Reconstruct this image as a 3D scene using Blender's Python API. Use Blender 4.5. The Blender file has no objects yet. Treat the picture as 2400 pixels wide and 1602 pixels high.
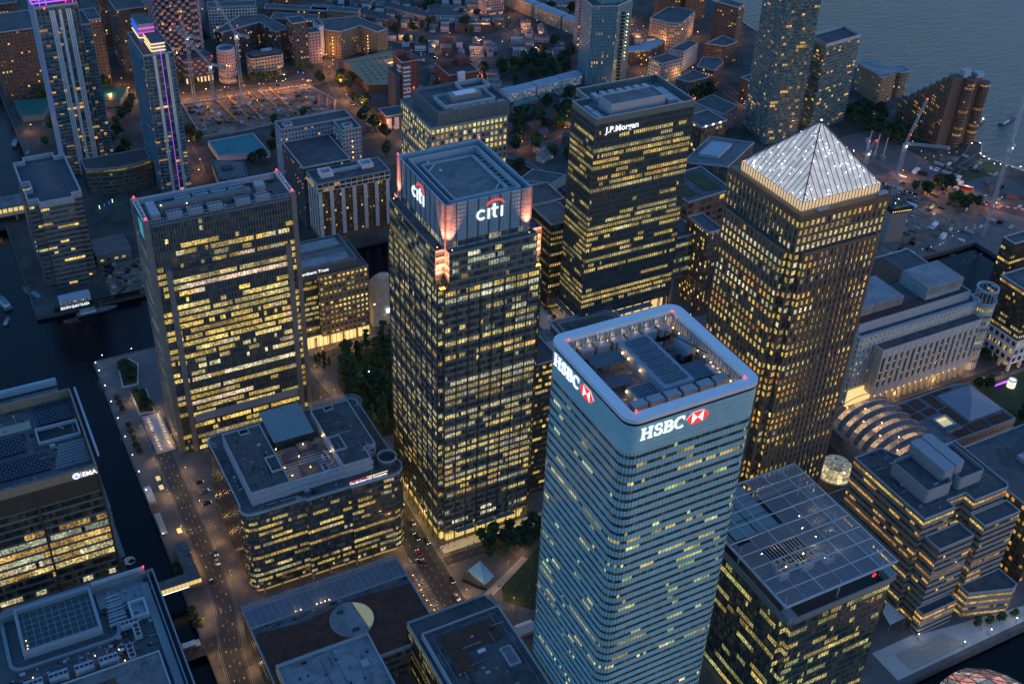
import bpy, math, random
from mathutils import Vector, Matrix
sc = bpy.context.scene
COL = sc.collection
RAD = math.radians
# ---------------------------------------------------------------- camera
cd = bpy.data.cameras.new('camera'); cam = bpy.data.objects.new('camera', cd); COL.objects.link(cam); sc.camera = cam
AZ, EL, RO = 0.50674619, 0.614828868, 0.0432402971
F_ = Vector((math.sin(AZ)*math.cos(EL), math.cos(AZ)*math.cos(EL), -math.sin(EL)))
R0 = Vector((math.cos(AZ), -math.sin(AZ), 0)); U0 = R0.cross(F_)
Rr = R0*math.cos(RO)+U0*math.sin(RO); Ur = U0*math.cos(RO)-R0*math.sin(RO)
cam.matrix_world = Matrix(((Rr.x, Ur.x, -F_.x, 0), (Rr.y, Ur.y, -F_.y, 0), (Rr.z, Ur.z, -F_.z, 447), (0, 0, 0, 1)))
cd.sensor_width = 36; cd.lens = 36*2757.49/2400; cd.clip_end = 8000; cd.clip_start = 1
CAM = Vector((0, 0, 447))
# ---------------------------------------------------------------- world, sun, exposure
w = bpy.data.worlds.new('World'); sc.world = w; w.use_nodes = True
nt = w.node_tree; bg = nt.nodes['Background']
sky = nt.nodes.new('ShaderNodeTexSky'); sky.sky_type = 'NISHITA'; sky.sun_disc = False
SUN_AZ, SUN_EL = 118.0, 1.5
sky.sun_elevation = RAD(SUN_EL); sky.sun_rotation = RAD(SUN_AZ); sky.ozone_density = 3.5; sky.air_density = 1.0; sky.dust_density = 0.5
nt.links.new(sky.outputs[0], bg.inputs[0]); bg.inputs[1].default_value = 0.135
sd = bpy.data.lights.new('sun', 'SUN'); sun = bpy.data.objects.new('sun', sd); COL.objects.link(sun)
sd.energy = 0.012; sd.angle = RAD(12); sd.color = (1, .86, .74)
sun.rotation_euler = (RAD(90-3), 0, RAD(180-SUN_AZ))
sc.view_settings.view_transform = 'Standard'; sc.view_settings.look = 'None'; sc.view_settings.gamma = 1
EXPO = 3.0; EK = 2**-EXPO      # lamps and lit rooms are given in display terms and scaled by EK
sc.view_settings.exposure = EXPO
sc.render.engine = 'CYCLES'
cy = sc.cycles
cy.use_denoising = True; cy.max_bounces = 5; cy.diffuse_bounces = 2; cy.glossy_bounces = 3; cy.transmission_bounces = 4
cy.transparent_max_bounces = 6; cy.sample_clamp_indirect = 3.0; cy.use_light_tree = True
cy.caustics_reflective = False; cy.caustics_refractive = False
rnd = random.Random(11)
# ---------------------------------------------------------------- materials
M = {}
def mat(name, c, rough=.7, metal=0., var=.18, scale=.35, emit=None, es=1., sample=False, bump=0., spec=.5, var2=0., scale2=4., seam=0.):
    m = bpy.data.materials.new(name); m.use_nodes = True; t = m.node_tree; b = t.nodes['Principled BSDF']
    b.inputs['Roughness'].default_value = rough; b.inputs['Metallic'].default_value = metal
    b.inputs['Specular IOR Level'].default_value = spec
    if var > 0:
        g = t.nodes.new('ShaderNodeNewGeometry')
        n = t.nodes.new('ShaderNodeTexNoise'); n.inputs['Scale'].default_value = scale; n.inputs['Detail'].default_value = 6; n.inputs['Roughness'].default_value = .65
        t.links.new(g.outputs['Position'], n.inputs['Vector'])
        mr = t.nodes.new('ShaderNodeMapRange'); mr.inputs[1].default_value = .3; mr.inputs[2].default_value = .7
        mr.inputs[3].default_value = 1-var; mr.inputs[4].default_value = 1+var
        t.links.new(n.outputs['Fac'], mr.inputs[0])
        fac = mr.outputs[0]
        if var2 > 0:
            n2 = t.nodes.new('ShaderNodeTexVoronoi'); n2.inputs['Scale'].default_value = scale2
            t.links.new(g.outputs['Position'], n2.inputs['Vector'])
            m2 = t.nodes.new('ShaderNodeMapRange'); m2.inputs[3].default_value = 1-var2; m2.inputs[4].default_value = 1+var2
            t.links.new(n2.outputs['Color'], m2.inputs[0])
            mu = t.nodes.new('ShaderNodeMath'); mu.operation = 'MULTIPLY'
            t.links.new(fac, mu.inputs[0]); t.links.new(m2.outputs[0], mu.inputs[1]); fac = mu.outputs[0]
        if seam > 0:      # laps of roofing felt and their stains
            br = t.nodes.new('ShaderNodeTexBrick'); br.inputs['Scale'].default_value = seam; br.inputs['Mortar Size'].default_value = .018; br.inputs['Brick Width'].default_value = 2.2; br.inputs['Row Height'].default_value = .32
            br.inputs['Color1'].default_value = (1, 1, 1, 1); br.inputs['Color2'].default_value = (.84, .84, .84, 1); br.inputs['Mortar'].default_value = (.55, .55, .55, 1)
            t.links.new(g.outputs['Position'], br.inputs['Vector'])
            n3 = t.nodes.new('ShaderNodeTexNoise'); n3.inputs['Scale'].default_value = .07; n3.inputs['Detail'].default_value = 8; n3.inputs['Roughness'].default_value = .75; n3.inputs['Distortion'].default_value = 1.2
            t.links.new(g.outputs['Position'], n3.inputs['Vector'])
            m3 = t.nodes.new('ShaderNodeMapRange'); m3.inputs[1].default_value = .38; m3.inputs[2].default_value = .56; m3.inputs[3].default_value = .62; m3.inputs[4].default_value = 1.08
            t.links.new(n3.outputs['Fac'], m3.inputs[0])
            for so in (br.outputs['Color'], m3.outputs[0]):
                mu = t.nodes.new('ShaderNodeMath'); mu.operation = 'MULTIPLY'; t.links.new(fac, mu.inputs[0]); t.links.new(so, mu.inputs[1]); fac = mu.outputs[0]
        mx = t.nodes.new('ShaderNodeVectorMath'); mx.operation = 'SCALE'; mx.inputs[0].default_value = c
        t.links.new(fac, mx.inputs['Scale']); t.links.new(mx.outputs[0], b.inputs['Base Color'])
        if bump > 0:
            bp = t.nodes.new('ShaderNodeBump'); bp.inputs['Strength'].default_value = bump
            t.links.new(n.outputs['Fac'], bp.inputs['Height']); t.links.new(bp.outputs[0], b.inputs['Normal'])
    else:
        b.inputs['Base Color'].default_value = (*c, 1)
    if emit:
        b.inputs['Emission Color'].default_value = (*emit, 1); b.inputs['Emission Strength'].default_value = es*EK
        if not sample: m.cycles.emission_sampling = 'NONE'
    M[name] = m; return m
def winmat(name, base=(.034, .058, .066), rough=.1, lo=.3, sc1=.95, sample=False, spec=.6, gain=1.0):
    """dark glass; each pane's room light is carried by the face attribute 'lit', broken up by painted noise in place of desks and blinds"""
    m = bpy.data.materials.new(name); m.use_nodes = True; t = m.node_tree; b = t.nodes['Principled BSDF']
    b.inputs['Base Color'].default_value = (*base, 1); b.inputs['Roughness'].default_value = rough
    b.inputs['Specular IOR Level'].default_value = spec
    a = t.nodes.new('ShaderNodeAttribute'); a.attribute_name = 'lit'
    g = t.nodes.new('ShaderNodeNewGeometry')
    n = t.nodes.new('ShaderNodeTexNoise'); n.inputs['Scale'].default_value = sc1; n.inputs['Detail'].default_value = 4; n.inputs['Roughness'].default_value = .7  # noise painted into the room glow, no furniture is modelled
    t.links.new(g.outputs['Position'], n.inputs['Vector'])
    r = t.nodes.new('ShaderNodeMapRange'); r.inputs[1].default_value = .42; r.inputs[2].default_value = .57; r.inputs[3].default_value = lo*gain; r.inputs[4].default_value = 1.35*gain
    t.links.new(n.outputs['Fac'], r.inputs[0])
    s = t.nodes.new('ShaderNodeVectorMath'); s.operation = 'SCALE'
    t.links.new(a.outputs['Color'], s.inputs[0]); t.links.new(r.outputs[0], s.inputs['Scale'])
    t.links.new(s.outputs[0], b.inputs['Emission Color']); b.inputs['Emission Strength'].default_value = EK
    if not sample: m.cycles.emission_sampling = 'NONE'
    M[name] = m; return m
# ---------------------------------------------------------------- mesh builder
class MB:
    def __init__(s): s.v = []; s.f = []; s.m = []; s.l = []
    def quad(s, a, b, c, d, m=0, l=None):
        n = len(s.v); s.v += [a, b, c, d]; s.f.append((n, n+1, n+2, n+3)); s.m.append(m); s.l.append(l); return s
    def face(s, pts, m=0, l=None):
        n = len(s.v); s.v += list(pts); s.f.append(tuple(range(n, n+len(pts)))); s.m.append(m); s.l.append(l); return s
    def box(s, x0, y0, z0, x1, y1, z1, m=0, mt=None):
        n = len(s.v)
        s.v += [(x0, y0, z0), (x1, y0, z0), (x1, y1, z0), (x0, y1, z0), (x0, y0, z1), (x1, y0, z1), (x1, y1, z1), (x0, y1, z1)]
        for k, q in enumerate(((0, 3, 2, 1), (4, 5, 6, 7), (0, 1, 5, 4), (1, 2, 6, 5), (2, 3, 7, 6), (3, 0, 4, 7))):
            s.f.append(tuple(n+i for i in q)); s.m.append(mt if (mt is not None and k == 1) else m); s.l.append(None)
        return s
    def obox(s, c, u, hw, hd, z0, z1, m=0, mt=None):
        """box with axis u (2d unit), half length hw along u and hd across"""
        ux, uy = u; vx, vy = -uy, ux; cx, cy_ = c
        P = [(cx+a*hw*ux+b*hd*vx, cy_+a*hw*uy+b*hd*vy) for a, b in ((-1, -1), (1, -1), (1, 1), (-1, 1))]
        return s.prism(P, z0, z1, m, mt)
    def prism(s, poly, z0, z1, m=0, mt=None, bottom=False):
        n = len(s.v); k = len(poly)
        s.v += [(x, y, z0) for x, y in poly]+[(x, y, z1) for x, y in poly]
        for i in range(k):
            j = (i+1) % k; s.f.append((n+i, n+j, n+k+j, n+k+i)); s.m.append(m); s.l.append(None)
        s.f.append(tuple(n+k+i for i in range(k))); s.m.append(m if mt is None else mt); s.l.append(None)
        if bottom: s.f.append(tuple(n+k-1-i for i in range(k))); s.m.append(m); s.l.append(None)
        return s
    def ring(s, po, pi, z0, z1, m=0):
        n = len(s.v); k = len(po)
        for p, z in ((po, z0), (po, z1), (pi, z1), (pi, z0)): s.v += [(x, y, z) for x, y in p]
        for i in range(k):
            j = (i+1) % k
            for a in range(4):
                b = (a+1) % 4
                s.f.append((n+a*k+i, n+a*k+j, n+b*k+j, n+b*k+i)); s.m.append(m); s.l.append(None)
        return s
    def tube(s, p, q, r, n=6, m=0, r2=None):
        p = Vector(p); q = Vector(q); d = (q-p).normalized(); a = d.orthogonal().normalized(); b = d.cross(a)
        r2 = r if r2 is None else r2; k = len(s.v)
        for o, rr in ((p, r), (q, r2)):
            for i in range(n):
                t = 2*math.pi*i/n; s.v.append(tuple(o+a*rr*math.cos(t)+b*rr*math.sin(t)))
        for i in range(n):
            j = (i+1) % n; s.f.append((k+i, k+j, k+n+j, k+n+i)); s.m.append(m); s.l.append(None)
        s.f.append(tuple(k+n-1-i for i in range(n))); s.f.append(tuple(k+n+i for i in range(n))); s.m += [m, m]; s.l += [None, None]
        return s
    def cyl(s, x, y, z0, z1, r, n=16, m=0, mt=None): return s.prism(circ(x, y, r, n), z0, z1, m, mt)
    def mesh(s, name, mats, smooth=False):
        me = bpy.data.meshes.new(name); me.from_pydata(s.v, [], s.f)
        if isinstance(mats, str): mats = [mats]
        for q in mats: me.materials.append(M[q])
        if len(mats) > 1: me.polygons.foreach_set('material_index', s.m)
        if any(l is not None for l in s.l):
            at = me.attributes.new('lit', 'FLOAT_COLOR', 'FACE'); buf = []
            for l in s.l: buf += [*(l or (0, 0, 0)), 1.0]
            at.data.foreach_set('color', buf)
        if smooth: me.polygons.foreach_set('use_smooth', [True]*len(s.f))
        me.update(); return me
    def build(s, name, mats, parent=None, kind=None, smooth=False):
        return ob(name, s.mesh(name, mats, smooth), parent, kind)
def ob(name, me, parent=None, kind=None):
    o = bpy.data.objects.new(name, me); COL.objects.link(o)
    if parent: o.parent = parent; o.matrix_parent_inverse = Matrix.Translation(-root_loc(parent))
    if kind: o['kind'] = kind
    return o
RL = {}
def root_loc(p): return RL.get(p.name, Vector((0, 0, 0)))
def tag(o, label, cat, group=None):
    o['label'] = label; o['category'] = cat
    if group: o['group'] = group
    return o
def thing(name, label, cat, loc=(0, 0, 0), group=None):
    o = bpy.data.objects.new(name, None); COL.objects.link(o); o.location = loc; o.empty_display_size = .5
    RL[o.name] = Vector(loc); return tag(o, label, cat, group)
def copy_tree(o, loc, rz=0., s=1., label=None, group=None):
    """copy a thing built at the origin with its parts and sub-parts"""
    def rec(q, par):
        c = q.copy(); COL.objects.link(c); c.parent = par
        for ch in KIDS.get(q.name, ()): rec(ch, c)
        return c
    r = rec(o, None); r.location = loc; r.rotation_euler = (0, 0, rz); r.scale = (s, s, s) if not isinstance(s, tuple) else s
    if label: r['label'] = label
    if group: r['group'] = group
    return r
KIDS = {}
def proto(o):
    def rec(q):
        KIDS[q.name] = list(q.children)
        for c in q.children: rec(c)
    rec(o); return o
def circ(x, y, r, n, a0=0.): return [(x+r*math.cos(a0+2*math.pi*i/n), y+r*math.sin(a0+2*math.pi*i/n)) for i in range(n)]
def rect(x0, y0, x1, y1): return [(x0, y0), (x1, y0), (x1, y1), (x0, y1)]
def rrect(x0, y0, x1, y1, r, n=6):
    P = []
    for cx, cy_, a in ((x1-r, y0+r, -90), (x1-r, y1-r, 0), (x0+r, y1-r, 90), (x0+r, y0+r, 180)):
        for i in range(n+1):
            t = RAD(a+90*i/n); P.append((cx+r*math.cos(t), cy_+r*math.sin(t)))
    return P
def notched(x0, y0, x1, y1, n):
    return [(x0+n, y0), (x1-n, y0), (x1-n, y0+n), (x1, y0+n), (x1, y1-n), (x1-n, y1-n), (x1-n, y1), (x0+n, y1), (x0+n, y1-n), (x0, y1-n), (x0, y0+n), (x0+n, y0+n)]
def inset(poly, d):
    k = len(poly); out = []
    for i in range(k):
        a = Vector(poly[i-1]); b = Vector(poly[i]); c = Vector(poly[(i+1) % k])
        e1 = (b-a).normalized(); e2 = (c-b).normalized()
        n1 = Vector((-e1.y, e1.x)); n2 = Vector((-e2.y, e2.x)); q = n1+n2; L = q.dot(n1)
        p = b+q*(d/L) if abs(L) > 1e-6 else b+n1*d
        out.append((p.x, p.y))
    return out
def edges(poly):
    k = len(poly)
    for i in range(k):
        a = Vector(poly[i]); b = Vector(poly[(i+1) % k]); L = (b-a).length
        if L < 1e-4: continue
        u = (b-a)/L; yield i, a, b, L, u, Vector((u.y, -u.x))
# ---------------------------------------------------------------- lit rooms
Y1, Y2, Y3, OR, GN, WH, PK = (1., .66, .13), (1., .76, .25), (1., .71, .18), (1., .42, .06), (.8, .82, .28), (1., .86, .5), (1., .68, .45)
PAL = {'y': [Y1, Y2, Y3, Y3, (1., .82, .42), (1., .56, .13), (.92, .78, .3)], 'yw': [Y1, Y2, Y3, WH, Y2, (1., .84, .46), (1., .58, .16), (.86, .86, .55)], 'mix': [Y1, Y3, GN, Y2, OR, Y3], 'o': [OR, (1, .5, .12), Y1, (1, .56, .14)],
       'gy': [GN, Y3, (.85, .8, .3), Y2], 'ub': [Y1, Y2, Y3, Y1, WH, PK, Y2], 'oc': [Y1, Y1, OR, WH, Y2, (1, .5, .14)], 'res': [OR, Y1, (1, .5, .15)]}
class Lit:
    def __init__(s, seed, dark=.3, full=.2, run=4., duty=.5, pal='y', br=.55, glow=.012, rows=None, edgek=None):
        s.r = random.Random(seed); s.dark = dark; s.full = full; s.run = run; s.duty = duty; s.pal = PAL[pal]; s.br = br; s.glow = glow
        s.rows = rows or {}; s.c = {}; s.fc = {}; s.edgek = edgek or {}
    def row(s, e, f, n):
        k = (e, f)
        if k in s.c: return s.c[k]
        r = s.r
        if f not in s.fc: s.fc[f] = (r.choice(s.pal), .6+.6*r.random(), r.random())
        col, b, q = s.fc[f]
        mode = s.rows.get(f)
        if mode is None: mode = 0. if q < s.dark else (1. if q > 1-s.full else s.duty*(.5+r.random()))
        mode *= s.edgek.get(e, 1.)
        on = r.random() < mode; out = []; room = 0
        for i in range(n):
            if mode >= .99: on = r.random() > .03
            elif mode <= 0: on = r.random() < .012
            else:
                if on: on = r.random() > 1./s.run
                else: on = r.random() < mode/max(.05, 1-mode)/s.run
            if on:
                if room <= 0: room = r.randint(2, 6); gb = .4+.95*r.random(); c = col if r.random() < .72 else r.choice(s.pal)
                room -= 1; g = 1.38*s.br*b*gb*(.82+.36*r.random()); out.append((c[0]*g, c[1]*g, c[2]*g))
            else:
                g = s.glow*r.random()**2*2; out.append((g, g*.85, g*.5))
        s.c[k] = out; return out
    def __call__(s, e, f, i, n):
        rw = s.row(e, f, n); return rw[i % len(rw)]
PM = {}
def pane_obj(root, a, u, z0, wd, h, lit, mname, name='window'):
    q = tuple(round(c*12)/12 if c > .06 else round(c, 2) for c in lit)
    key = (round(wd, 2), round(h, 2), q, mname)
    if key not in PM:
        b = MB(); b.quad((0, 0, 0), (key[0], 0, 0), (key[0], 0, key[1]), (0, 0, key[1]), 0, q); PM[key] = b.mesh('window', mname)
    o = bpy.data.objects.new(name, PM[key]); COL.objects.link(o); o.parent = root
    L = root_loc(root); o.location = (a.x-L.x, a.y-L.y, z0-L.z); o.rotation_euler = (0, 0, math.atan2(u.y, u.x)); return o
def vis(a, b, n): 
    m = (a+b)/2; return n.dot(Vector((-m.x, -m.y))) > 0
def facade(root, poly, z0, z1, fh, bay, lit, style='strip', wh=2.0, sill=1.2, depth=.3, mw=.12, pier=0., pierdepth=None,
           band='band', mull='mullion', win='glass', pane_parts=0, wfrac=.7, band_parts=True, skip=(), bname='floor_band', body='wall_dark', mevery=1, mdepth=.12, cap=True, minlen=.8):
    """solid core, proud floor bands, glazing between them, mullions or piers in front"""
    inner = inset(poly, depth)
    B = MB(); B.prism(inner, z0, z1-.02); B.build('core', body, root)
    nf = max(1, int(round((z1-z0)/fh))); fh = (z1-z0)/nf
    # floor bands: one ring mesh, copied up the building
    rb = MB(); rb.ring(poly, inset(poly, depth+.35), 0, fh-wh)
    me = rb.mesh(bname, band)
    for f in range(nf+1):
        zb = z0+f*fh+sill+wh-fh
        if f == 0:
            if sill > .05: MB().ring(poly, inset(poly, depth+.35), z0, z0+sill).build(bname, band, root)
            continue
        if f == nf:
            if z1-zb > .05: MB().ring(poly, inset(poly, depth+.35), zb, z1).build(bname, band, root)
            continue
        o = bpy.data.objects.new(bname, me); COL.objects.link(o); o.parent = root; L = root_loc(root); o.location = (-L.x, -L.y, zb-L.z)
    # glazing
    gl = inset(poly, depth-.04); E = list(edges(gl)); plist = []
    for f in range(nf):
        if f in skip: continue
        zz = z0+f*fh+sill; S = MB()
        for (i, a, b, L, u, n) in E:
            if L < minlen: nb = 1
            else: nb = max(1, int(round(L/bay)))
            bw = L/nb
            for k in range(nb):
                c = lit(i, f, k, nb)
                if style == 'strip':
                    p = a+u*(k*bw); q = a+u*((k+1)*bw)
                    S.quad((p.x, p.y, zz), (q.x, q.y, zz), (q.x, q.y, zz+wh), (p.x, p.y, zz+wh), 0, c)
                else:
                    p = a+u*(k*bw+bw*(1-wfrac)/2); plist.append((p, u, zz, bw*wfrac, wh, c, vis(a, b, n)))
        if style == 'strip': S.build('window_strip', win, root)
    if style != 'strip':
        V = [q for q in plist if q[6]]; V.sort(key=lambda q: (Vector((q[0].x, q[0].y, q[2]))-CAM).length)
        for q in V[:pane_parts]: pane_obj(root, q[0], q[1], q[2], q[3], q[4], q[5], win)
        S = MB()
        for q in V[pane_parts:]+[q for q in plist if not q[6]]:
            p, u, zz, bw, h, c, _ = q; e = p+u*bw
            S.quad((p.x, p.y, zz), (e.x, e.y, zz), (e.x, e.y, zz+h), (p.x, p.y, zz+h), 0, c)
        if S.f: S.build('windows', win, root, 'stuff')
    # mullions / piers
    S = MB()
    for (i, a, b, L, u, n) in edges(poly):
        if L < minlen: continue
        nb = max(1, int(round(L/bay))); bw = L/nb
        for k in range(nb+1):
            if k % mevery and k != nb: continue
            if style == 'punch':
                hw = bw*(1-wfrac)/2; dd = .004+mdepth
                c0 = a+u*(k*bw); lo = max(0, k*bw-hw); hi = min(L, k*bw+hw)
                mid = a+u*((lo+hi)/2); S.obox(tuple(mid+n*((dd-depth)/2)), tuple(u), (hi-lo)/2, (depth+dd)/2, z0+.01, z1-.01)
            else:
                c0 = a+u*min(max(k*bw, mw/2), L-mw/2); S.obox(tuple(c0+n*((mdepth-depth)/2)), tuple(u), mw/2, (depth+mdepth)/2, z0+.01, z1-.01)
    if S.f: S.build('mullions', mull, root, 'stuff')
    return nf, fh
def roof(root, poly, z, par=1.1, wd=.5, m='roof', pm='parapet'):
    B = MB(); B.prism(inset(poly, wd-.02), z-.6, z, 0); B.build('roof', m, root)
    MB().ring(poly, inset(poly, wd), z-.7, z+par).build('parapet', pm, root)
def boxes(root, name, L, m, mt=None):
    for q in L:
        MB().box(*q, 0, 1 if mt else None).build(name, [m, mt] if mt else m, root)
def unit(root, x0, y0, x1, y1, z0, z1, n=3, m='plant', name='air_handler'):
    """roof plant box with round fans on top"""
    B = MB(); B.box(x0, y0, z0, x1, y1, z1); o = B.build(name, m, root)
    along = (x1-x0) > (y1-y0); S = MB()
    for i in range(n):
        t = (i+.5)/n; cx = x0+(x1-x0)*t if along else (x0+x1)/2; cy_ = (y0+y1)/2 if along else y0+(y1-y0)*t
        r = .42*min((x1-x0)/(n if along else 1), (y1-y0)/(1 if along else n))
        S.cyl(cx, cy_, z1+.002, z1+.25, r, 12, 0, 1)
    S.build('fans', [m, 'dark'], o, 'stuff'); return o
def clutter(root, x0, y0, x1, y1, z, n, seed):
    """vents, hatches, ducts and pipe runs of a flat roof"""
    r = random.Random(seed)
    for i in range(n):
        x, y = r.uniform(x0, x1), r.uniform(y0, y1); k = r.random()
        if k < .35: MB().cyl(x, y, z, z+r.uniform(.4, 1.1), r.uniform(.2, .5), 8).build('roof_vent', r.choice(['plant', 'roof_mid', 'dark']), root)
        elif k < .6: s = r.uniform(.5, 1.6); MB().box(x, y, z, min(x+s*1.6, x1+2), y+s, z+r.uniform(.3, 1.3)).build('roof_cabinet', r.choice(['plant', 'roof_mid', 'parapet', 'dark']), root)
        elif k < .8: L = r.uniform(3, 10); MB().box(x, y, z+.2, min(x+L, x1), y+.35, z+.55).build('duct', r.choice(['plant', 'roof_mid']), root)
        else: L = r.uniform(3, 10); MB().box(x, y, z+.15, x+.22, min(y+L, y1), z+.4).build('pipe_run', r.choice(['plant', 'dark']), root)
def railing(root, P, z, h=1.1):
    S = MB()
    for (i, a, b_, L, u, n) in edges(P):
        for zz in (z+h*.5, z+h): S.tube((a.x, a.y, zz), (b_.x, b_.y, zz), .035, 4)
        for k in range(int(L/2)+1): c = a+u*min(2*k, L); S.tube((c.x, c.y, z), (c.x, c.y, z+h), .04, 4)
    S.build('railing', 'steel', root, 'stuff')
def lamp_light(parent, loc, e, col=(1, .62, .25), r=.3, name='lamp_light'):
    d = bpy.data.lights.new(name, 'POINT'); d.energy = e*EK; d.color = col; d.shadow_soft_size = r
    o = bpy.data.objects.new(name, d); COL.objects.link(o)
    if parent: o.parent = parent; o.location = Vector(loc)-root_loc(parent)
    else: o.location = loc
    return o
def bulb(root, x, y, z, r, m, name='lamp'):
    b = MB(); n = 8
    for j in range(4):
        a0 = math.pi*j/4-math.pi/2; a1 = a0+math.pi/4
        for i in range(n):
            t0 = 2*math.pi*i/n; t1 = 2*math.pi*(i+1)/n
            P = [(x+r*math.cos(a)*math.cos(t), y+r*math.cos(a)*math.sin(t), z+r*math.sin(a)) for a, t in ((a0, t0), (a0, t1), (a1, t1), (a1, t0))]
            b.face(P)
    return b.build(name, m, root)
# ---------------------------------------------------------------- material list
mat('wall_dark', (.03, .032, .036), .6, var=.1); mat('dark', (.012, .013, .016), .6, var=.1)
mat('roof', (.1, .103, .11), .85, var=.22, scale=.22, var2=.12, scale2=1.4, seam=.5); mat('roof_pale', (.27, .28, .3), .7, var=.14, scale=.15, seam=.4)
mat('roof_brown', (.105, .046, .03), .95, var=.35, scale=.3, var2=.3, scale2=2.5); mat('roof_mid', (.18, .18, .185), .8, var=.18, scale=.2, seam=.45)
mat('parapet', (.36, .38, .41), .5, var=.1); mat('plant', (.31, .33, .36), .5, var=.12); mat('steel', (.45, .5, .56), .4, .3, var=.08)
mat('concrete', (.3, .29, .28), .8, var=.16, scale=.5); mat('stone', (.5, .475, .44), .75, var=.12, scale=.4); mat('white_paint', (.7, .72, .74), .55, var=.08)
mat('paving', (.125, .12, .12), .85, var=.2, scale=.12, var2=.14, scale2=.9); mat('asphalt', (.06, .06, .062), .85, var=.2, scale=.3)
mat('kerb_stone', (.26, .25, .24), .8, var=.1); mat('marking', (.55, .55, .52), .7, var=.25, scale=.8)
mat('town_soil', (.06, .062, .058), .95, var=.55, scale=.035, var2=.35, scale2=.09); mat('grass', (.035, .06, .022), .95, var=.35, scale=.15)
mat('site_soil', (.2, .145, .11), .95, var=.5, scale=.09, var2=.3, scale2=.3); mat('quay_wall', (.09, .09, .088), .85, var=.2)
mat('band_blue', (.3, .55, .6), .16, var=.1, scale=.06, spec=.8, var2=.06, scale2=.5); mat('rim_white', (.62, .66, .7), .4, var=.05); mat('mull_dark', (.05, .055, .058), .45, .3, var=.1)
mat('mull_brown', (.09, .073, .06), .5, .3, var=.12); mat('steel_brown', (.15, .12, .095), .42, .4, var=.12, scale=.2); mat('steel_clad', (.18, .155, .13), .42, .35, var=.1, scale=.2)
mat('crown_glass', (.26, .38, .45), .2, .0, var=.1, scale=.1); mat('grey_pier', (.2, .19, .18), .6, var=.1); mat('band_dark', (.075, .095, .1), .3, .1, var=.12)
mat('band_steel', (.19, .225, .235), .35, .1, var=.1); mat('fin_green', (.13, .17, .16), .4, .1, var=.1); mat('brick_red', (.22, .06, .045), .85, var=.25, scale=.6)
mat('brick_tan', (.28, .2, .13), .85, var=.2, scale=.5); mat('brick_brown', (.16, .1, .075), .85, var=.25, scale=.5); mat('brick_pale', (.4, .34, .28), .85, var=.15, scale=.5)
mat('tan_clad', (.3, .27, .22), .7, var=.1); mat('lilac_clad', (.36, .28, .32), .7, var=.1); mat('teal_clad', (.14, .3, .36), .35, .1, var=.12, scale=.15); mat('blue_clad', (.3, .37, .45), .6, var=.1)
mat('slate', (.075, .08, .09), .8, var=.25, scale=.5); mat('tile_red', (.17, .07, .05), .85, var=.3, scale=.5); mat('tile_teal', (.02, .2, .24), .6, var=.12, scale=.3)
mat('green_sheet', (.01, .13, .11), .6, var=.12, scale=.2); mat('green_roof', (.12, .22, .17), .7, var=.15); mat('tan_sheet', (.34, .27, .16), .7, var=.12, scale=.2)
mat('crane_steel', (.42, .42, .44), .5, .2, var=.1); mat('beam_yellow', (.62, .3, .03), .6, var=.15); mat('hoard_red', (.5, .05, .04), .6, var=.1)
mat('leaf', (.07, .12, .04), .8, var=.5, scale=.45); mat('leaf_dark', (.045, .08, .034), .85, var=.5, scale=.4); mat('bark', (.07, .05, .035), .95, var=.3, scale=2)
mat('car_black', (.02, .02, .024), .25, .2, var=0); mat('car_white', (.6, .6, .6), .3, var=0); mat('car_silver', (.3, .32, .34), .3, .4, var=0); mat('car_red', (.35, .03, .03), .3, var=0)
mat('car_blue', (.05, .08, .22), .3, .2, var=0); mat('rubber', (.015, .015, .015), .8, var=0); mat('glass_car', (.015, .02, .025), .08, var=0)
mat('cloth_dark', (.03, .03, .04), .9, var=0); mat('cloth_red', (.3, .05, .05), .9, var=0); mat('cloth_pale', (.4, .38, .36), .9, var=0); mat('cloth_blue', (.06, .09, .2), .9, var=0); mat('skin', (.42, .26, .19), .6, var=0)
mat('canvas', (.6, .62, .66), .7, var=.06); mat('canvas_blue', (.25, .55, .68), .6, var=.1); mat('boat_hull', (.05, .055, .07), .5, var=.1); mat('boat_teal', (.06, .2, .26), .5, var=.1)
mat('solar', (.035, .05, .075), .2, .2, var=.15, scale=.5); mat('frit_glass', (.16, .27, .29), .15, var=.06); mat('grey_screen', (.26, .29, .33), .55, var=.06)
# things that give off light
mat('sign_white', (.8, .8, .8), .5, var=0, emit=(.92, .96, 1.), es=1.15); mat('sign_red', (.6, .02, .02), .5, var=0, emit=(1., .05, .05), es=.85)
mat('sign_red_soft', (.6, .05, .05), .5, var=0, emit=(1., .13, .1), es=.75); mat('beacon_red', (.6, .02, .02), .5, var=0, emit=(1., .03, .02), es=9.)
mat('lamp_warm', (.8, .7, .5), .5, var=0, emit=(1., .62, .2), es=6.); mat('lamp_orange', (.8, .5, .2), .5, var=0, emit=(1., .36, .06), es=9.); mat('lamp_white', (.8, .8, .8), .5, var=0, emit=(.95, .92, 1.), es=7.)
mat('lamp_blue', (.3, .4, .9), .5, var=0, emit=(.1, .25, 1.), es=8.); mat('lamp_green', (.3, .9, .5), .5, var=0, emit=(.3, 1., .25), es=6.); mat('tube_magenta', (.8, .1, .6), .5, var=0, emit=(1., .02, .45), es=1.9)
mat('tube_violet', (.5, .1, .9), .5, var=0, emit=(.42, .1, 1.), es=1.5); mat('tube_yellow', (.9, .7, .3), .5, var=0, emit=(1., .62, .22), es=1.6); mat('tube_blue', (.1, .2, .9), .5, var=0, emit=(.04, .14, .9), es=.9)
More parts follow.
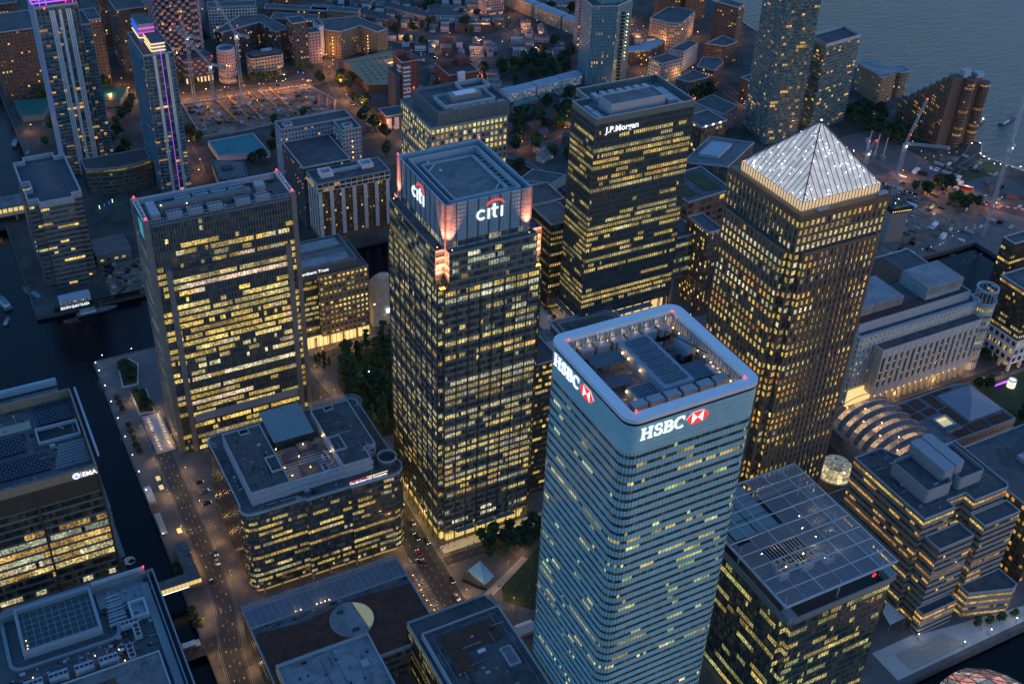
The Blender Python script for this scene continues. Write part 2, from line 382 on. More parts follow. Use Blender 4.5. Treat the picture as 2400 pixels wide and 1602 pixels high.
mat('lobby', (.5, .45, .3), .6, var=0, emit=(1., .7, .2), es=.75, sample=True); mat('lobby_hot', (.5, .45, .3), .6, var=0, emit=(1., .62, .22), es=1.1, sample=True); mat('lobby_dim', (.4, .35, .25), .6, var=0, emit=(1., .62, .2), es=.28)
mat('taillight', (.5, .02, .02), .4, var=0, emit=(1., .04, .02), es=3.); mat('headlight', (.8, .8, .7), .4, var=0, emit=(1., .9, .7), es=5.)
winmat('glass'); winmat('glass_soft', lo=.55, sc1=.3); winmat('glass_brown', base=(.05, .045, .04), lo=.35, sc1=.9); winmat('glass_green', base=(.02, .045, .045), lo=.3)
winmat('glass_hsbc', base=(.03, .06, .07), rough=.12, lo=.7, sc1=.25); winmat('glass_home', base=(.02, .026, .034), lo=.7, sc1=.3); winmat('glass_desk_noise', base=(.02, .02, .02), lo=.2, sc1=1.0, gain=1.05)
winmat('glass_teal', base=(.02, .07, .09), rough=.15, lo=.6, sc1=.4)
# water
wm = bpy.data.materials.new('dock_water'); wm.use_nodes = True; t = wm.node_tree; b = t.nodes['Principled BSDF']
b.inputs['Base Color'].default_value = (.003, .005, .009, 1); b.inputs['Roughness'].default_value = .06; b.inputs['Specular IOR Level'].default_value = .32; b.inputs['IOR'].default_value = 1.33
g = t.nodes.new('ShaderNodeNewGeometry'); mp = t.nodes.new('ShaderNodeMapping'); mp.inputs['Scale'].default_value = (.3, .9, 1); mp.inputs['Rotation'].default_value = (0, 0, RAD(35))
n = t.nodes.new('ShaderNodeTexNoise'); n.inputs['Scale'].default_value = 1; n.inputs['Detail'].default_value = 5; n.inputs['Roughness'].default_value = .6
bp = t.nodes.new('ShaderNodeBump'); bp.inputs['Strength'].default_value = .22; bp.inputs['Distance'].default_value = .5
t.links.new(g.outputs['Position'], mp.inputs[0]); t.links.new(mp.outputs[0], n.inputs['Vector']); t.links.new(n.outputs['Fac'], bp.inputs['Height']); t.links.new(bp.outputs[0], b.inputs['Normal'])
M['dock_water'] = wm
rv = wm.copy(); M['river_water'] = rv; t = rv.node_tree; b = t.nodes['Principled BSDF']; b.inputs['Base Color'].default_value = (.15, .135, .125, 1); b.inputs['Roughness'].default_value = .25; b.inputs['Specular IOR Level'].default_value = .5
for q in t.nodes:
    if q.type == 'MAPPING': q.inputs['Scale'].default_value = (.05, .2, 1); q.inputs['Rotation'].default_value = (0, 0, RAD(-22))
    if q.type == 'BUMP': q.inputs['Strength'].default_value = .9; q.inputs['Distance'].default_value = 2.5
# ---------------------------------------------------------------- ground and water
def structure(o): o['kind'] = 'structure'; return o
B = MB(); B.quad((-3000, -1500, -3), (700, -1500, -3), (700, 6000, -3), (-3000, 6000, -3)); structure(B.build('dock_water', 'dock_water'))
B = MB(); B.quad((700, -1500, -3), (6000, -1500, -3), (6000, 6000, -3), (700, 6000, -3)); structure(B.build('river', 'river_water'))
WATER = [(36, -400, 57, 645), (-900, 538, 57, 645), (-900, 645, 600, 711), (-900, 711, 34, 843), (-900, 875, 66, 1700), (331, -400, 760, 226.5), (560, 425, 693, 521)]
LX0, LX1, LY0, LY1 = -900, 760, -400, 2600
xs = sorted({LX0, LX1}|{q for r_ in WATER for q in (r_[0], r_[2])}); ys = sorted({LY0, LY1}|{q for r_ in WATER for q in (r_[1], r_[3])})
wet = lambda x, y: not (LX0 < x < LX1 and LY0 < y < LY1) or any(a < x < c and b_ < y < d for a, b_, c, d in WATER)
G = [MB(), MB()]; QW = MB()
for i in range(len(xs)-1):
    for j in range(len(ys)-1):
        x0, x1, y0, y1 = xs[i], xs[i+1], ys[j], ys[j+1]; mx, my = (x0+x1)/2, (y0+y1)/2
        if wet(mx, my): continue
        G[0 if my < 711 else 1].quad((x0, y0, 0), (x1, y0, 0), (x1, y1, 0), (x0, y1, 0))
        for dx, dy, p, q in ((-1, 0, (x0, y1), (x0, y0)), (1, 0, (x1, y0), (x1, y1)), (0, -1, (x0, y0), (x1, y0)), (0, 1, (x1, y1), (x0, y1))):
            nx, ny = mx+dx*(x1-x0)/2+dx*.1, my+dy*(y1-y0)/2+dy*.1
            if wet(nx, ny) and nx < 759: QW.quad((*p, -3.5), (*q, -3.5), (*q, 0), (*p, 0)); QW.obox(((p[0]+q[0])/2-dx*.4, (p[1]+q[1])/2-dy*.4), ((1, 0) if dy else (0, 1)), (Vector(p)-Vector(q)).length/2, .4, 0, .22)
structure(G[0].build('ground', 'paving')); structure(G[1].build('town_ground', 'town_soil')); structure(QW.build('quay_wall', 'quay_wall'))
BANK = [(900, 226.5), (880, 300), (852, 470), (835, 560), (824, 594), (812, 632), (830, 648), (826, 700), (838, 752), (850, 790), (842, 852), (814, 958), (818, 1000), (832, 1100), (860, 1400), (880, 2600)]
B = MB(); P = [(760, 226.5)]+BANK+[(760, 2600)]; B.prism(P, -3.5, -.004); structure(B.build('riverside_ground', 'town_soil'))
B = MB()
for a, c in zip(BANK, BANK[1:]):
    a = Vector(a); c = Vector(c); u = (c-a).normalized(); B.obox(tuple((a+c)/2), tuple(u), (c-a).length/2, .35, -3.4, 1.0)
structure(B.build('river_wall', 'stone'))
B = MB(); B.prism([(1290, -1500), (6000, -1500), (6000, 6000), (1120, 6000), (1180, 1500), (1230, 1100), (1262, 930)], -3.4, .1); structure(B.build('far_bank', 'town_soil'))
def strip(name, pts, wd, m, z=.004, kerb=None):
    """flat ribbon along a polyline, with optional raised kerbs"""
    Lf = []; Rt = []
    for i, p in enumerate(pts):
        p = Vector(p); a = Vector(pts[max(0, i-1)]); c = Vector(pts[min(len(pts)-1, i+1)]); u = (c-a).normalized(); n = Vector((-u.y, u.x))
        Lf.append(p+n*wd/2); Rt.append(p-n*wd/2)
    B = MB()
    for i in range(len(pts)-1): B.quad((*Rt[i], z), (*Rt[i+1], z), (*Lf[i+1], z), (*Lf[i], z))
    o = structure(B.build(name, m))
    if kerb:
        K = MB()
        for S in (Lf, Rt):
            for a, c in zip(S, S[1:]):
                u = (c-a).normalized(); K.obox(tuple((a+c)/2), tuple(u), (c-a).length/2, .15, 0, .13)
        structure(K.build('kerb', 'kerb_stone'))
    return o
def dashes(pts, step=6., ln=2.2, wd=.14, off=0., z=.009, name='lane_marking'):
    B = MB(); acc = 0
    for a, c in zip(pts, pts[1:]):
        a = Vector(a); c = Vector(c); L = (c-a).length; u = (c-a)/L; n = Vector((-u.y, u.x)); s = 0
        while s+ln < L:
            p = a+u*s+n*off; q = p+u*ln; h = n*wd/2
            B.quad((*(p-h), z), (*(q-h), z), (*(q+h), z), (*(p+h), z)); s += step
    structure(B.build(name, 'marking'))
rdA = [(76, 600), (75, 545), (74.8, 470), (74.6, 430), (73, 410), (68, 385), (66, 360), (66, 300)]
strip('road', rdA, 11, 'asphalt', kerb=1); dashes(rdA); dashes(rdA, 4, 3.9, .1, 4.6); dashes(rdA, 4, 3.9, .1, -4.6); dashes(rdA, 9, 1.2, .5, 2.3); dashes(rdA, 9, 1.2, .5, -2.3)
strip('road', [(68, 392), (40, 392)], 10, 'asphalt', z=.008); dashes([(62, 392), (40, 392)], 5, 2.4)
rdB = [(175, 300), (175, 360), (176, 420), (177, 480), (176, 530), (171, 560), (170, 590)]
strip('road', rdB, 15, 'asphalt', kerb=1); dashes(rdB); dashes(rdB, 5, 2.2, .14, 3.8); dashes(rdB, 5, 2.2, .14, -3.8)
strip('road', [(184, 393), (262, 391)], 7, 'asphalt', z=.008, kerb=1); dashes([(186, 393), (260, 391)])
strip('road', [(166, 590), (240, 593), (345, 600)], 8, 'asphalt', z=.008, kerb=1)
rdC = [(440, 391), (500, 391), (575, 391), (640, 391)]
strip('road', rdC, 9, 'asphalt', kerb=1); dashes(rdC)
strip('road', [(400, 530), (445, 531), (520, 531)], 9, 'asphalt', kerb=1)
rdD = [(150, 1048), (200, 1024), (240, 1019), (335, 1009), (352, 1012)]
strip('road', rdD, 13, 'asphalt', kerb=1); dashes(rdD)
rdE = [(398, 1160), (371, 1060), (360, 1035), (352, 1005), (345, 960), (352, 900), (368, 850), (380, 800)]
strip('road', rdE, 12, 'asphalt', z=.008, kerb=1); dashes(rdE)
strip('road', [(170, 850), (188, 872), (190, 906), (192, 950), (200, 1000), (206, 1020)], 8, 'asphalt', z=.008, kerb=1)
strip('road', [(345, 835), (420, 806), (480, 812), (560, 850), (640, 905)], 8, 'asphalt', z=.008, kerb=1)
rdF = [(800, 480), (768, 530), (735, 585), (700, 640), (690, 700), (684, 780), (690, 850), (700, 950), (690, 1080)]
strip('road', rdF, 12, 'asphalt', kerb=1); dashes(rdF)
for q in ([(400, 1160), (470, 1080), (530, 1045), (570, 1060), (640, 1130)], [(410, 1000), (470, 1000), (520, 985), (600, 960), (690, 960)], [(470, 1000), (430, 1080), (400, 1160)], [(520, 985), (560, 1050)], [(560, 900), (600, 960)]):
    strip('road', q, 7, 'asphalt', z=.012, kerb=1)
# lawns, plazas
B = MB(); B.prism([(199, 356), (213, 340), (243, 342), (243, 386), (222, 376), (203, 366)], 0, .15); structure(B.build('park_lawn', 'grass'))
B = MB(); B.prism([(186, 500), (245, 500), (245, 585), (200, 586), (188, 560)], 0, .3); structure(B.build('park_lawn', 'grass'))
B = MB(); B.prism([(186, 398.5), (262, 396.5), (262, 404), (186, 404.2)], 0, .1); structure(B.build('plaza', 'stone'))
B = MB(); B.prism([(333, 546), (354, 546), (354, 596), (343, 600), (333, 600)], 0, .1); structure(B.build('plaza', 'stone'))
B = MB(); B.prism([(345, 230), (372, 230), (372, 248), (345, 248)], 0, .12); B.prism([(372.2, 230), (440, 230), (440, 237), (372.2, 247)], 0, .12); structure(B.build('promenade', 'stone'))
B = MB(); B.prism([(192, 364), (222, 379), (224, 376), (196, 361)], .15, .2); structure(B.build('park_path', 'brick_pale'))
B = MB(); B.prism([(204, 952), (209, 1006), (326, 1003), (338, 960), (330, 938), (240, 930), (206, 930)], 0, .02); structure(B.build('site_floor', 'site_soil'))
B = MB(); B.prism([(520, 522), (720, 545), (760, 590), (720, 640), (600, 640), (560, 600)], 0, .006); structure(B.build('site_floor', 'site_soil'))
# ================================================================ HSBC tower
P = rrect(183.2, 247.2, 238.9, 302.4, 5.0)
t = thing('office_tower', 'blue banded glass tower with rounded corners and a white rim round its open roof', 'tower', (211, 275, 0))
lit = Lit(21, dark=.35, full=0, run=3.2, duty=.07, pal='gy', br=.5, glow=.02, rows={44: .2, 42: .25, 40: .28, 35: .55, 31: .3, 26: .32, 22: .14, 18: .5, 11: .3, 5: .3})
facade(t, P, 0, 186, 4.05, 1.5, lit, 'strip', wh=1.55, sill=1.2, depth=.12, mw=.1, mdepth=.03, band='band_blue', mull='mull_dark', win='glass_hsbc', body='wall_dark', minlen=1.2)
for k in range(6):
    MB().ring(P, inset(P, .5), 186+k*1.97+.0, 186+k*1.97+1.89).build('top_panel', 'band_blue', t)
B = MB(); B.prism(inset(P, .25), 186, 190.0); B.build('core', 'dark', t)
MB().ring(inset(P, .15), inset(P, 1.2), 197.8, 199.0).build('shadow_gap', 'dark', t)
MB().ring(inset(P, -.15), inset(P, 4.2), 199.0, 200.6).build('rim', 'rim_white', t)
pin = inset(P, 4.25); MB().ring(inset(P, 3.9), inset(P, 4.15), 190, 199).build('roof_well_wall', 'steel', t)
B = MB(); B.prism(pin, 189.6, 190.2); B.build('roof', 'roof_mid', t)
S = MB()
for (i, a, b_, L, u, n) in edges(pin):
    nb = max(1, int(L/1.5))
    for k in range(nb):
        c = a+u*(L*(k+.5)/nb); S.obox(tuple(c-n*.25), tuple(u), .12, .2, 190.2, 198.8)
S.build('wall_ribs', 'plant', t, 'stuff')
def core_block(x0, y0, x1, y1, z):
    B = MB(); B.box(x0, y0, 190.2, x1, y1, z); o = B.build('plant_house', 'grey_screen', t)
core_block(207.5, 262, 220.5, 293, 197); core_block(197.3, 262.8, 207.4, 270.5, 194.6)
def louvre(x0, y0, x1, y1, z, nx, ny):
    o = MB().box(x0, y0, z, x1, y1, z+.25).build('solar_panel', 'solar', t); S = MB()
    for i in range(nx+1):
        x = x0+(x1-x0)*i/nx; S.box(x-.05, y0, z+.252, x+.05, y1, z+.31)
    for j in range(ny+1):
        y = y0+(y1-y0)*j/ny; S.box(x0, y-.05, z+.312, x1, y+.05, z+.36)
    S.build('panel_grid', 'plant', o, 'stuff')
for k in range(6): louvre(209.5, 264+k*4.75, 218.7, 264+k*4.75+3.6, 197.3, 8, 3)
louvre(192.6, 283.7, 205.5, 291, 195.5, 10, 6); louvre(192.4, 274.2, 203, 280, 192.8, 8, 5); louvre(221.4, 263, 229.2, 272.4, 195.5, 6, 7); louvre(198.5, 263.6, 206.3, 269.5, 194.8, 6, 4)
for x0, y0, x1, y1, z in ((192.6, 283.7, 205.5, 291, 195.5), (221.4, 263, 229.2, 272.4, 195.5)):
    S = MB()
    for x in (x0+.2, (x0+x1)/2, x1-.2):
        for y in (y0+.2, (y0+y1)/2, y1-.2): S.tube((x, y, 190.2), (x, y, z), .1, 5)
    S.build('frame_legs', 'steel', t, 'stuff')
for k in range(6):
    x = 192.6+k*6.98; MB().box(x, 258, 191.6, x+5.6, 261.6, 196.2).build('cooling_unit', 'plant', t); S = MB().box(x+.2, 258.2, 190.2, x+5.4, 261.4, 191.5); S.build('unit_frame', 'dark', t)
    x = 192.9+k*6.9; MB().box(x, 294.2, 192.4, x+5.4, 297.6, 196).build('cooling_unit', 'plant', t); MB().box(x+.2, 294.4, 190.2, x+5.2, 297.4, 192.3).build('unit_frame', 'dark', t)
MB().box(229.4, 279, 190.2, 233.2, 288, 196).build('cooling_unit', 'plant', t); MB().box(230.4, 263.5, 192, 233.4, 270, 195).build('cooling_unit', 'plant', t)
for (x, y) in ((206.9, 288.5), (206.9, 284.5), (206.9, 276.6), (196.8, 269.6), (196.8, 263.6)):
    o = bulb(t, x, y, 195.2 if x > 200 else 193.8, .42, 'lamp_warm', 'wall_lamp'); lamp_light(t, (x-.7, y, 195 if x > 200 else 193.5), 110, (1, .6, .25), .3)
for k in range(11):
    y = 254+k*4.1; bulb(t, 233.7, y, 194.6, .3, 'lamp_warm', 'wall_lamp')
    lamp_light(t, (232.9, y+1.5, 195.4), 55, (1, .66, .34), .4)
for k in range(9):
    x = 191+k*5; bulb(t, x, 297.9, 195, .26, 'lamp_warm', 'wall_lamp')
    lamp_light(t, (x+2, 297.2, 196.8), 55, (1, .66, .34), .4)
for k in range(6): lamp_light(t, (195.4+k*7, 254.6, 192.4), 110, (1, .62, .25), .4)
for (x, y) in ((188.6, 251.6), (188.6, 297.2), (233.8, 297), (233.8, 251.6)):
    bulb(t, x, y, 201.0, .34, 'beacon_red', 'beacon'); lamp_light(t, (x, y, 201.8), 6, (1, .06, .08), .2)
clutter(t, 222, 264, 232, 292, 190.2, 50, 6); clutter(t, 190, 256, 206, 292, 190.2, 40, 7)
for k in range(4): MB().box(224+k*2, 276+k*1.2, 190.2, 225.4+k*2, 281-k, 192.5+.4*k).build('pipework_box', 'dark', t)
B = MB(); B.tube((228, 292, 190.2), (228, 292, 196.5), .3); B.tube((228, 292, 196.5), (232.6, 272, 198.2), .22); B.build('cradle_crane', 'dark', t)
# ================================================================ Citi tower
t = thing('office_tower', 'dark steel and glass tower with notched corners, glass crown and red lit corners', 'tower', (212, 435, 0))
litc = Lit(5, dark=.1, full=.3, run=8, duty=.45, pal='yw', br=.55, glow=.02, rows={0: 0, 1: .7, 2: .15, 3: .2, 4: .3, 5: .25, 13: 1, 14: .9, 17: .8, 24: .75, 28: .7, 38: .4})
pB = notched(186.3, 404.4, 240.0, 466.2, 2.4)
facade(t, pB, 8, 158.4, 4.0, 1.5, litc, 'strip', wh=2.35, sill=.9, depth=.22, mw=.11, mdepth=.1, band='band_steel', mull='mull_dark', win='glass', body='wall_dark', bname='floor_band', minlen=1.0)
B = MB()
for (i, a, b_, L, u, n) in edges(pB):
    if L < 4: continue
    nb = int(round(L/6.1))
    for k in range(nb+1):
        c = a+u*(L*k/nb); o = MB().obox(tuple(c+n*.08), tuple(u), .28, .3, 0, 158.4).build('column', 'mull_brown', t)
MB().prism(inset(pB, .1), 158.3, 158.6).build('ledge', 'roof_mid', t)
pA = notched(186.3, 404.4, 240.0, 466.2, 4.6)
litd = Lit(6, dark=.1, full=.15, run=4, duty=.4, pal='yw', br=.45, glow=.02, rows={4: .25})
facade(t, pA, 158.6, 177.2, 4.0, 1.5, litd, 'strip', wh=2.35, sill=.9, depth=.22, mw=.11, mdepth=.1, band='band_steel', mull='mull_brown', win='glass', minlen=1.0)
MB().prism(inset(pA, .05), 177.2, 177.5).build('ledge', 'roof', t)
MB().ring(inset(pA, -.05), inset(pA, .35), 177.2, 178.1).build('parapet', 'band_steel', t)
cx0, cy0, cx1, cy1 = 190.8, 408.5, 233.8, 462.0
pC = rect(cx0, cy0, cx1, cy1)
ring_in = inset(pC, .6)
MB().ring(pC, ring_in, 177.5, 200).build('crown_screen', 'crown_glass', t)
lite = Lit(8, dark=0, full=0, run=4, duty=.35, pal='yw', br=.4, glow=.02)
S = MB()
for (i, a, b_, L, u, n) in edges(pC):
    nb = int(L/1.5)
    for k in range(nb):
        p = a+u*(L*k/nb)+n*.03; q = a+u*(L*(k+1)/nb)+n*.03
        S.quad((p.x, p.y, 178.4), (q.x, q.y, 178.4), (q.x, q.y, 181.0), (p.x, p.y, 181.0), 0, lite(i, 0, k, nb))
S.build('crown_window_strip', 'glass', t)
for (i, a, b_, L, u, n) in edges(pC):
    nb = int(round(L/5.4)); H = MB()
    for k in range(nb+1):
        c = a+u*min(max(L*k/nb, .25), L-.25); MB().obox(tuple(c+n*.1), tuple(u), .2, .12, 158.6, 200.05).build('crown_mullion', 'mull_brown', t)
    for k in range(11): H.obox(tuple((a+b_)/2+n*.06), tuple(u), L/2, .05, 178.3+2*k, 178.4+2*k)
    V = 0
    for k in range(int(L/1.35)): H.obox(tuple(a+u*(1.35*k+.6)+n*.05), tuple(u), .035, .04, 178, 200)
    H.build('crown_transoms', 'band_steel', t, 'stuff')
B = MB(); B.prism(inset(pC, .65), 158.6, 188); B.build('crown_core', 'wall_dark', t)
B = MB(); B.prism(inset(pC, .6), 188, 188.4); B.build('gutter', 'dark', t)
pS = rect(194.7, 412, 230, 457.6)
MB().ring(pS, inset(pS, .5), 188.4, 199.4).build('roof_screen', 'parapet', t)
MB().ring(inset(pS, .5), inset(pS, 4.6), 188.4, 193.5).build('gutter_floor', 'band_steel', t)
pR = inset(pS, 4.6)
MB().prism(pR, 188.4, 196.4).build('roof', 'roof_mid', t); MB().ring(inset(pR, -.3), inset(pR, .45), 195.6, 197.4).build('roof_kerb', 'parapet', t)
for (a, b_) in (((199.6, 446), (206, 452.6)), ((225, 423.5), (219, 416.8))):
    a = Vector(a); b_ = Vector(b_); u = (b_-a).normalized(); MB().obox(tuple((a+b_)/2), tuple(u), (b_-a).length/2, .4, 196.4, 197).build('roof_beam', 'parapet', t)
for k in range(5): unit(t, 225.8, 417.5+k*7.2, 229.2, 423.3+k*7.2, 193.5, 197.2, 2, 'parapet')
for k in range(5):
    MB().ring(rect(197+k*6.3, 412.8, 202.4+k*6.3, 415.8), rect(197.4+k*6.3, 413.2, 202+k*6.3, 415.4), 193.5, 196.2).build('vent_box', 'parapet', t)
MB().box(205, 445, 196.4, 206.2, 446, 197).build('roof_hatch', 'white_paint', t); MB().box(203, 455, 196.4, 204.4, 456, 196.9).build('roof_hatch', 'white_paint', t)
for (x, y) in ((191.2, 461.6), (233.4, 461.6)):
    bulb(t, x, y, 200.7, .4, 'beacon_red', 'beacon'); lamp_light(t, (x, y, 201.4), 14, (1, .06, .06), .2)
for (x0, y0, x1, y1) in ((190.7, 408.4, 195, 408.45), (229.6, 408.4, 233.9, 408.45), (190.7, 408.46, 190.75, 412.6), (190.7, 457.8, 190.75, 462)):
    for k in range(10): MB().box(x0, y0, 159+k*4.1, x1, y1, 159+k*4.1+3.8).build('corner_panel', 'roof_pale', t)
# red floodlight trays standing in the notches and the light they throw up the corners
for (x, y, sx, sy) in ((188.6, 406.7, -1, -1), (237.7, 406.7, 1, -1), (188.6, 463.9, -1, 1), (237.7, 463.9, 1, 1)):
    tr = MB().box(x-1.6, y-1.6, 158.6, x+1.6, y+1.6, 159.0).build('flood_tray', 'mull_dark', t)
    for i in range(3):
        for j in range(2): bulb(tr, x-1+i, y-.6+1.2*j, 159.15, .3, 'lamp_orange', 'flood_lamp')
    for (lx, ly) in ((x+sx*.9, y-sy*.3), (x-sx*.3, y+sy*.9)):
        for hi in (1, 0):
         d = bpy.data.lights.new('flood_light', 'SPOT'); d.energy = (50000 if hi else 300000)*EK; d.color = (1, .25, .12); d.spot_size = RAD(75 if hi else 46); d.spot_blend = 1.0; d.shadow_soft_size = .3
         o = bpy.data.objects.new('flood_light', d); COL.objects.link(o); o.parent = t; o.location = Vector((lx+sx*.8, ly+sy*.8, 159.5))-RL[t.name]
         o.rotation_euler = Vector((-sx*.10, -sy*.10, 1)).to_track_quat('-Z', 'Y').to_euler()
# smaller floodlights on the ledge, washing the crown's corner panels
for (x, y, dx, dy) in ((192.9, 405.6, 0, 1), (231.7, 405.6, 0, 1), (187.9, 410.6, 1, 0), (187.9, 459.9, 1, 0)):
    fb = MB().box(x-.5, y-.3, 178.1, x+.5, y+.3, 178.6).build('ledge_flood', 'mull_dark', t); bulb(fb, x, y, 178.75, .22, 'lamp_orange', 'flood_lamp')
    d = bpy.data.lights.new('flood_light', 'SPOT'); d.energy = 60000*EK; d.color = (1, .3, .17); d.spot_size = RAD(64); d.spot_blend = 1.0; d.shadow_soft_size = .3
    o = bpy.data.objects.new('flood_light', d); COL.objects.link(o); o.parent = t; o.location = Vector((x, y, 179))-RL[t.name]; o.rotation_euler = Vector((dx*.16, dy*.16, 1)).to_track_quat('-Z', 'Y').to_euler()
# lobby
P0 = inset(pB, 2.2); B = MB(); B.prism(P0, 0, 8.0, 0); B.build('lobby_glazing', 'lobby', t)
S = MB()
for (i, a, b_, L, u, n) in edges(P0):
    if L < 4: continue
    for k in range(int(L/1.5)+1): S.obox(tuple(a+u*min(1.5*k, L)+n*.05), tuple(u), .07, .08, 0, 8)
    S.obox(tuple((a+b_)/2+n*.06), tuple(u), L/2, .06, 4.2, 4.5)
S.build('lobby_frames', 'mull_brown', t, 'stuff')
S = MB().prism(inset(pB, .1), 7.4, 7.98); S.build('soffit', 'mull_brown', t)
for k in range(3):
    x = 194.6+k*11.6; MB().face([(x, 404.0, 8.6), (x+11, 404.0, 8.6), (x+11, 400.4, 9.6), (x, 400.4, 9.6)]).build('canopy', 'frit_glass', t)
    S = MB()
    for j in range(12): S.tube((x+j, 404.2, 8.7), (x+j, 400.4, 9.75), .07, 4)
    S.build('canopy_ribs', 'steel', t, 'stuff')
for k in range(12): lamp_light(t, (190+k*4.4, 400.6, 3.6), 190, (1, .72, .22), .5)
for k in range(11): lamp_light(t, (183.4, 408+k*5.4, 3.6), 170, (1, .72, .22), .5)
# ================================================================ One Canada Square
t = thing('office_tower', 'tall steel clad tower with a glowing white pyramid roof', 'tower', (345, 354, 0))
lito = Lit(31, dark=.12, full=.25, run=6, duty=.65, pal='oc', br=.5, glow=.015)
cross = [(324.3, 325.8), (366.4, 325.8), (366.4, 328.4), (370.4, 328.4), (370.4, 331.8), (373, 331.8), (373, 376), (370.4, 376), (370.4, 379.2), (366.4, 379.2), (366.4, 382), (324.3, 382), (324.3, 379.2), (320.3, 379.2), (320.3, 376), (317.6, 376), (317.6, 331.8), (320.3, 331.8), (320.3, 328.4), (324.3, 328.4)]
facade(t, cross, 0, 187, 4.0, 2.9, lito, 'punch', wh=2.5, sill=1.0, depth=.25, band='steel_brown', mull='steel_clad', win='glass_brown', pane_parts=300, wfrac=.56, mdepth=.06, body='wall_dark', minlen=1)
MB().prism(inset(cross, .1), 186.9, 187.3).build('ledge', 'roof', t); MB().ring(cross, inset(cross, .4), 187.02, 188).build('parapet', 'steel_clad', t)
up = rect(320.3, 328.4, 370.4, 379.2)
lito2 = Lit(33, dark=0, full=.4, run=7, duty=.8, pal='y', br=.6, glow=.015)
facade(t, up, 187.3, 203.3, 4.0, 2.9, lito2, 'punch', wh=2.6, sill=.9, depth=.25, band='steel_brown', mull='steel_clad', win='glass_brown', pane_parts=120, wfrac=.56, mdepth=.06)
MB().ring(up, inset(up, 3), 203.3, 206).build('cornice', 'steel_brown', t); MB().prism(inset(up, 2.9), 203, 205).build('roof', 'roof_mid', t)
x0, y0, x1, y1 = 322.7, 331.7, 367.1, 375.1; AP = Vector((345.1, 353.4, 235.2)); ez, bz = 210.5, 206.2
mat('pyramid_glow', (.6, .62, .66), .5, var=0, emit=(1., .93, .76), es=.5); mat('skirt_glow', (.6, .5, .4), .5, var=0, emit=(1., .72, .42), es=1.3, sample=True)
# paint uneven patches into the inner glow with noise
m = M['pyramid_glow']; tt = m.node_tree; bb = tt.nodes['Principled BSDF']; g = tt.nodes.new('ShaderNodeNewGeometry'); vo = tt.nodes.new('ShaderNodeTexNoise'); vo.inputs['Scale'].default_value = .3; vo.inputs['Detail'].default_value = 5
mr = tt.nodes.new('ShaderNodeMapRange'); mr.inputs[1].default_value = .35; mr.inputs[2].default_value = .65; mr.inputs[3].default_value = .38*EK; mr.inputs[4].default_value = .72*EK
tt.links.new(g.outputs['Position'], vo.inputs['Vector']); tt.links.new(vo.outputs['Fac'], mr.inputs[0]); tt.links.new(mr.outputs[0], bb.inputs['Emission Strength'])
inn = MB(); q = inset(rect(x0, y0, x1, y1), .8)
for i in range(4): inn.face([(*q[i], ez-.3), (*q[(i+1) % 4], ez-.3), tuple(AP-Vector((0, 0, 1)))])
inn.build('pyramid_lining', 'pyramid_glow', t)
sk = MB(); q = inset(rect(x0, y0, x1, y1), .35)
for i in range(4): sk.quad((*q[i], bz), (*q[(i+1) % 4], bz), (*q[(i+1) % 4], ez), (*q[i], ez))
sk.build('skirt_lining', 'skirt_glow', t)
base = rect(x0, y0, x1, y1); SL = MB(); RB = MB(); SB = MB()
for i in range(4):
    a = Vector((*base[i], ez)); b_ = Vector((*base[(i+1) % 4], ez)); n2 = ((b_-a).cross(AP-a)).normalized()
    for k in range(58):
        f = (k+.2)/58; p = a.lerp(AP, f); q = b_.lerp(AP, f); p2 = a.lerp(AP, f+.0066); q2 = b_.lerp(AP, f+.0066)
        SL.quad(tuple(p), tuple(q), tuple(q2), tuple(p2))
    for k in range(1, 16):
        p = a.lerp(b_, k/16); fr = 1-abs(k/16-.5)*2; top = a.lerp(AP, 1)  # ribs run up to the hips
        hip = (a if k < 8 else b_).lerp(AP, fr); RB.tube(tuple(p+n2*.1), tuple(hip+n2*.1), .15, 4)
    RB.tube(tuple(a+n2*.05), tuple(AP), .3, 6)
    for k in range(24):
        p = a.lerp(b_, k/24); SB.tube((p.x, p.y, bz), (p.x, p.y, ez+.1), .16, 4)
    for k in range(11):
        z = bz+.25+k*.4; u = (b_-a).normalized(); c = (a+b_)/2; SB.obox((c.x, c.y), (u.x, u.y), (b_-a).length/2, .06, z, z+.12)
SL.build('pyramid_slats', 'steel', t, 'stuff'); RB.build('pyramid_ribs', 'slate', t, 'stuff'); SB.build('skirt_grille', 'steel_brown', t, 'stuff')
rr = random.Random(3)
mat('spark', (.8, .8, .8), .5, var=0, emit=(.9, .9, 1.), es=6.)
for i in range(4):
    a = Vector((*base[i], ez)); b_ = Vector((*base[(i+1) % 4], ez)); n2 = ((b_-a).cross(AP-a)).normalized()
    for k in range(46 if i in (0, 3) else 10):
        s1, s2 = rr.random(), rr.random()
        if s1+s2 > 1: s1, s2 = 1-s1, 1-s2
        p = a+(b_-a)*s1+(AP-a)*s2+n2*.12; bulb(t, p.x, p.y, p.z, .12+.1*rr.random(), 'spark', 'pyramid_lamp')
for i in range(4): lamp_light(t, ((base[i][0]+base[(i+1) % 4][0])/2*1.0+(0, 3.2, 0, -3.2)[i], (base[i][1]+base[(i+1) % 4][1])/2+(-2.6, 0, 2.6, 0)[i], 207.5), 60, (1, .62, .32), .8)
bulb(t, AP.x, AP.y, AP.z+.3, .35, 'lamp_white', 'apex_lamp'); MB().box(330, 328.9, 205.6, 336, 330.6, 207.2).build('cleaning_cradle', 'plant', t); MB().box(364.5, 329.5, 205.6, 369.8, 331.2, 207.2).build('cleaning_cradle', 'plant', t)
P0 = inset(cross, .9); MB().prism(P0, 0, 1.0).build('plinth', 'stone', t)
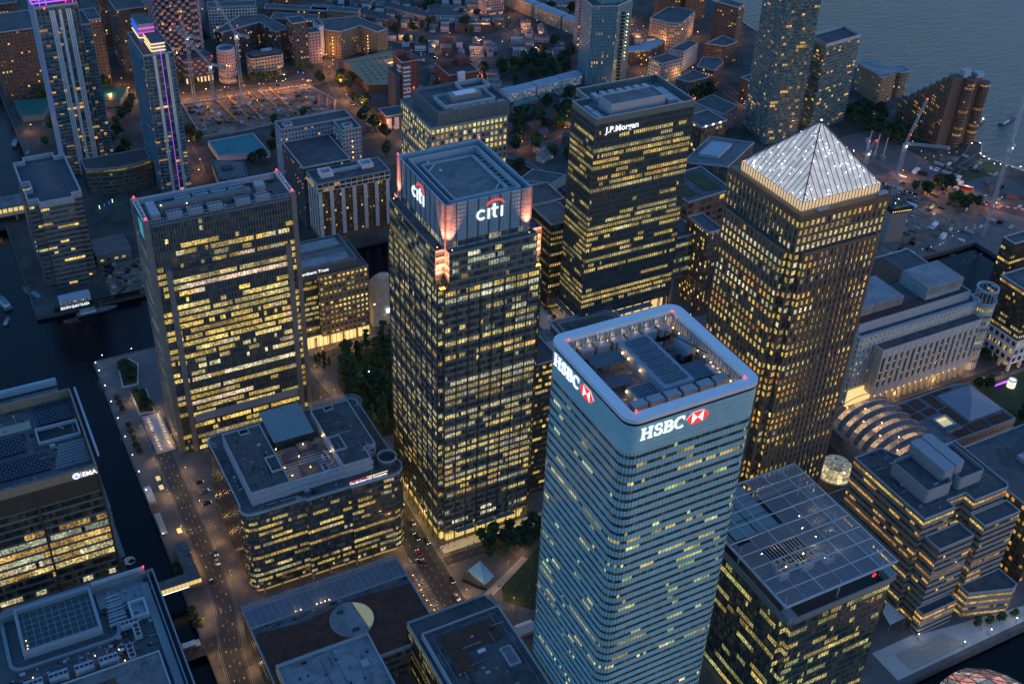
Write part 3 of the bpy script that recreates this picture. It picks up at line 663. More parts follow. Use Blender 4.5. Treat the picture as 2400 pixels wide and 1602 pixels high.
# ================================================================ J.P. Morgan tower
t = thing('office_tower', 'dark finned office tower with illuminated white bank name near its top', 'tower', (390, 568, 0))
P = [(354, 546.2), (425.4, 546.2), (425.4, 590), (365.5, 590), (365.5, 574.6), (354, 574.6)]
litj = Lit(41, dark=.14, full=.32, run=11, duty=.55, pal='y', br=.5, glow=.008, rows={37: 0, 36: 0, 35: 0, 34: 0, 33: .2, 32: .5, 7: 0, 8: .1, 0: 0, 1: 0})
facade(t, P, 9, 149, 3.9, 1.45, litj, 'strip', wh=2.4, sill=.9, depth=.25, mw=.17, mdepth=.2, band='band_dark', mull='fin_green', win='glass', body='wall_dark')
MB().ring(P, inset(P, .5), 149, 153).build('top_screen', 'fin_green', t)
MB().ring(inset(P, -.12), inset(P, .6), 153, 153.4).build('coping', 'parapet', t)
B = MB(); B.prism(inset(P, .5), 148.5, 149.6); B.build('roof', 'roof_mid', t)
clutter(t, 357, 548, 422, 588, 149.6, 60, 5); bx = rect(368.4, 552.6, 407.3, 568); MB().prism(bx, 149.6, 156.4, 0, 1).build('plant_house', ['parapet', 'roof_mid'], t); MB().ring(bx, inset(bx, .6), 156.4, 157.2).build('plant_parapet', 'parapet', t)
for k in range(7): MB().box(370+k*6.2, 572, 149.6, 373.4+k*6.2, 580, 153.4).build('cooling_unit', 'parapet', t)
for q in ((410, 553, 149.6, 416, 562, 153), (410, 565, 149.6, 419, 574, 152), (357, 549, 149.6, 361, 558, 152.4), (357.5, 560, 149.6, 361, 568, 152), (417, 550, 149.6, 420, 575, 151.2), (371, 548.5, 149.6, 405, 550.6, 151.4)): MB().box(*q).build('plant_box', 'plant', t)
for (x, y) in ((425, 546.6), (425, 589.6)): bulb(t, x, y, 154.1, .45, 'beacon_red', 'beacon'); lamp_light(t, (x, y, 154.8), 14, (1, .06, .06), .2)
MB().prism(inset(P, 3), 0, 9).build('lobby_glazing', 'lobby_hot', t)
S = MB(); pi = inset(P, 3)
for (i, a, b_, L, u, n) in edges(pi):
    for k in range(int(L/1.6)+1): S.obox(tuple(a+u*min(1.6*k, L)+n*.06), tuple(u), .08, .08, 0, 9)
S.build('lobby_frames', 'mull_dark', t, 'stuff')
for (i, a, b_, L, u, n) in edges(inset(P, .6)):
    for k in range(int(L/7)+1): MB().obox(tuple(a+u*min(7*k, L)), tuple(u), .6, .6, 0, 9).build('column', 'stone', t)
for q in ((381, 540.8, 409, 546),):
    MB().box(q[0], q[1], 8.2, q[2], q[3], 8.4).build('canopy', 'frit_glass', t); S = MB()
    for k in range(15): S.box(q[0]+k*1.95, q[1], 8.42, q[0]+k*1.95+.16, q[3], 8.75)
    S.build('canopy_ribs', 'steel', t, 'stuff')
MB().box(350, 549, 8.2, 354, 576, 8.4).build('canopy', 'frit_glass', t); S = MB()
for k in range(14): S.box(350, 549+k*2, 8.42, 354, 549.16+k*2, 8.75)
S.build('canopy_ribs', 'steel', t, 'stuff')
for k in range(9): lamp_light(t, (360+k*7.4, 540.5, 4), 320, (1, .6, .25), .5)
for k in range(5): lamp_light(t, (347.5, 552+k*9, 4), 380, (1, .6, .25), .5)
t = thing('office_wing', 'lower brown finned office wing beside the dark finned tower', 'office block', (356, 590, 0))
lw = Lit(43, dark=.25, full=.3, run=9, duty=.6, pal='y', br=.42); P = rect(346, 577, 365.2, 603)
facade(t, P, 0, 66, 4.0, 1.5, lw, 'strip', wh=2.2, depth=.3, mw=.25, mdepth=.3, band='band_dark', mull='mull_brown', win='glass'); roof(t, P, 66.8, .8, m='roof_mid')
t = thing('office_wing', 'teal glass office wing raised over the rail tracks', 'office block', (436, 558, 0))
lw = Lit(44, dark=.3, full=.1, run=5, duty=.3, pal='gy', br=.35); P = rect(427.5, 548, 445, 572)
facade(t, P, 20.5, 52, 4.0, 1.5, lw, 'strip', wh=2.6, depth=.2, mw=.12, mdepth=.1, band='band_steel', mull='fin_green', win='glass_teal'); roof(t, P, 52.8, .8)
for (x, y) in ((429, 549.5), (443.4, 549.5), (429, 570.4), (443.4, 570.4)): MB().box(x-.6, y-.6, 0, x+.6, y+.6, 20.4).build('column', 'concrete', t)
# ================================================================ 10 Upper Bank Street
t = thing('office_tower', 'broad glass slab tower with grey corner piers by the dark dock', 'tower', (124, 548, 0))
rows = {f: 0 for f in (35, 36)}
litu = Lit(52, dark=.1, full=.3, run=8, duty=.45, pal='ub', br=.6, glow=.01, rows={**rows, 34: 0, 33: .35, 32: .7, 31: .4, 30: .45, 5: 0, 6: .55})
P = rect(84, 535.4, 163, 562.2)
facade(t, P, 0, 147, 3.98, 1.5, litu, 'strip', wh=2.65, sill=.7, depth=.25, mw=.12, mdepth=.12, band='band_dark', mull='plant', win='glass', body='wall_dark')
bay = rect(91.4, 533.2, 157.6, 535.2)
litu2 = Lit(53, dark=.08, full=.4, run=8, duty=.5, pal='ub', br=.62, glow=.01, rows={5: 0, 4: .9, 29: 0, 0: .3})
facade(t, bay, 0, 120, 3.98, 1.5, litu2, 'strip', wh=2.65, sill=.7, depth=.25, mw=.1, mdepth=.1, band='band_dark', mull='plant', win='glass', body='wall_dark')
MB().box(91.4, 533.2, 120, 157.6, 535.3, 120.5).build('ledge', 'roof', t)
S = MB()
for (x0, x1, yy) in ((94.3, 154.6, 533.04), ):
    for k in range(40): x = x0+(x1-x0)*k/40; MB().box(x+.05, yy-.02, 20.6, x+(x1-x0)/40-.05, yy+.12, 25.8).build('plant_louvre', 'blue_clad', t)
for q in ((83.7, 535.0, 86.6, 538.5), (160.6, 535.0, 163.3, 538.5), (83.7, 559, 86.6, 562.5), (160.6, 559, 163.3, 562.5)): MB().box(q[0], q[1], 0, q[2], q[3], 151).build('corner_pier', 'grey_pier', t)
for q in ((91.0, 532.6, 93.8, 535.5), (155.0, 532.6, 158.0, 535.5)): MB().box(q[0], q[1], 0, q[2], q[3], 121.2).build('inner_pier', 'grey_pier', t)
S = MB()
for k in range(51): S.box(86.6+k*1.48, 535.3, 147, 86.7+k*1.48, 535.5, 151)
for z in (147.2, 149, 150.7): S.box(86.6, 535.35, z, 160.6, 535.45, z+.2)
S.build('roof_screen', 'steel', t, 'stuff')
MB().prism(inset(P, .3), 146.9, 147.4).build('roof', 'roof', t); MB().box(87, 560.5, 147.4, 160, 561.9, 150.6).build('roof_wall', 'parapet', t)
for xx in (84.2, 160.4):
    fr = MB(); fr.box(xx, 535.4, 150.4, xx+.4, 562, 150.9); fr.box(xx+2.2, 535.4, 150.4, xx+2.6, 562, 150.9); fr.build('roof_frame', 'white_paint', t)
    for k in range(10): MB().box(xx, 536.5+k*2.7, 150.92, xx+2.6, 536.9+k*2.7, 151.2).build('frame_rung', 'white_paint', t)
    for yy in (536, 561.4): bulb(t, xx+1.3, yy, 152, .45, 'beacon_red', 'beacon'); lamp_light(t, (xx+1.3, yy+.5, 152.6), 26, (1, .08, .1), .2)
for k in range(5): unit(t, 97+k*10.5+(4 if k > 2 else 0), 539, 104.6+k*10.5+(4 if k > 2 else 0), 543, 147.4, 150.4, 4)
for k in range(4): unit(t, 105+k*9.4, 553.5, 112.6+k*9.4, 557.5, 147.4, 150.2, 4)
clutter(t, 95, 537, 158, 560, 147.4, 60, 4); MB().box(95, 546, 147.4, 143, 550.6, 151.4).build('plant_house', 'roof_mid', t); MB().box(89.5, 541, 147.4, 94, 556, 150.6).build('plant_box', 'plant', t); MB().box(146, 548, 147.4, 151, 553.5, 152).build('plant_box', 'plant', t)
for (x, y) in ((96, 547.5), (108.5, 544.6)): bulb(t, x, y, 151.6, .3, 'lamp_warm', 'roof_lamp'); lamp_light(t, (x, y, 152.3), 20, (1, .85, .6))
mat('tube_teal', (.2, .8, .7), .5, var=0, emit=(.05, .6, .45), es=.22); MB().box(83.5, 536.4, 140.5, 83.66, 545, 149.5).build('light_panel', 'tube_teal', t)
for k in range(7): lamp_light(t, (90+k*11.5, 531.2, 3), 50, (1, .6, .25))
# ================================================================ McGraw Hill block (20 Canada Square)
t = thing('office_block', 'round cornered dark banded office block with a pale two wing roof and glass atrium', 'office block', (128, 440, 0))
P = [(94, 411.4), (118, 411.4), (118, 410.2), (141, 410.2), (141, 409.4), (158, 409.4)]
P += [(163.5+7*math.cos(RAD(a)), 416+7*math.sin(RAD(a))) for a in (-90, -60, -30, 0, 30)]+[(169, 424), (169, 465)]
P += [(164+5*math.cos(RAD(a)), 471+5*math.sin(RAD(a))) for a in (0, 30, 60, 90)]+[(94, 476)]
P += [(92.5+5*math.cos(RAD(a)), 471+5*math.sin(RAD(a))) for a in (90, 120, 150, 180)]+[(88, 464), (88.4, 420)]
P += [(92.4+5*math.cos(RAD(a)), 416.4+5*math.sin(RAD(a))) for a in (180, 210, 240)]
litm = Lit(61, dark=.25, full=.14, run=5, duty=.3, pal='yw', br=.5, glow=.02, rows={1: .9, 2: .75, 3: .3, 0: .5, 10: .7, 12: .2})
facade(t, P, 4.5, 54, 3.85, 1.5, litm, 'strip', wh=2.1, sill=1.0, depth=.3, mw=.09, mdepth=.05, band='band_dark', mull='mull_brown', win='glass', body='wall_dark', minlen=1.2)
MB().prism(inset(P, 3), 0, 4.5).build('lobby_glazing', 'lobby_dim', t)
for (i, a, b_, L, u, n) in edges(inset(P, 1.0)):
    if L > 12:
        for k in range(int(L/9)+1): c = a+u*min(9*k, L); MB().cyl(c.x, c.y, 0, 4.5, .5, 10).build('column', 'concrete', t)
roof(t, P, 54.6, .5, .55)
# roof wings
wp = [(94, 417.4), (156, 417.4), (156, 426.5), (161, 426.5), (161, 465.4), (140.5, 465.4), (140.5, 418.4), (113.5, 418.4), (113.5, 465.4), (94, 465.4)]
for q in ([(94, 417.4), (113.5, 417.4), (113.5, 465.4), (94, 465.4)], [(140.5, 417.4), (155, 417.4), (155, 426.5), (161, 426.5), (161, 465.4), (140.5, 465.4)]):
    MB().prism(q, 54.6, 62.3, 0, 1).build('roof_wing', ['parapet', 'roof'], t); MB().ring(inset(q, -.06), inset(q, .42), 62.0, 63.0).build('wing_coping', 'parapet', t)
for k in range(13):
    x = 95+k*4.7
    for z in (55.4, 58.9): MB().box(x, 417.1, z, x+4.5, 417.35, z+2.6).build('roof_panel', 'blue_clad', t)
MB().box(113.6, 417.6, 54.6, 140.4, 419, 61.8).build('roof_wall', 'parapet', t)
for q in ((107.6, 427.5, 62.3, 113.4, 439, 62.7), (140.6, 429, 62.3, 147, 440.5, 62.7)): MB().ring(rect(q[0], q[1], q[3], q[4]), inset(rect(q[0], q[1], q[3], q[4]), .5), 62.0, 63.5).build('roof_kerb', 'parapet', t)
for q in ((102, 460.8, 107, 465), (147, 461, 152, 465)): MB().ring(rect(*q), inset(rect(*q), .4), 62.31, 63.3).build('roof_light_kerb', 'parapet', t); MB().prism(inset(rect(*q), .4), 62.3, 62.4).build('roof_light', 'dark', t)
# atrium well with plant, lit from lamps
MB().box(113.6, 419.1, 54.6, 140.4, 452, 55.2).build('well_floor', 'tan_clad', t); S = MB()
for k in range(12): S.box(113.8, 421+k*2.1, 57.2, 140.2, 421.35+k*2.1, 57.5)
for k in range(4): S.box(118+k*6, 419.2, 56.9, 118.3+k*6, 446, 57.15)
S.build('well_beams', 'steel', t, 'stuff')
for q in ((122, 421, 57.6, 131, 431, 58.6), (117, 437, 57.6, 124, 443, 59), (126, 441, 57.6, 133, 447, 59.5), (134, 438, 57.6, 139, 444, 58.6)): MB().box(*q).build('plant_box', 'roof', t)
for q in ((132, 423), (135, 430), (137, 436)): unit(t, q[0], q[1], q[0]+3.4, q[1]+4.4, 57.6, 58.4, 2, 'plant')
for (x, y) in ((115, 431), (116.5, 424), (139.5, 433), (139.8, 446), (124, 436), (129, 444), (115.5, 446), (126.5, 426)):
    bulb(t, x, y, 60.4, .3, 'lamp_warm', 'roof_lamp'); lamp_light(t, (x, y, 61), 190, (1, .58, .22), .3)
B = MB(); az = lambda y: 61.2+(y-450)*.05; B.face([(116, 450, az(450)), (137, 450, az(450)), (137, 475, az(475)), (116, 475, az(475))]); B.build('atrium_roof', 'frit_glass', t); S = MB()
for k in range(5): S.tube((116+k*5.25, 450, az(450)+.1), (116+k*5.25, 475, az(475)+.1), .1, 4)
for k in range(13): y = 450+k*2.08; S.tube((116, y, az(y)+.06), (137, y, az(y)+.06), .06, 4)
S.build('atrium_bars', 'steel', t, 'stuff'); MB().box(116.4, 450.6, 55, 136.6, 451, 61).build('atrium_glazing', 'glass_green', t)
clutter(t, 96, 420, 111, 462, 62.3, 22, 8); clutter(t, 143, 420, 159, 462, 62.3, 22, 9); clutter(t, 89.6, 425, 93, 460, 54.6, 14, 10); clutter(t, 96, 412.6, 155, 416.4, 54.6, 16, 11); railing(t, inset(P, .3), 55.1)
# pergolas over the rear corners and the ring on the front turret
def pergola(cx, cy_, a0, a1, r0, r1, z):
    S = MB(); n = 14
    for i in range(n):
        t0 = RAD(a0+(a1-a0)*i/n); t1 = RAD(a0+(a1-a0)*(i+1)/n)
        for r in (r0, r1): S.tube((cx+r*math.cos(t0), cy_+r*math.sin(t0), z), (cx+r*math.cos(t1), cy_+r*math.sin(t1), z), .13, 4)
        S.tube((cx+r0*math.cos(t0), cy_+r0*math.sin(t0), z), (cx+r1*math.cos(t0), cy_+r1*math.sin(t0), z), .1, 4)
    S.build('pergola', 'steel', t, 'stuff')
pergola(93, 471, 70, 250, 4.2, 6.6, 56.4); pergola(164, 471, -60, 120, 4.2, 6.6, 56.4)
S = MB()
for y in (476.4, 478.6): S.tube((93, y, 56.4), (116, y, 56.4), .13, 4); S.tube((137, y, 56.4), (164, y, 56.4), .13, 4)
for k in range(15): S.tube((94+k*1.6, 476.4, 56.4), (94+k*1.6, 478.6, 56.4), .09, 4); S.tube((138+k*1.8, 476.4, 56.4), (138+k*1.8, 478.6, 56.4), .09, 4)
S.build('pergola', 'steel', t, 'stuff')
MB().ring(circ(164.6, 420.6, 5, 24), circ(164.6, 420.6, 4.4, 24), 57.2, 58).build('turret_ring', 'parapet', t)
MB().ring(circ(164.6, 420.6, 4.8, 24), circ(164.6, 420.6, 4.6, 24), 54.7, 57.2).build('turret_drum', 'roof_mid', t)
for k in range(6): lamp_light(t, (92+k*13, 407, 3), 170, (1, .55, .18))
for k in range(4): lamp_light(t, (85, 418+k*13, 3.5), 200, (1, .45, .18))
# ================================================================ EMA block
t = thing('office_block', 'brown clad office block with brightly lit open plan floors and a white agency sign', 'office block', (-5, 490, 0))
P = rect(-80, 458, 32.6, 524)
lite_ = Lit(71, dark=0, full=1, run=8, duty=1, pal='yw', br=.5, rows={0: .3, 1: 0, 2: 0, 3: 1, 4: 1, 5: 1, 6: 1, 7: .95, 8: .4, 9: .12, 10: .06, 11: 0})
facade(t, P, 0, 56, 4.6, 1.6, lite_, 'strip', wh=3.5, sill=.5, depth=.4, mw=.1, mdepth=.0, band='band_steel', mull='mull_brown', win='glass_desk_noise', body='wall_dark')
for k in range(4): MB().ring(P, inset(P, .6), 56+k*2.6, 56+k*2.6+2.5).build('louvre_panel', 'mull_brown', t)
MB().ring(inset(P, -.1), inset(P, .5), 66.4, 71.2).build('sign_fascia', 'brick_tan', t)
S = MB()
for k in range(70): S.box(-79+k*1.6, 457.85, 44, -78.86+k*1.6, 458.05, 66)
S.build('facade_fins', 'mull_dark', t, 'stuff')
for x in (-25, 3.5, 32.7): MB().box(x-.5, 457.4, 0, x+.5, 458.2, 66.3).build('column', 'mull_brown', t)
MB().prism(inset(P, .5), 65.4, 66.4).build('roof', 'roof', t)
MB().box(32.9, 459, 8, 36.6, 523, 9).build('side_ledge', 'band_steel', t)
S = MB()
for z in range(9): MB().box(32.7, 458.4, 6+z*4.6, 34.8, 524, 6.4+z*4.6).build('side_balcony', 'band_steel', t)
MB().box(34.4, 466, 70, 35.4, 524, 71.4).build('edge_beam', 'parapet', t); MB().box(-60, 534, 68, 27.6, 535.6, 72).build('back_screen', 'crown_glass', t); MB().box(-60, 524.1, 60, 27.5, 533.9, 66.5).build('plant_deck', 'roof_mid', t)
for (x0, y0, x1, y1) in ((13, 505, 30, 522), (-30, 488, 6, 503), (-40, 470, 14, 485)):
    S = MB(); w_ = int((x1-x0)/1.4); h_ = int((y1-y0)/1.8)
    for i in range(w_):
        for j in range(h_): S.box(x0+i*1.4+.1, y0+j*1.8+.1, 66.4, x0+i*1.4+1.2, y0+j*1.8+1.5, 67.3+.25*((i+j) % 2))
    S.build('roof_plant', 'solar', t, 'stuff')
for k in range(8): MB().box(15+.6*k, 469+k*2.3, 66.4, 31, 469.25+k*2.3, 67.8).build('pipe_rack', 'plant', t)
clutter(t, -30, 462, 30, 520, 66.4, 90, 12); railing(t, inset(P, .6), 71.2, .9); MB().ring(rect(11, 490, 31, 502), inset(rect(11, 490, 31, 502), .8), 66.4, 68.2).build('roof_kerb', 'parapet', t); MB().prism(rect(12, 491, 30, 501), 66.4, 66.6).build('roof_light', 'dark', t)
MB().box(-20, 505, 66.4, 10, 512, 66.9).build('sedum_bed', 'tan_clad', t); MB().box(-12, 524.3, 66.6, 27, 525, 69).build('roof_wall', 'parapet', t)
# ================================================================ foreground left block
t = thing('office_block', 'nearest left office block with a big glass roof light and a red roof beacon', 'office block', (10, 360, 0))
P = rect(-70, 280, 42.4, 402); z = 50
litI = Lit(73, dark=.3, full=.2, duty=.4, pal='yw', br=.4)
facade(t, P, 0, 46, 4.2, 1.5, litI, 'strip', wh=2.6, sill=.9, depth=.2, mw=.1, mdepth=.08, band='band_steel', mull='mull_dark', win='glass')
MB().prism(inset(P, .4), 45.5, 46.4).build('roof', 'slate', t); MB().ring(P, inset(P, .7), 46, 50.2).build('parapet_screen', 'band_steel', t)
MB().box(35.2, 285, 46.4, 38.6, 398, 47.6).build('service_gangway', 'band_steel', t); MB().box(39.4, 282, 46.4, 39.9, 401, 49.8).build('inner_screen', 'band_steel', t)
gq = rect(-17.6, 377, 14.8, 403.6); MB().prism(inset(gq, 1.2), 46.4, 48.6).build('roof_glazing', 'glass_green', t)
MB().ring(gq, inset(gq, 1.3), 46.4, 50.6).build('roof_light_kerb', 'grey_screen', t); S = MB()
for k in range(1, 11): S.box(-17.6+k*2.95, 378.3, 48.61, -17.48+k*2.95, 402.3, 48.8)
for k in range(1, 8): S.box(-16.3, 377+k*3.3, 48.81, 13.5, 377.1+k*3.3, 48.9)
S.build('glazing_bars', 'steel', t, 'stuff')
mat('atrium_glow', (.06, .06, .07), .2, var=.2, emit=(1., .6, .35), es=.05); MB().prism(inset(gq, 1.25), 46.42, 48.3).build('atrium_floor', 'atrium_glow', t)
for (x, y) in ((-15.3, 385), (-15.2, 382), (12.4, 379.2), (-15.4, 380.2)): bulb(t, x, y, 49.1, .22, 'lamp_warm', 'roof_lamp')
MB().ring(rrect(-24, 371, 22, 408, 5), rrect(-22.5, 372.5, 20.5, 406.5, 4), 46.4, 47.6).build('gutter_kerb', 'band_steel', t)
for (x0, y0, x1, y1, n_) in ((22, 374, 29.5, 377.6, 4), (26.2, 366.5, 29.3, 373.6, 3), (21.4, 356, 24.4, 363.6, 3), (9.8, 357.8, 17.4, 362.2, 4), (0, 358, 7.6, 362.4, 4), (-10.2, 358.2, -2.6, 362.6, 4), (-20, 358.2, -12.6, 362.6, 4)): unit(t, x0, y0, x1, y1, 47.4, 49.8, n_)
MB().ring(rect(27.5, 377.5, 35, 388), rect(28.6, 378.6, 33.9, 386.9), 46.4, 49.6).build('vent_kerb', 'parapet', t); MB().box(28.7, 378.7, 46.4, 33.8, 386.8, 47.4).build('vent_floor', 'plant', t)
S = MB()
for k in range(9): MB().box(18+.2*k, 379+k*2, 46.4, 26-.1*k, 379.8+k*2, 47.8+.3*(k % 3)).build('pipe_run', 'plant', t)
MB().prism([(-60, 300), (33.4, 300), (33.4, 354.8), (-60, 354.8)], 46.4, 49.4, 0, 1).build('front_deck', ['parapet', 'roof_mid'], t); MB().ring(rect(-60, 300, 33.6, 355), rect(-59.4, 300.6, 33, 354.4), 49.4, 50).build('deck_kerb', 'parapet', t)
MB().box(-30, 310, 49.41, 14, 349, 49.6).build('sedum_bed', 'roof_brown', t)
clutter(t, 16, 358, 38, 400, 46.4, 110, 13); clutter(t, -28, 357, 20, 370, 46.4, 60, 14); clutter(t, -30, 304, 32, 352, 49.4, 40, 15); railing(t, inset(P, .35), 50.2); MB().box(16, 391, 46.4, 37, 403, 46.9).build('roof_wall', 'band_steel', t); MB().box(15.6, 403, 46.4, 38.8, 404.4, 51.5).build('back_screen', 'parapet', t)
bulb(t, 38.6, 403.6, 51.9, .36, 'beacon_red', 'beacon'); lamp_light(t, (37.8, 402.6, 51.8), 22, (1, .05, .08))
for (x, y) in ((-16, 364.5), (-1.2, 356), (18.6, 364), (9, 365), (19.6, 357)): bulb(t, x, y, 48.4, .26, 'lamp_warm', 'roof_lamp'); lamp_light(t, (x, y, 49.4), 40, (1, .65, .25))
# ================================================================ mall roofs in the foreground
t = thing('shopping_mall', 'low mall block with brown planted roof and a round roof disc', 'mall', (115, 365, 0))
P = [(76.5, 335), (155.6, 335), (155.6, 388), (76.5, 388)]
litJ = Lit(81, dark=.4, full=.1, duty=.3, pal='y', br=.3)
facade(t, P, 0, 18, 4.5, 2., litJ, 'strip', wh=2.6, depth=.2, band='band_steel', mull='mull_dark', win='glass')
MB().prism(inset(P, .2), 17.6, 18.4).build('roof', 'roof_mid', t); MB().ring(P, inset(P, .5), 18, 19.6).build('parapet', 'parapet', t)
MB().prism([(78.2, 336), (155, 336), (155, 371), (128, 373.4), (100, 370), (78.2, 372.6)], 18.4, 18.9).build('planted_roof', 'roof_brown', t)
S = MB()
for k in range(25): S.box(76.6+k*3.16, 375.6, 20.1, 76.75+k*3.16, 389.4, 20.4)
for k in range(28): S.box(76.6, 375.6+k*.5, 20.0, 155.4, 375.72+k*.5, 20.08)
S.build('canopy_slats', 'steel', t, 'stuff'); MB().box(76.6, 375.1, 19.6, 155.4, 375.5, 20.9).build('canopy_beam', 'parapet', t); MB().box(76.6, 389.5, 19.6, 155.4, 389.8, 20.6).build('canopy_beam', 'parapet', t)
S = MB()
for k in range(40): S.box(77+k*1.97, 389.9, 20.1, 77.1+k*1.97, 391.4, 20.25)
S.build('canopy_brackets', 'steel', t, 'stuff')
for k in range(30): S = 0
for x in (99, 101.5, 109.5, 111.6, 113.7, 115.8): bulb(t, x, 377.3, 19.4, .33, 'lamp_warm', 'canopy_lamp')
lamp_light(t, (100, 378, 19), 40, (1, .75, .4)); lamp_light(t, (112.5, 378, 19), 50, (1, .75, .4))
for k in range(14): MB().cyl(82+k*5.4, 389.6, 20.6, 21.3, .16, 6).build('light_post', 'white_paint', t)
clutter(t, 79, 373.2, 154, 375, 18.4, 26, 16); railing(t, inset(P, .25), 19.6, .9); MB().prism(circ(121, 361, 10.2, 40), 18.9, 19.7).build('roof_disc', 'roof_pale', t)
mat('skylight_glow', (.3, .3, .2), .3, var=.25, scale=1.2, emit=(.85, .8, .3), es=.22)
a0 = [(121+10.25*math.cos(RAD(a)), 361+10.25*math.sin(RAD(a))) for a in range(-58, 75, 7)]
MB().prism(a0, 19.0, 19.9).build('skylight', 'skylight_glow', t); S = MB()
for k in range(14): 
    y = 352+k*1.4; xr = 121+math.sqrt(max(.1, 10.1**2-(y-361)**2)); S.box(125.6, y, 19.91, xr, y+.12, 20.0)
S.build('skylight_bars', 'steel', t, 'stuff'); MB().ring(circ(121, 361, 10.4, 40), circ(121, 361, 10.1, 40), 18.9, 20.1).build('disc_rim', 'parapet', t)
for q in ((116, 366.5), (118.8, 353.6)): MB().ring(rect(q[0], q[1], q[0]+3, q[1]+1.6), rect(q[0]+.3, q[1]+.3, q[0]+2.7, q[1]+1.3), 19.7, 20.1).build('roof_hatch', 'dark', t)
S = MB()
for k in range(30): S.box(156.2, 345+k*1.45, 12, 165.4, 345.1+k*1.45, 12.25)
for x in (158, 161, 164): S.box(x, 344, 12.26, x+.15, 390, 12.5)
S.build('street_canopy', 'steel', t, 'stuff')
for k in range(10): bulb(t, 160.8+.5*math.sin(k), 349+k*3.6, 11.5, .24, 'lamp_orange', 'canopy_lamp')
t = thing('office_block', 'pale flat roofed block in front of the round roof disc', 'office block', (100, 320, 0))
P = rect(79, 250, 122.8, 345); facade(t, P, 0, 25, 4.2, 2., Lit(82, duty=.2, br=.3), 'strip', wh=2.4, depth=.2, band='band_steel', mull='mull_dark', win='glass')
MB().prism(inset(P, .2), 24.6, 25.2).build('roof', 'roof_pale', t); MB().ring(P, inset(P, .8), 25, 26.6).build('parapet', 'parapet', t)
for q in ((113.5, 328, 25.2, 117, 331.5, 26.2), (83, 318, 25.2, 94, 327, 27)): MB().box(*q).build('roof_light', 'parapet', t)
MB().ring(rect(83, 306, 95, 318), rect(84, 307, 94, 317), 25.2, 27).build('plant_kerb', 'parapet', t)
for (x, y) in ((104, 337), (108, 330), (90, 334), (97, 331), (112, 322), (101, 320)): MB().box(x, y, 25.2, x+.8, y+.8, 25.6).build('roof_drain', 'dark', t)
clutter(t, 81, 300, 121, 343, 25.2, 40, 17); railing(t, inset(P, .4), 26.6, .9); MB().tube((106, 270, 25.4), (104, 343, 25.4), .2).build('roof_pipe', 'roof_mid', t); MB().tube((100, 270, 25.4), (98, 341, 25.4), .2).build('roof_pipe', 'roof_mid', t)
t = thing('office_block', 'dark roofed block with brown sedum bed beside the blue banded tower', 'office block', (162, 310, 0))
P = [(140, 240), (182, 240), (182, 334), (180, 340), (140, 340)]
facade(t, P, 0, 28, 4.2, 1.5, Lit(83, dark=.1, full=.4, duty=.5, pal='gy', br=.25), 'strip', wh=3.0, depth=.2, band='mull_brown', mull='mull_dark', win='glass')
MB().prism(inset(P, .2), 27.6, 28.4).build('roof', 'roof', t); MB().ring(P, inset(P, .5), 28, 29.4).build('parapet', 'parapet', t)
q = rect(142.4, 240.5, 181.6, 329.2); MB().prism(q, 28.4, 31.4, 0, 1).build('upper_roof', ['parapet', 'roof'], t); MB().ring(q, inset(q, .7), 31.4, 32.2).build('upper_kerb', 'parapet', t); MB().ring(inset(q, 3.4), inset(q, 3.9), 31.41, 31.8).build('inner_kerb', 'roof_mid', t)
clutter(t, 144, 285, 180, 327, 31.4, 34, 18); railing(t, inset(P, .25), 29.4, .9); MB().prism([(148.5, 300), (157, 300), (157, 311.7), (175, 311.7), (175, 323.8), (148.5, 323.8)], 31.41, 31.7).build('sedum_bed', 'roof_brown', t)
MB().ring(rect(170.2, 295.2, 175.6, 306), rect(170.8, 295.8, 175, 305.4), 31.4, 32.6).build('skylight_kerb', 'parapet', t); S = MB()
for k in range(11): S.box(171, 296.2+k*.85, 31.9, 174.9, 296.6+k*.85, 32.1)
S.build('skylight_louvres', 'plant', t, 'stuff'); MB().box(161, 308, 31.4, 164.5, 309.6, 32.2).build('roof_hatch', 'white_paint', t)
for k in range(14): lamp_light(t, (182.9, 262+k*5.4, 24), 9, (1, .68, .3)); 
MB().box(182.1, 255, 28.5, 182.5, 339, 30.6).build('lit_screen', 'tan_clad', t)
# ================================================================ louvre-topped block
t = thing('office_block', 'dark glass office block under a wide white slatted roof canopy', 'office block', (300, 270, 0))
P = notched(270, 237.4, 330.8, 306, 3.2)
litk = Lit(91, dark=.18, full=.12, run=6, duty=.35, pal='gy', br=.42, glow=.015, rows={14: .5, 15: .4})
facade(t, P, 0, 67, 4.2, 1.5, litk, 'strip', wh=2.9, sill=.7, depth=.15, mw=.08, mdepth=.04, band='band_dark', mull='mull_dark', win='glass_green', body='wall_dark', minlen=1)
MB().prism(inset(P, .2), 66.6, 67.4).build('roof', 'dark', t); MB().ring(P, inset(P, .6), 67, 70.4).build('parapet_screen', 'band_steel', t)
for q in ((270, 237.4), (325.6, 237.4)): MB().box(q[0]+.3, q[1]+.3, 67.4, q[0]+5, q[1]+5.4, 71.6).build('corner_block', 'band_steel', t)
X0, Y0, X1, Y1, Zc = 267.6, 238.2, 329.4, 309.6, 79.0
for q in ((X0, Y0, X1, Y0+.7), (X0, Y1-.7, X1, Y1), (X0, Y0+.71, X0+.7, Y1-.71), (X1-.7, Y0+.71, X1, Y1-.71)): MB().box(q[0], q[1], Zc-.5, q[2], q[3], Zc+.5).build('canopy_edge', 'steel', t)
for k in range(1, 9): MB().box(X0+.72, Y0+k*(Y1-Y0)/9-.2, Zc+.25, X1-.72, Y0+k*(Y1-Y0)/9+.2, Zc+.9).build('canopy_truss', 'steel', t)
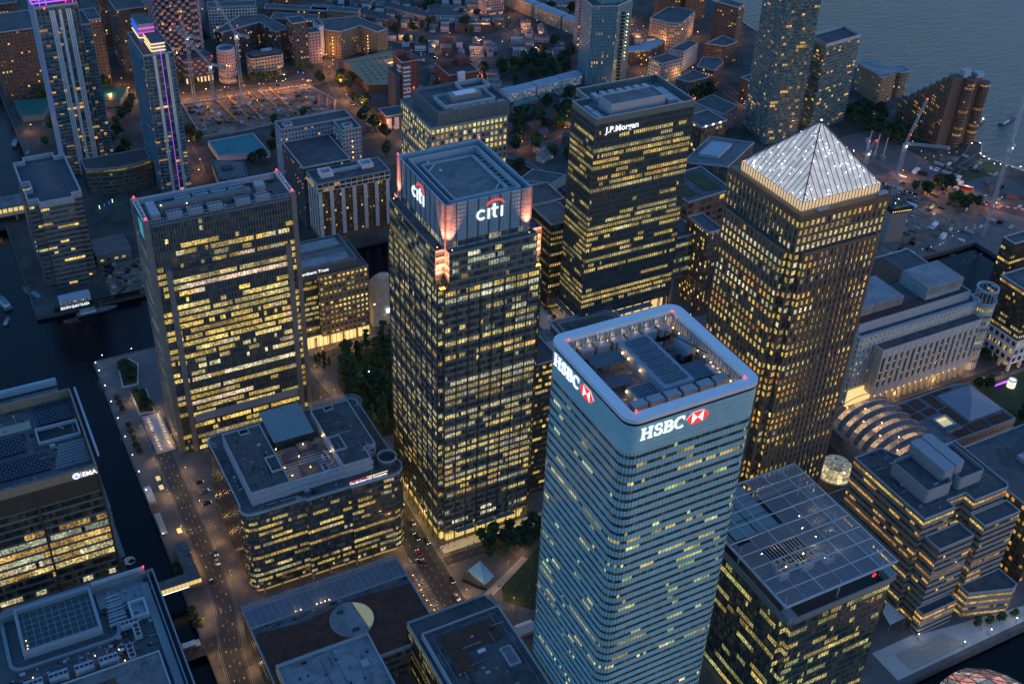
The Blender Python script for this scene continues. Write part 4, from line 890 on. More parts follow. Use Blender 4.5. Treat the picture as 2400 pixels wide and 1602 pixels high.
for k in range(1, 6): MB().box(X0+k*(X1-X0)/6-.15, Y0+.72, Zc+.92, X0+k*(X1-X0)/6+.15, Y1-.72, Zc+1.2).build('canopy_purlin', 'steel', t)
S = MB(); n_ = 72
for k in range(n_):
    x = X0+.9+(X1-X0-1.8)*k/n_
    if 279 < x < 300: segs = ((Y0+.8, 256), (271, 279.5))
    else: segs = ((Y0+.8, Y1-.8),)
    if 271 < x < 296: segs = segs if 279 < x < 300 else ((Y0+.8, 276),)
    for (ya, yb) in segs: S.box(x, ya, Zc-.1, x+.2, yb, Zc+.12)
    if 279 < x < 300 and k % 2 == 0: S.box(x, 256, Zc-.1, x+.22, 271, Zc+.2)
S.build('canopy_slats', 'steel', t, 'stuff')
for i in range(2):
    for j in range(3): MB().box(273+i*12.4, 280+j*9.6, Zc-.9, 284.6+i*12.4, 289+j*9.6, Zc-.6).build('glass_panel', 'frit_glass', t)
for (x, y, w_, h_, zz) in ((283, 259, 5, 4, 71), (290, 262, 4, 3, 72), (296, 259, 6, 4, 70.5), (303, 262, 5, 4, 71.5), (309, 258, 4, 5, 71), (286, 266, 7, 3, 70), (300, 268, 6, 3, 70.4)): unit(t, x, y, x+w_, y+h_, 67.4, zz, 2)
for (x, y) in ((287, 261), (299, 264), (306, 258), (311, 270), (282, 272), (313, 284), (309, 277)): bulb(t, x, y, 73.5, .35, 'lamp_white' if x > 303 else 'lamp_warm', 'roof_lamp'); lamp_light(t, (x, y, 74.2), 320, (1, .75, .42), .4)
for (x, y) in ((272, 243), (272, 275), (272, 300), (300, 241), (326, 243), (326, 275), (326, 300), (300, 303)): MB().tube((x, y, 67.4), (x, y, Zc-.5), .3, 8).build('canopy_post', 'steel', t)
# ================================================================ stepped block by the promenade
t = thing('office_block', 'grey stepped office block with pale rounded plant boxes on its roof', 'office block', (400, 280, 0))
litl = Lit(95, dark=.18, full=.06, run=5, duty=.36, pal='o', br=.5, glow=.012)
def tier(P, z0, z1, seed, **kw):
    l = Lit(seed, dark=kw.pop('dark', .2), full=kw.pop('full', .08), run=5, duty=kw.pop('duty', .24), pal='o', br=.55, glow=.012, rows=kw.pop('rows', None))
    facade(t, P, z0, z1, 3.9, 1.5, l, 'strip', wh=1.7, sill=1.2, depth=.15, mw=.1, mdepth=.03, band='concrete', mull='mull_dark', win='glass_brown', minlen=1)
    roof(t, P, z1+.3, .9, .5)
tier([(372.6, 262.6), (392.6, 262.6), (392.6, 268), (404.6, 268), (404.6, 262), (427, 262), (429, 264), (429, 300), (396, 300), (390, 312), (372.6, 312)], 0, 64, 96, duty=.3)
tier(rect(376, 252.2, 398.6, 262.4), 0, 52, 97); tier(rect(404.8, 252.6, 429, 261.8), 0, 55, 98); tier(rect(372.4, 246.6, 395, 252.0), 0, 14, 99, rows={2: 1, 3: 1}); tier([(401, 246), (424, 238.5), (428.4, 240), (428.4, 252.2), (401, 252.2)], 0, 16.5, 100, rows={3: 1, 2: 1, 1: .5})
for q, z in ((rrect(380.6, 271.4, 397.4, 296, 1.6, 4), 72.6), (rrect(402.4, 271.6, 418.8, 294, 1.6, 4), 72)): MB().ring(q, inset(q, .5), 64.3, z).build('plant_wall', 'grey_screen', t); MB().prism(inset(q, .45), 64.3, z-2.2).build('plant_floor', 'roof', t)
for q in (rrect(393.4, 275, 400.8, 299, 1.4, 4), rrect(401.6, 276, 408.2, 300, 1.4, 4)): MB().prism(q, 68, 77.6).build('plant_tower', 'grey_screen', t)
clutter(t, 375, 264, 391, 310, 64.3, 22, 19); clutter(t, 406, 264, 427, 298, 64.3, 16, 20); MB().box(388, 274, 70.4, 391.4, 275.4, 71.2).build('roof_hatch', 'grey_screen', t)
# ================================================================ pale stone colonnaded building
t = thing('office_building', 'pale stone colonnaded building with an open ring turret and glass roof boxes', 'office building', (515, 425, 0))
P = rect(463, 406, 562, 470)
facade(t, P, 0, 50.5, 4.2, 3.6, Lit(101, dark=.1, full=0, run=2, duty=.4, pal='y', br=.4), 'punch', wh=1.7, sill=1.4, depth=.35, band='stone', mull='stone', win='glass', pane_parts=140, wfrac=.36, mdepth=.0, body='stone')
MB().ring(inset(P, -.6), inset(P, 1.6), 50.5, 51.4).build('cornice', 'parapet', t); MB().prism(inset(P, 1.5), 50, 50.7).build('terrace', 'roof', t)
P2 = rect(465, 411, 556, 468); MB().prism(P2, 50.7, 56.5, 0, 1).build('attic', ['parapet', 'roof'], t); MB().ring(P2, inset(P2, .6), 56.5, 57.3).build('attic_kerb', 'parapet', t)
for (a, b_) in ((467, 486), (488, 508), (510, 530), (532, 553)):
    for y in (412.6, 416.4): MB().box(a, y, 56.5, b_, y+3, 56.8).build('sedum_bed', 'roof_brown', t)
for a in (467, 490, 513): MB().box(a, 440, 56.5, a+20, 466, 56.9).build('sedum_bed', 'roof_brown', t)
B1 = rect(476, 398.2, 558, 405.9)
facade(t, B1, 12, 42.6, 26, 4.7, Lit(102, duty=.2, pal='y', br=.12), 'punch', wh=22, sill=3., depth=.5, band='stone', mull='stone', win='glass', pane_parts=40, wfrac=.44, mdepth=.15, body='stone')
S = MB()
for k in range(17):
    for z in (19.5, 25.5, 31.5): 
        x = 476+(k+.5)*82/17
        if rnd.random() < .7: S.box(x-.9, 398.4, z, x+.9, 398.62, z+.9)
S.build('lit_spandrels', 'lobby_dim', t, 'stuff'); MB().prism(inset(B1, .1), 42.5, 43).build('bay_roof', 'roof', t); MB().ring(inset(B1, -.3), inset(B1, .4), 42.65, 43.5).build('bay_cornice', 'stone', t)
MB().box(463, 405, 0, 562, 405.8, 12).build('arcade_back', 'lobby_hot', t); MB().box(475.6, 398, 9.4, 558.4, 405, 12).build('arcade_lintel', 'stone', t)
for k in range(17):
    x = 476.6+k*4.8
    MB().box(x, 398.2, 0, x+1.5, 400, 9.4).build('arcade_pier', 'stone', t)
for k in range(16): lamp_light(t, (479.6+k*4.9, 400.8, 5), 55, (1, .62, .25), .3)
for (x0, y0, x1, y1, z) in ((521, 415, 551, 438, 66), (468, 418, 505, 444, 63)):
    MB().box(x0, y0, z-.4, x1, y1, z, 0).build('glass_box_roof', 'roof_pale', t); S = MB()
    for k in range(11): S.box(x0, y0+.1+k*(y1-y0)/11, z+.01, x1, y0+.35+k*(y1-y0)/11, z+.25)
    S.build('roof_ribs', 'parapet', t, 'stuff'); S = MB()
    MB().box(x0+.4, y0+.4, 51, x1-.4, y1-.4, z-.42).build('glass_box', 'crown_glass', t)
    for k in range(13): S.box(x0, y0+k*(y1-y0)/12-.12, 51, x0+.4, y0+k*(y1-y0)/12+.12, z-.42); S.box(x0+k*(x1-x0)/12-.12, y0, z-5, x0+k*(x1-x0)/12+.12, y0+.38, z-.42)
    S.build('glass_box_fins', 'parapet', t, 'stuff'); MB().box(x0+.1, y0, z-6, x1, y0+.3, z-.5).build('glass_box_front', 'roof_pale', t)
MB().cyl(566, 407, 0, 50, 7.2, 28).build('turret', 'stone', t); MB().ring(circ(566, 407, 7.8, 28), circ(566, 407, 6.6, 28), 50, 51.2).build('turret_cornice', 'parapet', t)
MB().ring(circ(566, 407, 7.0, 28), circ(566, 407, 6.0, 28), 58.4, 60).build('turret_ring', 'parapet', t); MB().cyl(566, 407, 50, 51.0, 6.7, 24).build('turret_roof', 'roof_brown', t)
for k in range(16):
    a = 2*math.pi*k/16; MB().box(566+6.5*math.cos(a)-.22, 407+6.5*math.sin(a)-.22, 51.2, 566+6.5*math.cos(a)+.22, 407+6.5*math.sin(a)+.22, 58.4).build('turret_post', 'parapet', t)
lt = Lit(104, duty=.4, br=.4)
for f in range(9):
    for k in range(9):
        a = RAD(170+k*14); p = Vector((566+7.24*math.cos(a), 407+7.24*math.sin(a))); u = Vector((-math.sin(a), math.cos(a))); pane_obj(t, p-u*.5, u, 6+f*4.9, 1.0, 2.2, lt(0, f, k, 9), 'glass')
# ================================================================ mall with arched station roof
t = thing('shopping_mall', 'mall block with a hipped grey roof and brown planted roof squares', 'mall', (505, 355, 0))
P = [(472, 336), (530, 336), (530, 374), (520, 377), (472, 377)]
facade(t, P, 0, 17, 5.6, 3., Lit(111, duty=.2, br=.3), 'punch', wh=1.6, sill=2, depth=.3, band='brick_pale', mull='brick_pale', win='glass', wfrac=.4, mdepth=0, body='brick_pale')
MB().prism(inset(P, .2), 16.8, 17.6).build('roof', 'roof_mid', t); MB().ring(P, inset(P, .5), 17, 18.6).build('parapet', 'parapet', t)
for q in ((474, 367, 480, 375), (482, 368, 490, 376), (474, 360, 481, 365.6), (484, 361, 492, 366), (494, 364, 500, 376), (486, 338, 497, 344), (499, 338, 512, 344.6), (514, 338, 528, 344), (494, 346, 501, 362), (502, 374, 516, 376.5)): MB().box(q[0], q[1], 17.6, q[2], q[3], 18).build('sedum_bed', 'roof_brown', t)
q = rect(502.7, 346, 529.6, 372.6); MB().prism(inset(q, 0), 17.6, 18.4).build('hip_base', 'parapet', t); B = MB(); ap = (516, 359, 23.5)
for i in range(4): B.face([(*q[i], 18.4), (*q[(i+1) % 4], 18.4), ap])
B.build('hipped_roof', 'grey_screen', t)
mat('pool_glow', (.5, .45, .25), .4, var=.35, scale=.8, emit=(.9, .75, .32), es=.8)
MB().ring(rect(483, 347, 493.4, 356.6), rect(484, 348, 492.4, 355.6), 17.6, 19.2).build('skylight_kerb', 'parapet', t); MB().box(484.1, 348.1, 17.6, 492.3, 355.5, 18.2).build('skylight', 'pool_glow', t); S = MB()
for k in range(12): S.box(484.1+k*.7, 348.1, 18.21, 484.2+k*.7, 353, 18.35)
S.build('skylight_bars', 'steel', t, 'stuff')
unit(t, 482, 342.6, 487, 345, 17.6, 20, 3); unit(t, 488.4, 343, 493.6, 345.4, 17.6, 20, 3)
t = thing('station_canopy', 'row of glowing arched glass station vaults between grey ribs', 'station roof', (453, 360, 0))
winmat('glass_vault', base=(.11, .13, .15), rough=.08, lo=.5, sc1=.9); mat('vault_glow', (.16, .14, .13), .3, var=.4, scale=.5, emit=(1., .42, .16), es=.09)
for k in range(9):
    y0 = 326.6+k*7.06; n_ = 14; B = MB(); D = MB()
    if k < 8:
        for i in range(n_):
            a0 = math.pi*(1-i/n_); a1 = math.pi*(1-(i+1)/n_)
            P0 = (453.2+22*math.cos(a0), 13+12.5*math.sin(a0)); P1 = (453.2+22*math.cos(a1), 13+12.5*math.sin(a1))
            B.quad((P0[0], y0+2.6, P0[1]+.5), (P1[0], y0+2.6, P1[1]+.5), (P1[0], y0+6.4, P1[1]-.2), (P0[0], y0+6.4, P0[1]-.2))
            D.quad((P0[0], y0-.4, P0[1]), (P1[0], y0-.4, P1[1]), (P1[0], y0+2.6, P1[1]), (P0[0], y0+2.6, P0[1]))
        B.l = [((.95*q, .55*q, .24*q) if 2 <= i < 8 else (.12*q, .08*q, .05*q)) for i, q in enumerate(.15+.85*random.Random(k*31+i_).random() for i_ in range(n_))]; B.build('vault_glass', 'glass_vault', t); D.build('vault_sheet', 'roof_mid', t)  # interior light put into the pane colours, strong only on the left flank
        S = MB()
        for i in range(n_*2):
            a0 = math.pi*(1-i/n_/2); a1 = math.pi*(1-(i+1)/n_/2); z0 = 13+12.5*math.sin(a0)+.62; z1 = 13+12.5*math.sin(a1)+.62; xa = 453.2+22*math.cos(a0); xb = 453.2+22*math.cos(a1)
            S.tube((xa, y0+2.6, z0), (xb, y0+6.4, z1-.7), .07, 4); S.tube((xb, y0+2.6, z1), (xa, y0+6.4, z0-.7), .07, 4)
        S.build('vault_lattice', 'mull_brown', t, 'stuff')
        for (xx, zz) in ((440, 23), (447, 24.8)):
            if (k+int(xx)) % 2: bulb(t, xx, y0+6.9, zz, .4, 'lamp_warm', 'vault_lamp'); lamp_light(t, (xx-2, y0+6.2, zz+1.6), 90, (1, .5, .2))
    R_ = MB()
    for i in range(24):
        a0 = math.pi*(1-i/24); a1 = math.pi*(1-(i+1)/24); R_.tube((453.2+22.3*math.cos(a0), y0+2.6, 13.2+12.9*math.sin(a0)), (453.2+22.3*math.cos(a1), y0+2.6, 13.2+12.9*math.sin(a1)), .28, 5)
    R_.build('arch_rib', 'parapet', t)
MB().box(430, 324, 0, 431.6, 388, 13).build('side_wall', 'concrete', t); MB().box(475, 340, 0, 476.4, 388, 13).build('side_wall', 'concrete', t)
for k in range(2): MB().box(404+k*16, 372, 10.2, 418+k*16, 388, 11).build('low_roof', 'roof_brown', t)
t = thing('glass_dome', 'lit glass dome on a round drum at the foot of the pyramid topped tower', 'dome', (404, 349, 0))
MB().cyl(404, 349, 0, 13, 11.3, 32, 0, 1).build('drum', ['brick_pale', 'roof'], t); MB().ring(circ(404, 349, 11.6, 32), circ(404, 349, 10.4, 32), 13, 13.8).build('drum_cornice', 'parapet', t)
mat('dome_glow', (.25, .25, .2), .2, var=.35, scale=.35, emit=(.95, .82, .45), es=.2); B = MB(); S = MB(); n_ = 20; m_ = 8
pt = lambda i, j, r: (404+r*math.cos(j/m_*math.pi/2)*math.cos(2*math.pi*i/n_), 349+r*math.cos(j/m_*math.pi/2)*math.sin(2*math.pi*i/n_), 13.2+r*.98*math.sin(j/m_*math.pi/2))
for i in range(n_):
    for j in range(m_):
        B.quad(pt(i, j, 10.2), pt(i+1, j, 10.2), pt(i+1, j+1, 10.2), pt(i, j+1, 10.2)); S.tube(pt(i, j, 10.3), pt(i, j+1, 10.3), .09, 4)
        if j in (2, 4, 6): S.tube(pt(i, j, 10.3), pt(i+1, j, 10.3), .09, 4)
B.l = [((1.2*q, 1.0*q, .5*q) if f_ % m_ < 4 else (.3*q, .27*q, .18*q)) for f_, q in enumerate(.2+.8*random.Random(f_).random() for f_ in range(n_*m_))]; B.build('dome_glass', 'glass_vault', t); S.build('dome_ribs', 'steel', t, 'stuff')  # inside light put into the pane colours, brighter in the lower rows
for k in range(9): a = k*.7; bulb(t, 404+8.9*math.cos(a)*.8, 349+8.9*math.sin(a)*.8, 13.2+9.2*.62, .22, 'lamp_white', 'dome_lamp')
t = thing('podium_block', 'pale brick podium with small round windows under the glass dome', 'podium', (385, 335, 0))
P = [(374, 316), (430, 316), (430, 337), (374, 337)]; facade(t, P, 0, 12, 6, 5, Lit(113, duty=.3, br=.3), 'punch', wh=1.2, sill=3, depth=.3, band='brick_pale', mull='brick_pale', win='glass', wfrac=.25, mdepth=0, body='brick_pale'); roof(t, P, 12.3, .8, m='roof')
# ================================================================ right edge blocks
def block(name, label, P, h, fh, bay, lit, wall, win='glass', style='punch', wfrac=.55, wh=1.8, parts=60, roofm='roof', cat='office block', par=.9, mull=None, depth=.25, sill=1.1, group=None, z0=0, mdepth=0., body=None):
    cx = sum(p[0] for p in P)/len(P); cy_ = sum(p[1] for p in P)/len(P)
    t = thing(name, label, cat, (cx, cy_, 0), group)
    facade(t, P, z0, h, fh, bay, lit, style, wh=wh, sill=sill, depth=depth, band=wall, mull=mull or wall, win=win, pane_parts=parts, wfrac=wfrac, mdepth=mdepth, body=body or 'wall_dark', minlen=1)
    roof(t, P, h+.2, par, .5, roofm); return t
t = block('office_block', 'brown gridded office block with orange lit square windows at the right edge', rect(446, 250, 545, 309), 45, 4.1, 3.4, Lit(121, dark=.15, full=.05, run=2, duty=.42, pal='o', br=.6), 'steel_brown', win='glass_brown', wfrac=.6, wh=2.4, parts=120)
unit(t, 470, 280, 480, 290, 45.3, 48); MB().box(490, 285, 45.3, 520, 300, 50).build('plant_house', 'roof_mid', t)
t = thing('office_block', 'brown glass block on a white columned base beside the road at right', 'office block', (610, 420, 0))
P = rect(586, 389, 660, 415.5); l = Lit(122, dark=.15, full=.2, run=5, duty=.5, pal='y', br=.5)
facade(t, P, 24, 58, 4.1, 2., l, 'strip', wh=2.1, depth=.3, mw=.2, mdepth=.2, band='mull_brown', mull='mull_brown', win='glass_brown'); roof(t, P, 58.3, 1)
P = rect(585, 388, 661, 416); facade(t, P, 6, 24, 6, 5, Lit(123, duty=.3, br=.35), 'punch', wh=3.6, sill=1.2, depth=.5, band='white_paint', mull='white_paint', win='glass', wfrac=.66, mdepth=0, pane_parts=20)
for k in range(8): MB().box(585.5+k*10, 388.4, 0, 587+k*10, 390, 6).build('base_column', 'white_paint', t)
for k in range(3): MB().box(585.5, 396+k*8, 0, 587, 397.5+k*8, 6).build('base_column', 'white_paint', t)
MB().box(590, 394, 0, 655, 412, 5.9).build('base_core', 'lobby_dim', t)
t = block('office_block', 'tall brown glass block in shadow behind the white based block', rect(619, 436, 720, 446), 62, 4.1, 2., Lit(124, dark=.3, full=.05, run=4, duty=.3, pal='y', br=.4), 'mull_brown', win='glass_brown', style='strip', wh=2.0, parts=0)
# ================================================================ Northern Trust and the banks row
t = thing('office_building', 'stone gridded building with yellow square windows and trust name on its dark top', 'office building', (205, 618, 0))
P = [(193.5, 600.4), (226.6, 600.4), (226.6, 640), (193.5, 640)]
litn = Lit(131, dark=.15, full=.2, run=3, duty=.7, pal='y', br=.62, glow=.02)
facade(t, P, 7.5, 52.4, 3.75, 2.95, litn, 'punch', wh=1.9, sill=1.1, depth=.4, band='brick_tan', mull='brick_tan', win='glass', pane_parts=170, wfrac=.62, mdepth=0, body='wall_dark')
P2 = [(170, 603), (193.3, 603), (193.3, 640), (170, 640)]; facade(t, P2, 7.5, 50, 3.75, 1.5, Lit(132, dark=.1, full=.4, duty=.6, pal='y', br=.45), 'strip', wh=2.2, band='band_dark', mull='mull_dark', win='glass')
MB().box(170, 601.4, 0, 226.4, 639, 7.4).build('shopfront', 'lobby_hot', t); S = MB()
for k in range(20): S.box(170+k*3, 601.1, 0, 170.25+k*3, 601.4, 7.4)
S.build('shopfront_frames', 'mull_brown', t, 'stuff')
for k in range(7): MB().box(170+k*9.3, 600.4, 0, 171.2+k*9.3, 601.2, 7.4).build('column', 'brick_tan', t)
MB().prism(inset(rect(170, 600.4, 226.6, 640), .3), 52, 52.8).build('roof', 'roof', t); MB().ring(P, inset(P, .5), 52.4, 53.4).build('parapet', 'brick_tan', t)
q = rect(168, 603.6, 220.6, 636.6); MB().ring(q, inset(q, .5), 52.8, 58.6).build('sign_screen', 'band_steel', t); MB().prism(inset(q, .5), 52.8, 57).build('upper_roof', 'roof_mid', t); S = MB()
for k in range(7): S.box(168, 603.45, 53.2+k*.75, 220.6, 603.58, 53.4+k*.75)
S.build('screen_louvres', 'mull_dark', t, 'stuff'); MB().box(170, 606, 57, 217, 614.5, 58.2).build('roof_sheet', 'roof_pale', t); MB().box(170, 624.5, 57, 217, 634, 58.2).build('roof_sheet', 'roof_pale', t)
for k in range(8): lamp_light(t, (176+k*7, 597.6, 4), 330, (1, .58, .2))
t = thing('office_tower', 'stone gridded tower with louvred crown behind the notched glass tower', 'tower', (292, 612, 0))
P = rect(266.4, 591, 318.4, 637); litp = Lit(133, dark=.1, full=.3, run=4, duty=.65, pal='y', br=.62, rows={34: .9, 33: .7})
facade(t, P, 0, 143, 4.0, 3.1, litp, 'punch', wh=2.5, sill=.8, depth=.3, band='tan_clad', mull='tan_clad', win='glass', pane_parts=150, wfrac=.68, mdepth=0, body='wall_dark')
MB().prism(inset(P, .2), 142.8, 143.4).build('terrace', 'roof_mid', t); MB().ring(P, inset(P, .4), 143, 144).build('parapet', 'tan_clad', t)
q = rect(272.2, 593, 320.2, 630.4); MB().prism(inset(q, .4), 143.4, 150).build('crown_core', 'wall_dark', t)
for k in range(11): MB().ring(q, inset(q, .4), 143.6+k*.82, 143.6+k*.82+.6).build('crown_louvre', 'band_steel', t)
S = MB()
for (i, a, b_, L, u, n) in edges(q):
    for k in range(int(L/1.5)+1): S.obox(tuple(a+u*min(1.5*k, L)+n*.05), tuple(u), .06, .1, 143.6, 153)
S.build('crown_mullions', 'fin_green', t, 'stuff'); MB().prism(inset(q, .5), 149.6, 150.4).build('roof', 'roof', t)
q2 = rect(279, 598, 313, 615); MB().ring(q2, inset(q2, .6), 150.4, 153.4).build('plant_kerb', 'parapet', t); MB().prism(inset(q2, .6), 150.4, 151.4).build('plant_floor', 'roof_mid', t); MB().box(286, 603, 151.4, 306, 611, 155.6).build('plant_house', 'band_steel', t); MB().box(289, 604.5, 155.6, 303, 609, 156.4).build('tank', 'white_paint', t)
for k in range(6): MB().box(283+k*6, 594.6, 150.4, 287.6+k*6, 596.4, 152).build('vent_box', 'plant', t)
MB().ring(rect(300, 617, 319, 629), rect(300.6, 617.6, 318.4, 628.4), 150.4, 153.2).build('plant_kerb', 'parapet', t)
for (x, y) in ((272.6, 630), (319.8, 630)): bulb(t, x, y, 153.6, .45, 'beacon_red', 'beacon'); lamp_light(t, (x, y, 154.2), 14, (1, .06, .06), .2)
# arched glass entrance hall beside the park
t = thing('entrance_hall', 'curved lattice glass entrance hall beside the stone gridded building', 'hall', (240, 615, 0))
mat('hall_glass', (.27, .32, .35), .25, var=.3, scale=.5, emit=(1., .6, .25), es=.05); B = MB(); S = MB(); n_ = 16; m_ = 10
def hp(i, j):
    s = j/m_; a = math.pi*i/n_; w_ = 12*(1-.3*s*s); h_ = 37*(1-.4*s*s); return (243-w_*math.cos(a), 606+s*26, h_*math.sin(a)**.8)
for i in range(n_):
    for j in range(m_):
        B.quad(hp(i, j), hp(i+1, j), hp(i+1, j+1), hp(i, j+1)); S.tube(hp(i, j), hp(i+1, j+1), .1, 4); S.tube(hp(i+1, j), hp(i, j+1), .1, 4)
B.build('hall_shell', 'hall_glass', t); S.build('hall_lattice', 'steel', t, 'stuff'); B = MB()
for i in range(n_): a = hp(i, 0); c = hp(i+1, 0); B.face([(a[0], 607, a[2]), (c[0], 607, c[2]), (c[0], 607, 0), (a[0], 607, 0)])
B.build('hall_front', 'hall_glass', t); MB().box(246, 606.4, 0, 249.6, 606.8, 9).build('hall_door', 'lobby_dim', t); lamp_light(t, (241, 603, 5), 120, (1, .6, .2)); bulb(t, 232.4, 607, 18, .6, 'lamp_warm', 'hall_lamp'); mat('hall_lit', (.7, .7, .7), .4, var=.3, scale=1.5, emit=(.85, .9, 1.), es=1.3)
MB().box(240, 605.6, 9.5, 244.6, 605.9, 13).build('light_panel', 'hall_lit', t)
# ================================================================ hotel, dock south side
t = thing('hotel', 'white and brown vertical striped hotel across the dark dock', 'hotel', (265, 737, 0))
P = rect(238, 725.6, 293, 748); lh = Lit(141, dark=.1, full=0, run=1.5, duty=.16, pal='res', br=.55, glow=.03)
facade(t, P, 4, 41, 3.1, 2.3, lh, 'punch', wh=1.7, sill=.8, depth=.25, band='brick_brown', mull='brick_brown', win='glass_home', wfrac=.5, mdepth=-.02, pane_parts=60)
MB().box(238, 725.6, 0, 293, 748, 4).build('plinth', 'brick_brown', t)
for k in range(7): MB().box(238+k*8.72, 725.0, 4, 240.7+k*8.72, 725.9, 41).build('white_pier', 'white_paint', t)
for k in range(4): MB().box(237.4, 728+k*5.6, 4, 238.3, 729.4+k*5.6, 41).build('white_pier', 'white_paint', t)
q = rect(237.2, 724.8, 293.8, 748.6); facade(t, q, 41.2, 47.6, 3.2, 4.2, Lit(142, duty=.25, pal='res', br=.35), 'strip', wh=2.3, sill=.5, depth=.25, mw=.4, mdepth=.02, band='white_paint', mull='white_paint', win='glass_brown'); roof(t, q, 47.8, .6)
for q in ((244, 733, 47.8, 253, 742, 51.6), (276, 735, 47.8, 285, 744, 51)): MB().ring(rect(q[0], q[1], q[3], q[4]), inset(rect(q[0], q[1], q[3], q[4]), .6), 47.8, q[5]).build('plant_screen', 'white_paint', t); MB().box(q[0]+1, q[1]+1, 47.8, q[3]-1, q[4]-1, 49.5).build('plant_box', 'plant', t)
MB().box(254, 737, 47.8, 275, 741, 49.4).build('plant_screen', 'plant', t)
for k in range(18): lamp_light(t, (240+k*3, 722.6, 1.4), 7, (.9, .9, .5), .3)
t = thing('apartment_block', 'blue grey apartment block round a courtyard behind the striped hotel', 'apartment block', (262, 785, 0))
lb = Lit(143, dark=.35, full=0, run=1.5, duty=.13, pal='res', br=.6)
for i, (P, h) in enumerate(((rect(235.2, 748.2, 272, 795), 50), (rect(235.2, 795.2, 292, 811), 60), (rect(276.4, 776, 292, 795), 60))):
    facade(t, P, 0, h, 3.2, 2.6, Lit(143+i, dark=.3, full=0, run=1.3, duty=.12, pal='res', br=.6), 'punch', wh=1.3, sill=1.1, depth=.2, band='blue_clad' if i else 'slate', mull='blue_clad' if i else 'slate', win='glass_home', wfrac=.55, mdepth=-.02); roof(t, P, h+.2, 1.2, .5, 'roof', 'parapet')
for (x, y) in ((238.5, 797.5), (279, 778)): MB().ring(rect(x, y, x+7, y+6), rect(x+.6, y+.6, x+6.4, y+5.4), 60.2, 63).build('plant_screen', 'parapet', t)
for k in range(9): bulb(t, 284.4, 775.8, 14+k*4.6, .35, 'lamp_orange', 'stair_lamp')
# ================================================================ South Quay
t = thing('office_building', 'grey banded office building with cross shaped roof on the south quay', 'office building', (64, 775, 0))
P = [(53, 741), (75, 741), (75, 747), (81, 747), (81, 806), (74, 806), (74, 812), (54, 812), (54, 806), (47, 806), (47, 774), (52, 774), (52, 762), (47, 762), (47, 747), (53, 747)]
facade(t, P, 0, 62, 3.7, 2.6, Lit(151, dark=.2, full=0, run=2.4, duty=.18, pal='y', br=.75), 'strip', wh=1.7, sill=1.1, depth=.2, mw=.1, mdepth=.0, band='band_steel', mull='mull_dark', win='glass'); MB().ring(inset(P, -.2), inset(P, .6), 62, 66.4).build('parapet', 'parapet', t)
B = MB(); q = inset(P, .6); B.prism(q, 61.9, 63); B.build('roof', 'slate', t); B = MB()
for a, c in (((54, 745), (54, 808)), ((74, 808), (74, 745))): B.face([(*a, 63), (*c, 63), (64, c[1]+(-12 if c[1] > 780 else 12), 66.5), (64, a[1]+(-12 if a[1] > 780 else 12), 66.5)])
B.face([(54, 745, 63), (74, 745, 63), (64, 757, 66.5)]); B.face([(74, 808, 63), (54, 808, 63), (64, 796, 66.5)]); B.build('hipped_roof', 'slate', t)
t = thing('office_building', 'low curved green grey office building between the two residential towers', 'office building', (125, 875, 0))
P = [(100+12.5*k, 868-7*math.sin(math.pi*k/4*.9)) for k in range(5)]+[(150, 886), (100, 886)]
facade(t, P, 0, 21, 3.5, 2., Lit(153, dark=.8, duty=.1, br=.2), 'strip', wh=1.6, depth=.2, band='fin_green', mull='mull_dark', win='glass_green'); roof(t, P, 21.3, .6, m='roof')
t = thing('site_cabin', 'white two storey site office over the south quay sign', 'cabin', (62, 715, 0))
MB().box(50.5, 712.6, 0, 70, 719.6, 6.6).build('cabin_wall', 'white_paint', t); MB().box(50.2, 712.3, 6.6, 70.3, 719.9, 7.0).build('cabin_roof', 'blue_clad', t)
for k in range(7): pane_obj(t, Vector((52+k*2.5, 712.55)), Vector((1, 0)), 3.8, 1.0, 1.1, (.55, .3, .08) if k in (3, 5) else (.01, .01, .01), 'glass')
t = thing('site_cabin', 'long low grey roofed shed beside the south quay works', 'shed', (95, 770, 0)); MB().box(84, 760, 0, 108, 784, 7).build('cabin_wall', 'band_steel', t); MB().box(83.6, 759.6, 7, 108.4, 784.4, 7.5).build('cabin_roof', 'roof_mid', t)
for k in range(4): pane_obj(t, Vector((86+k*5, 759.95)), Vector((1, 0)), 2, 2.4, 1.6, (.6, .4, .08) if k != 1 else (0, 0, 0), 'glass')
t = thing('rail_station', 'long elevated station with glowing yellow platforms at left edge', 'station', (10, 857, 0))
MB().box(-60, 846, 6, 55, 871, 7).build('deck', 'concrete', t); MB().box(-60, 849, 11, 54, 868, 11.6).build('station_roof', 'roof_mid', t)
for k in range(30): MB().box(-60+k*3.8, 849.4, 7.4, -57+k*3.8, 849.7, 10.4).build('platform_window', 'lobby', t)
for k in range(8): MB().box(-55+k*14, 850, 0, -53.6+k*14, 867, 6).build('pier', 'concrete', t)
for k in range(4): lamp_light(t, (20+k*9, 843, 5), 60, (1, .6, .15))
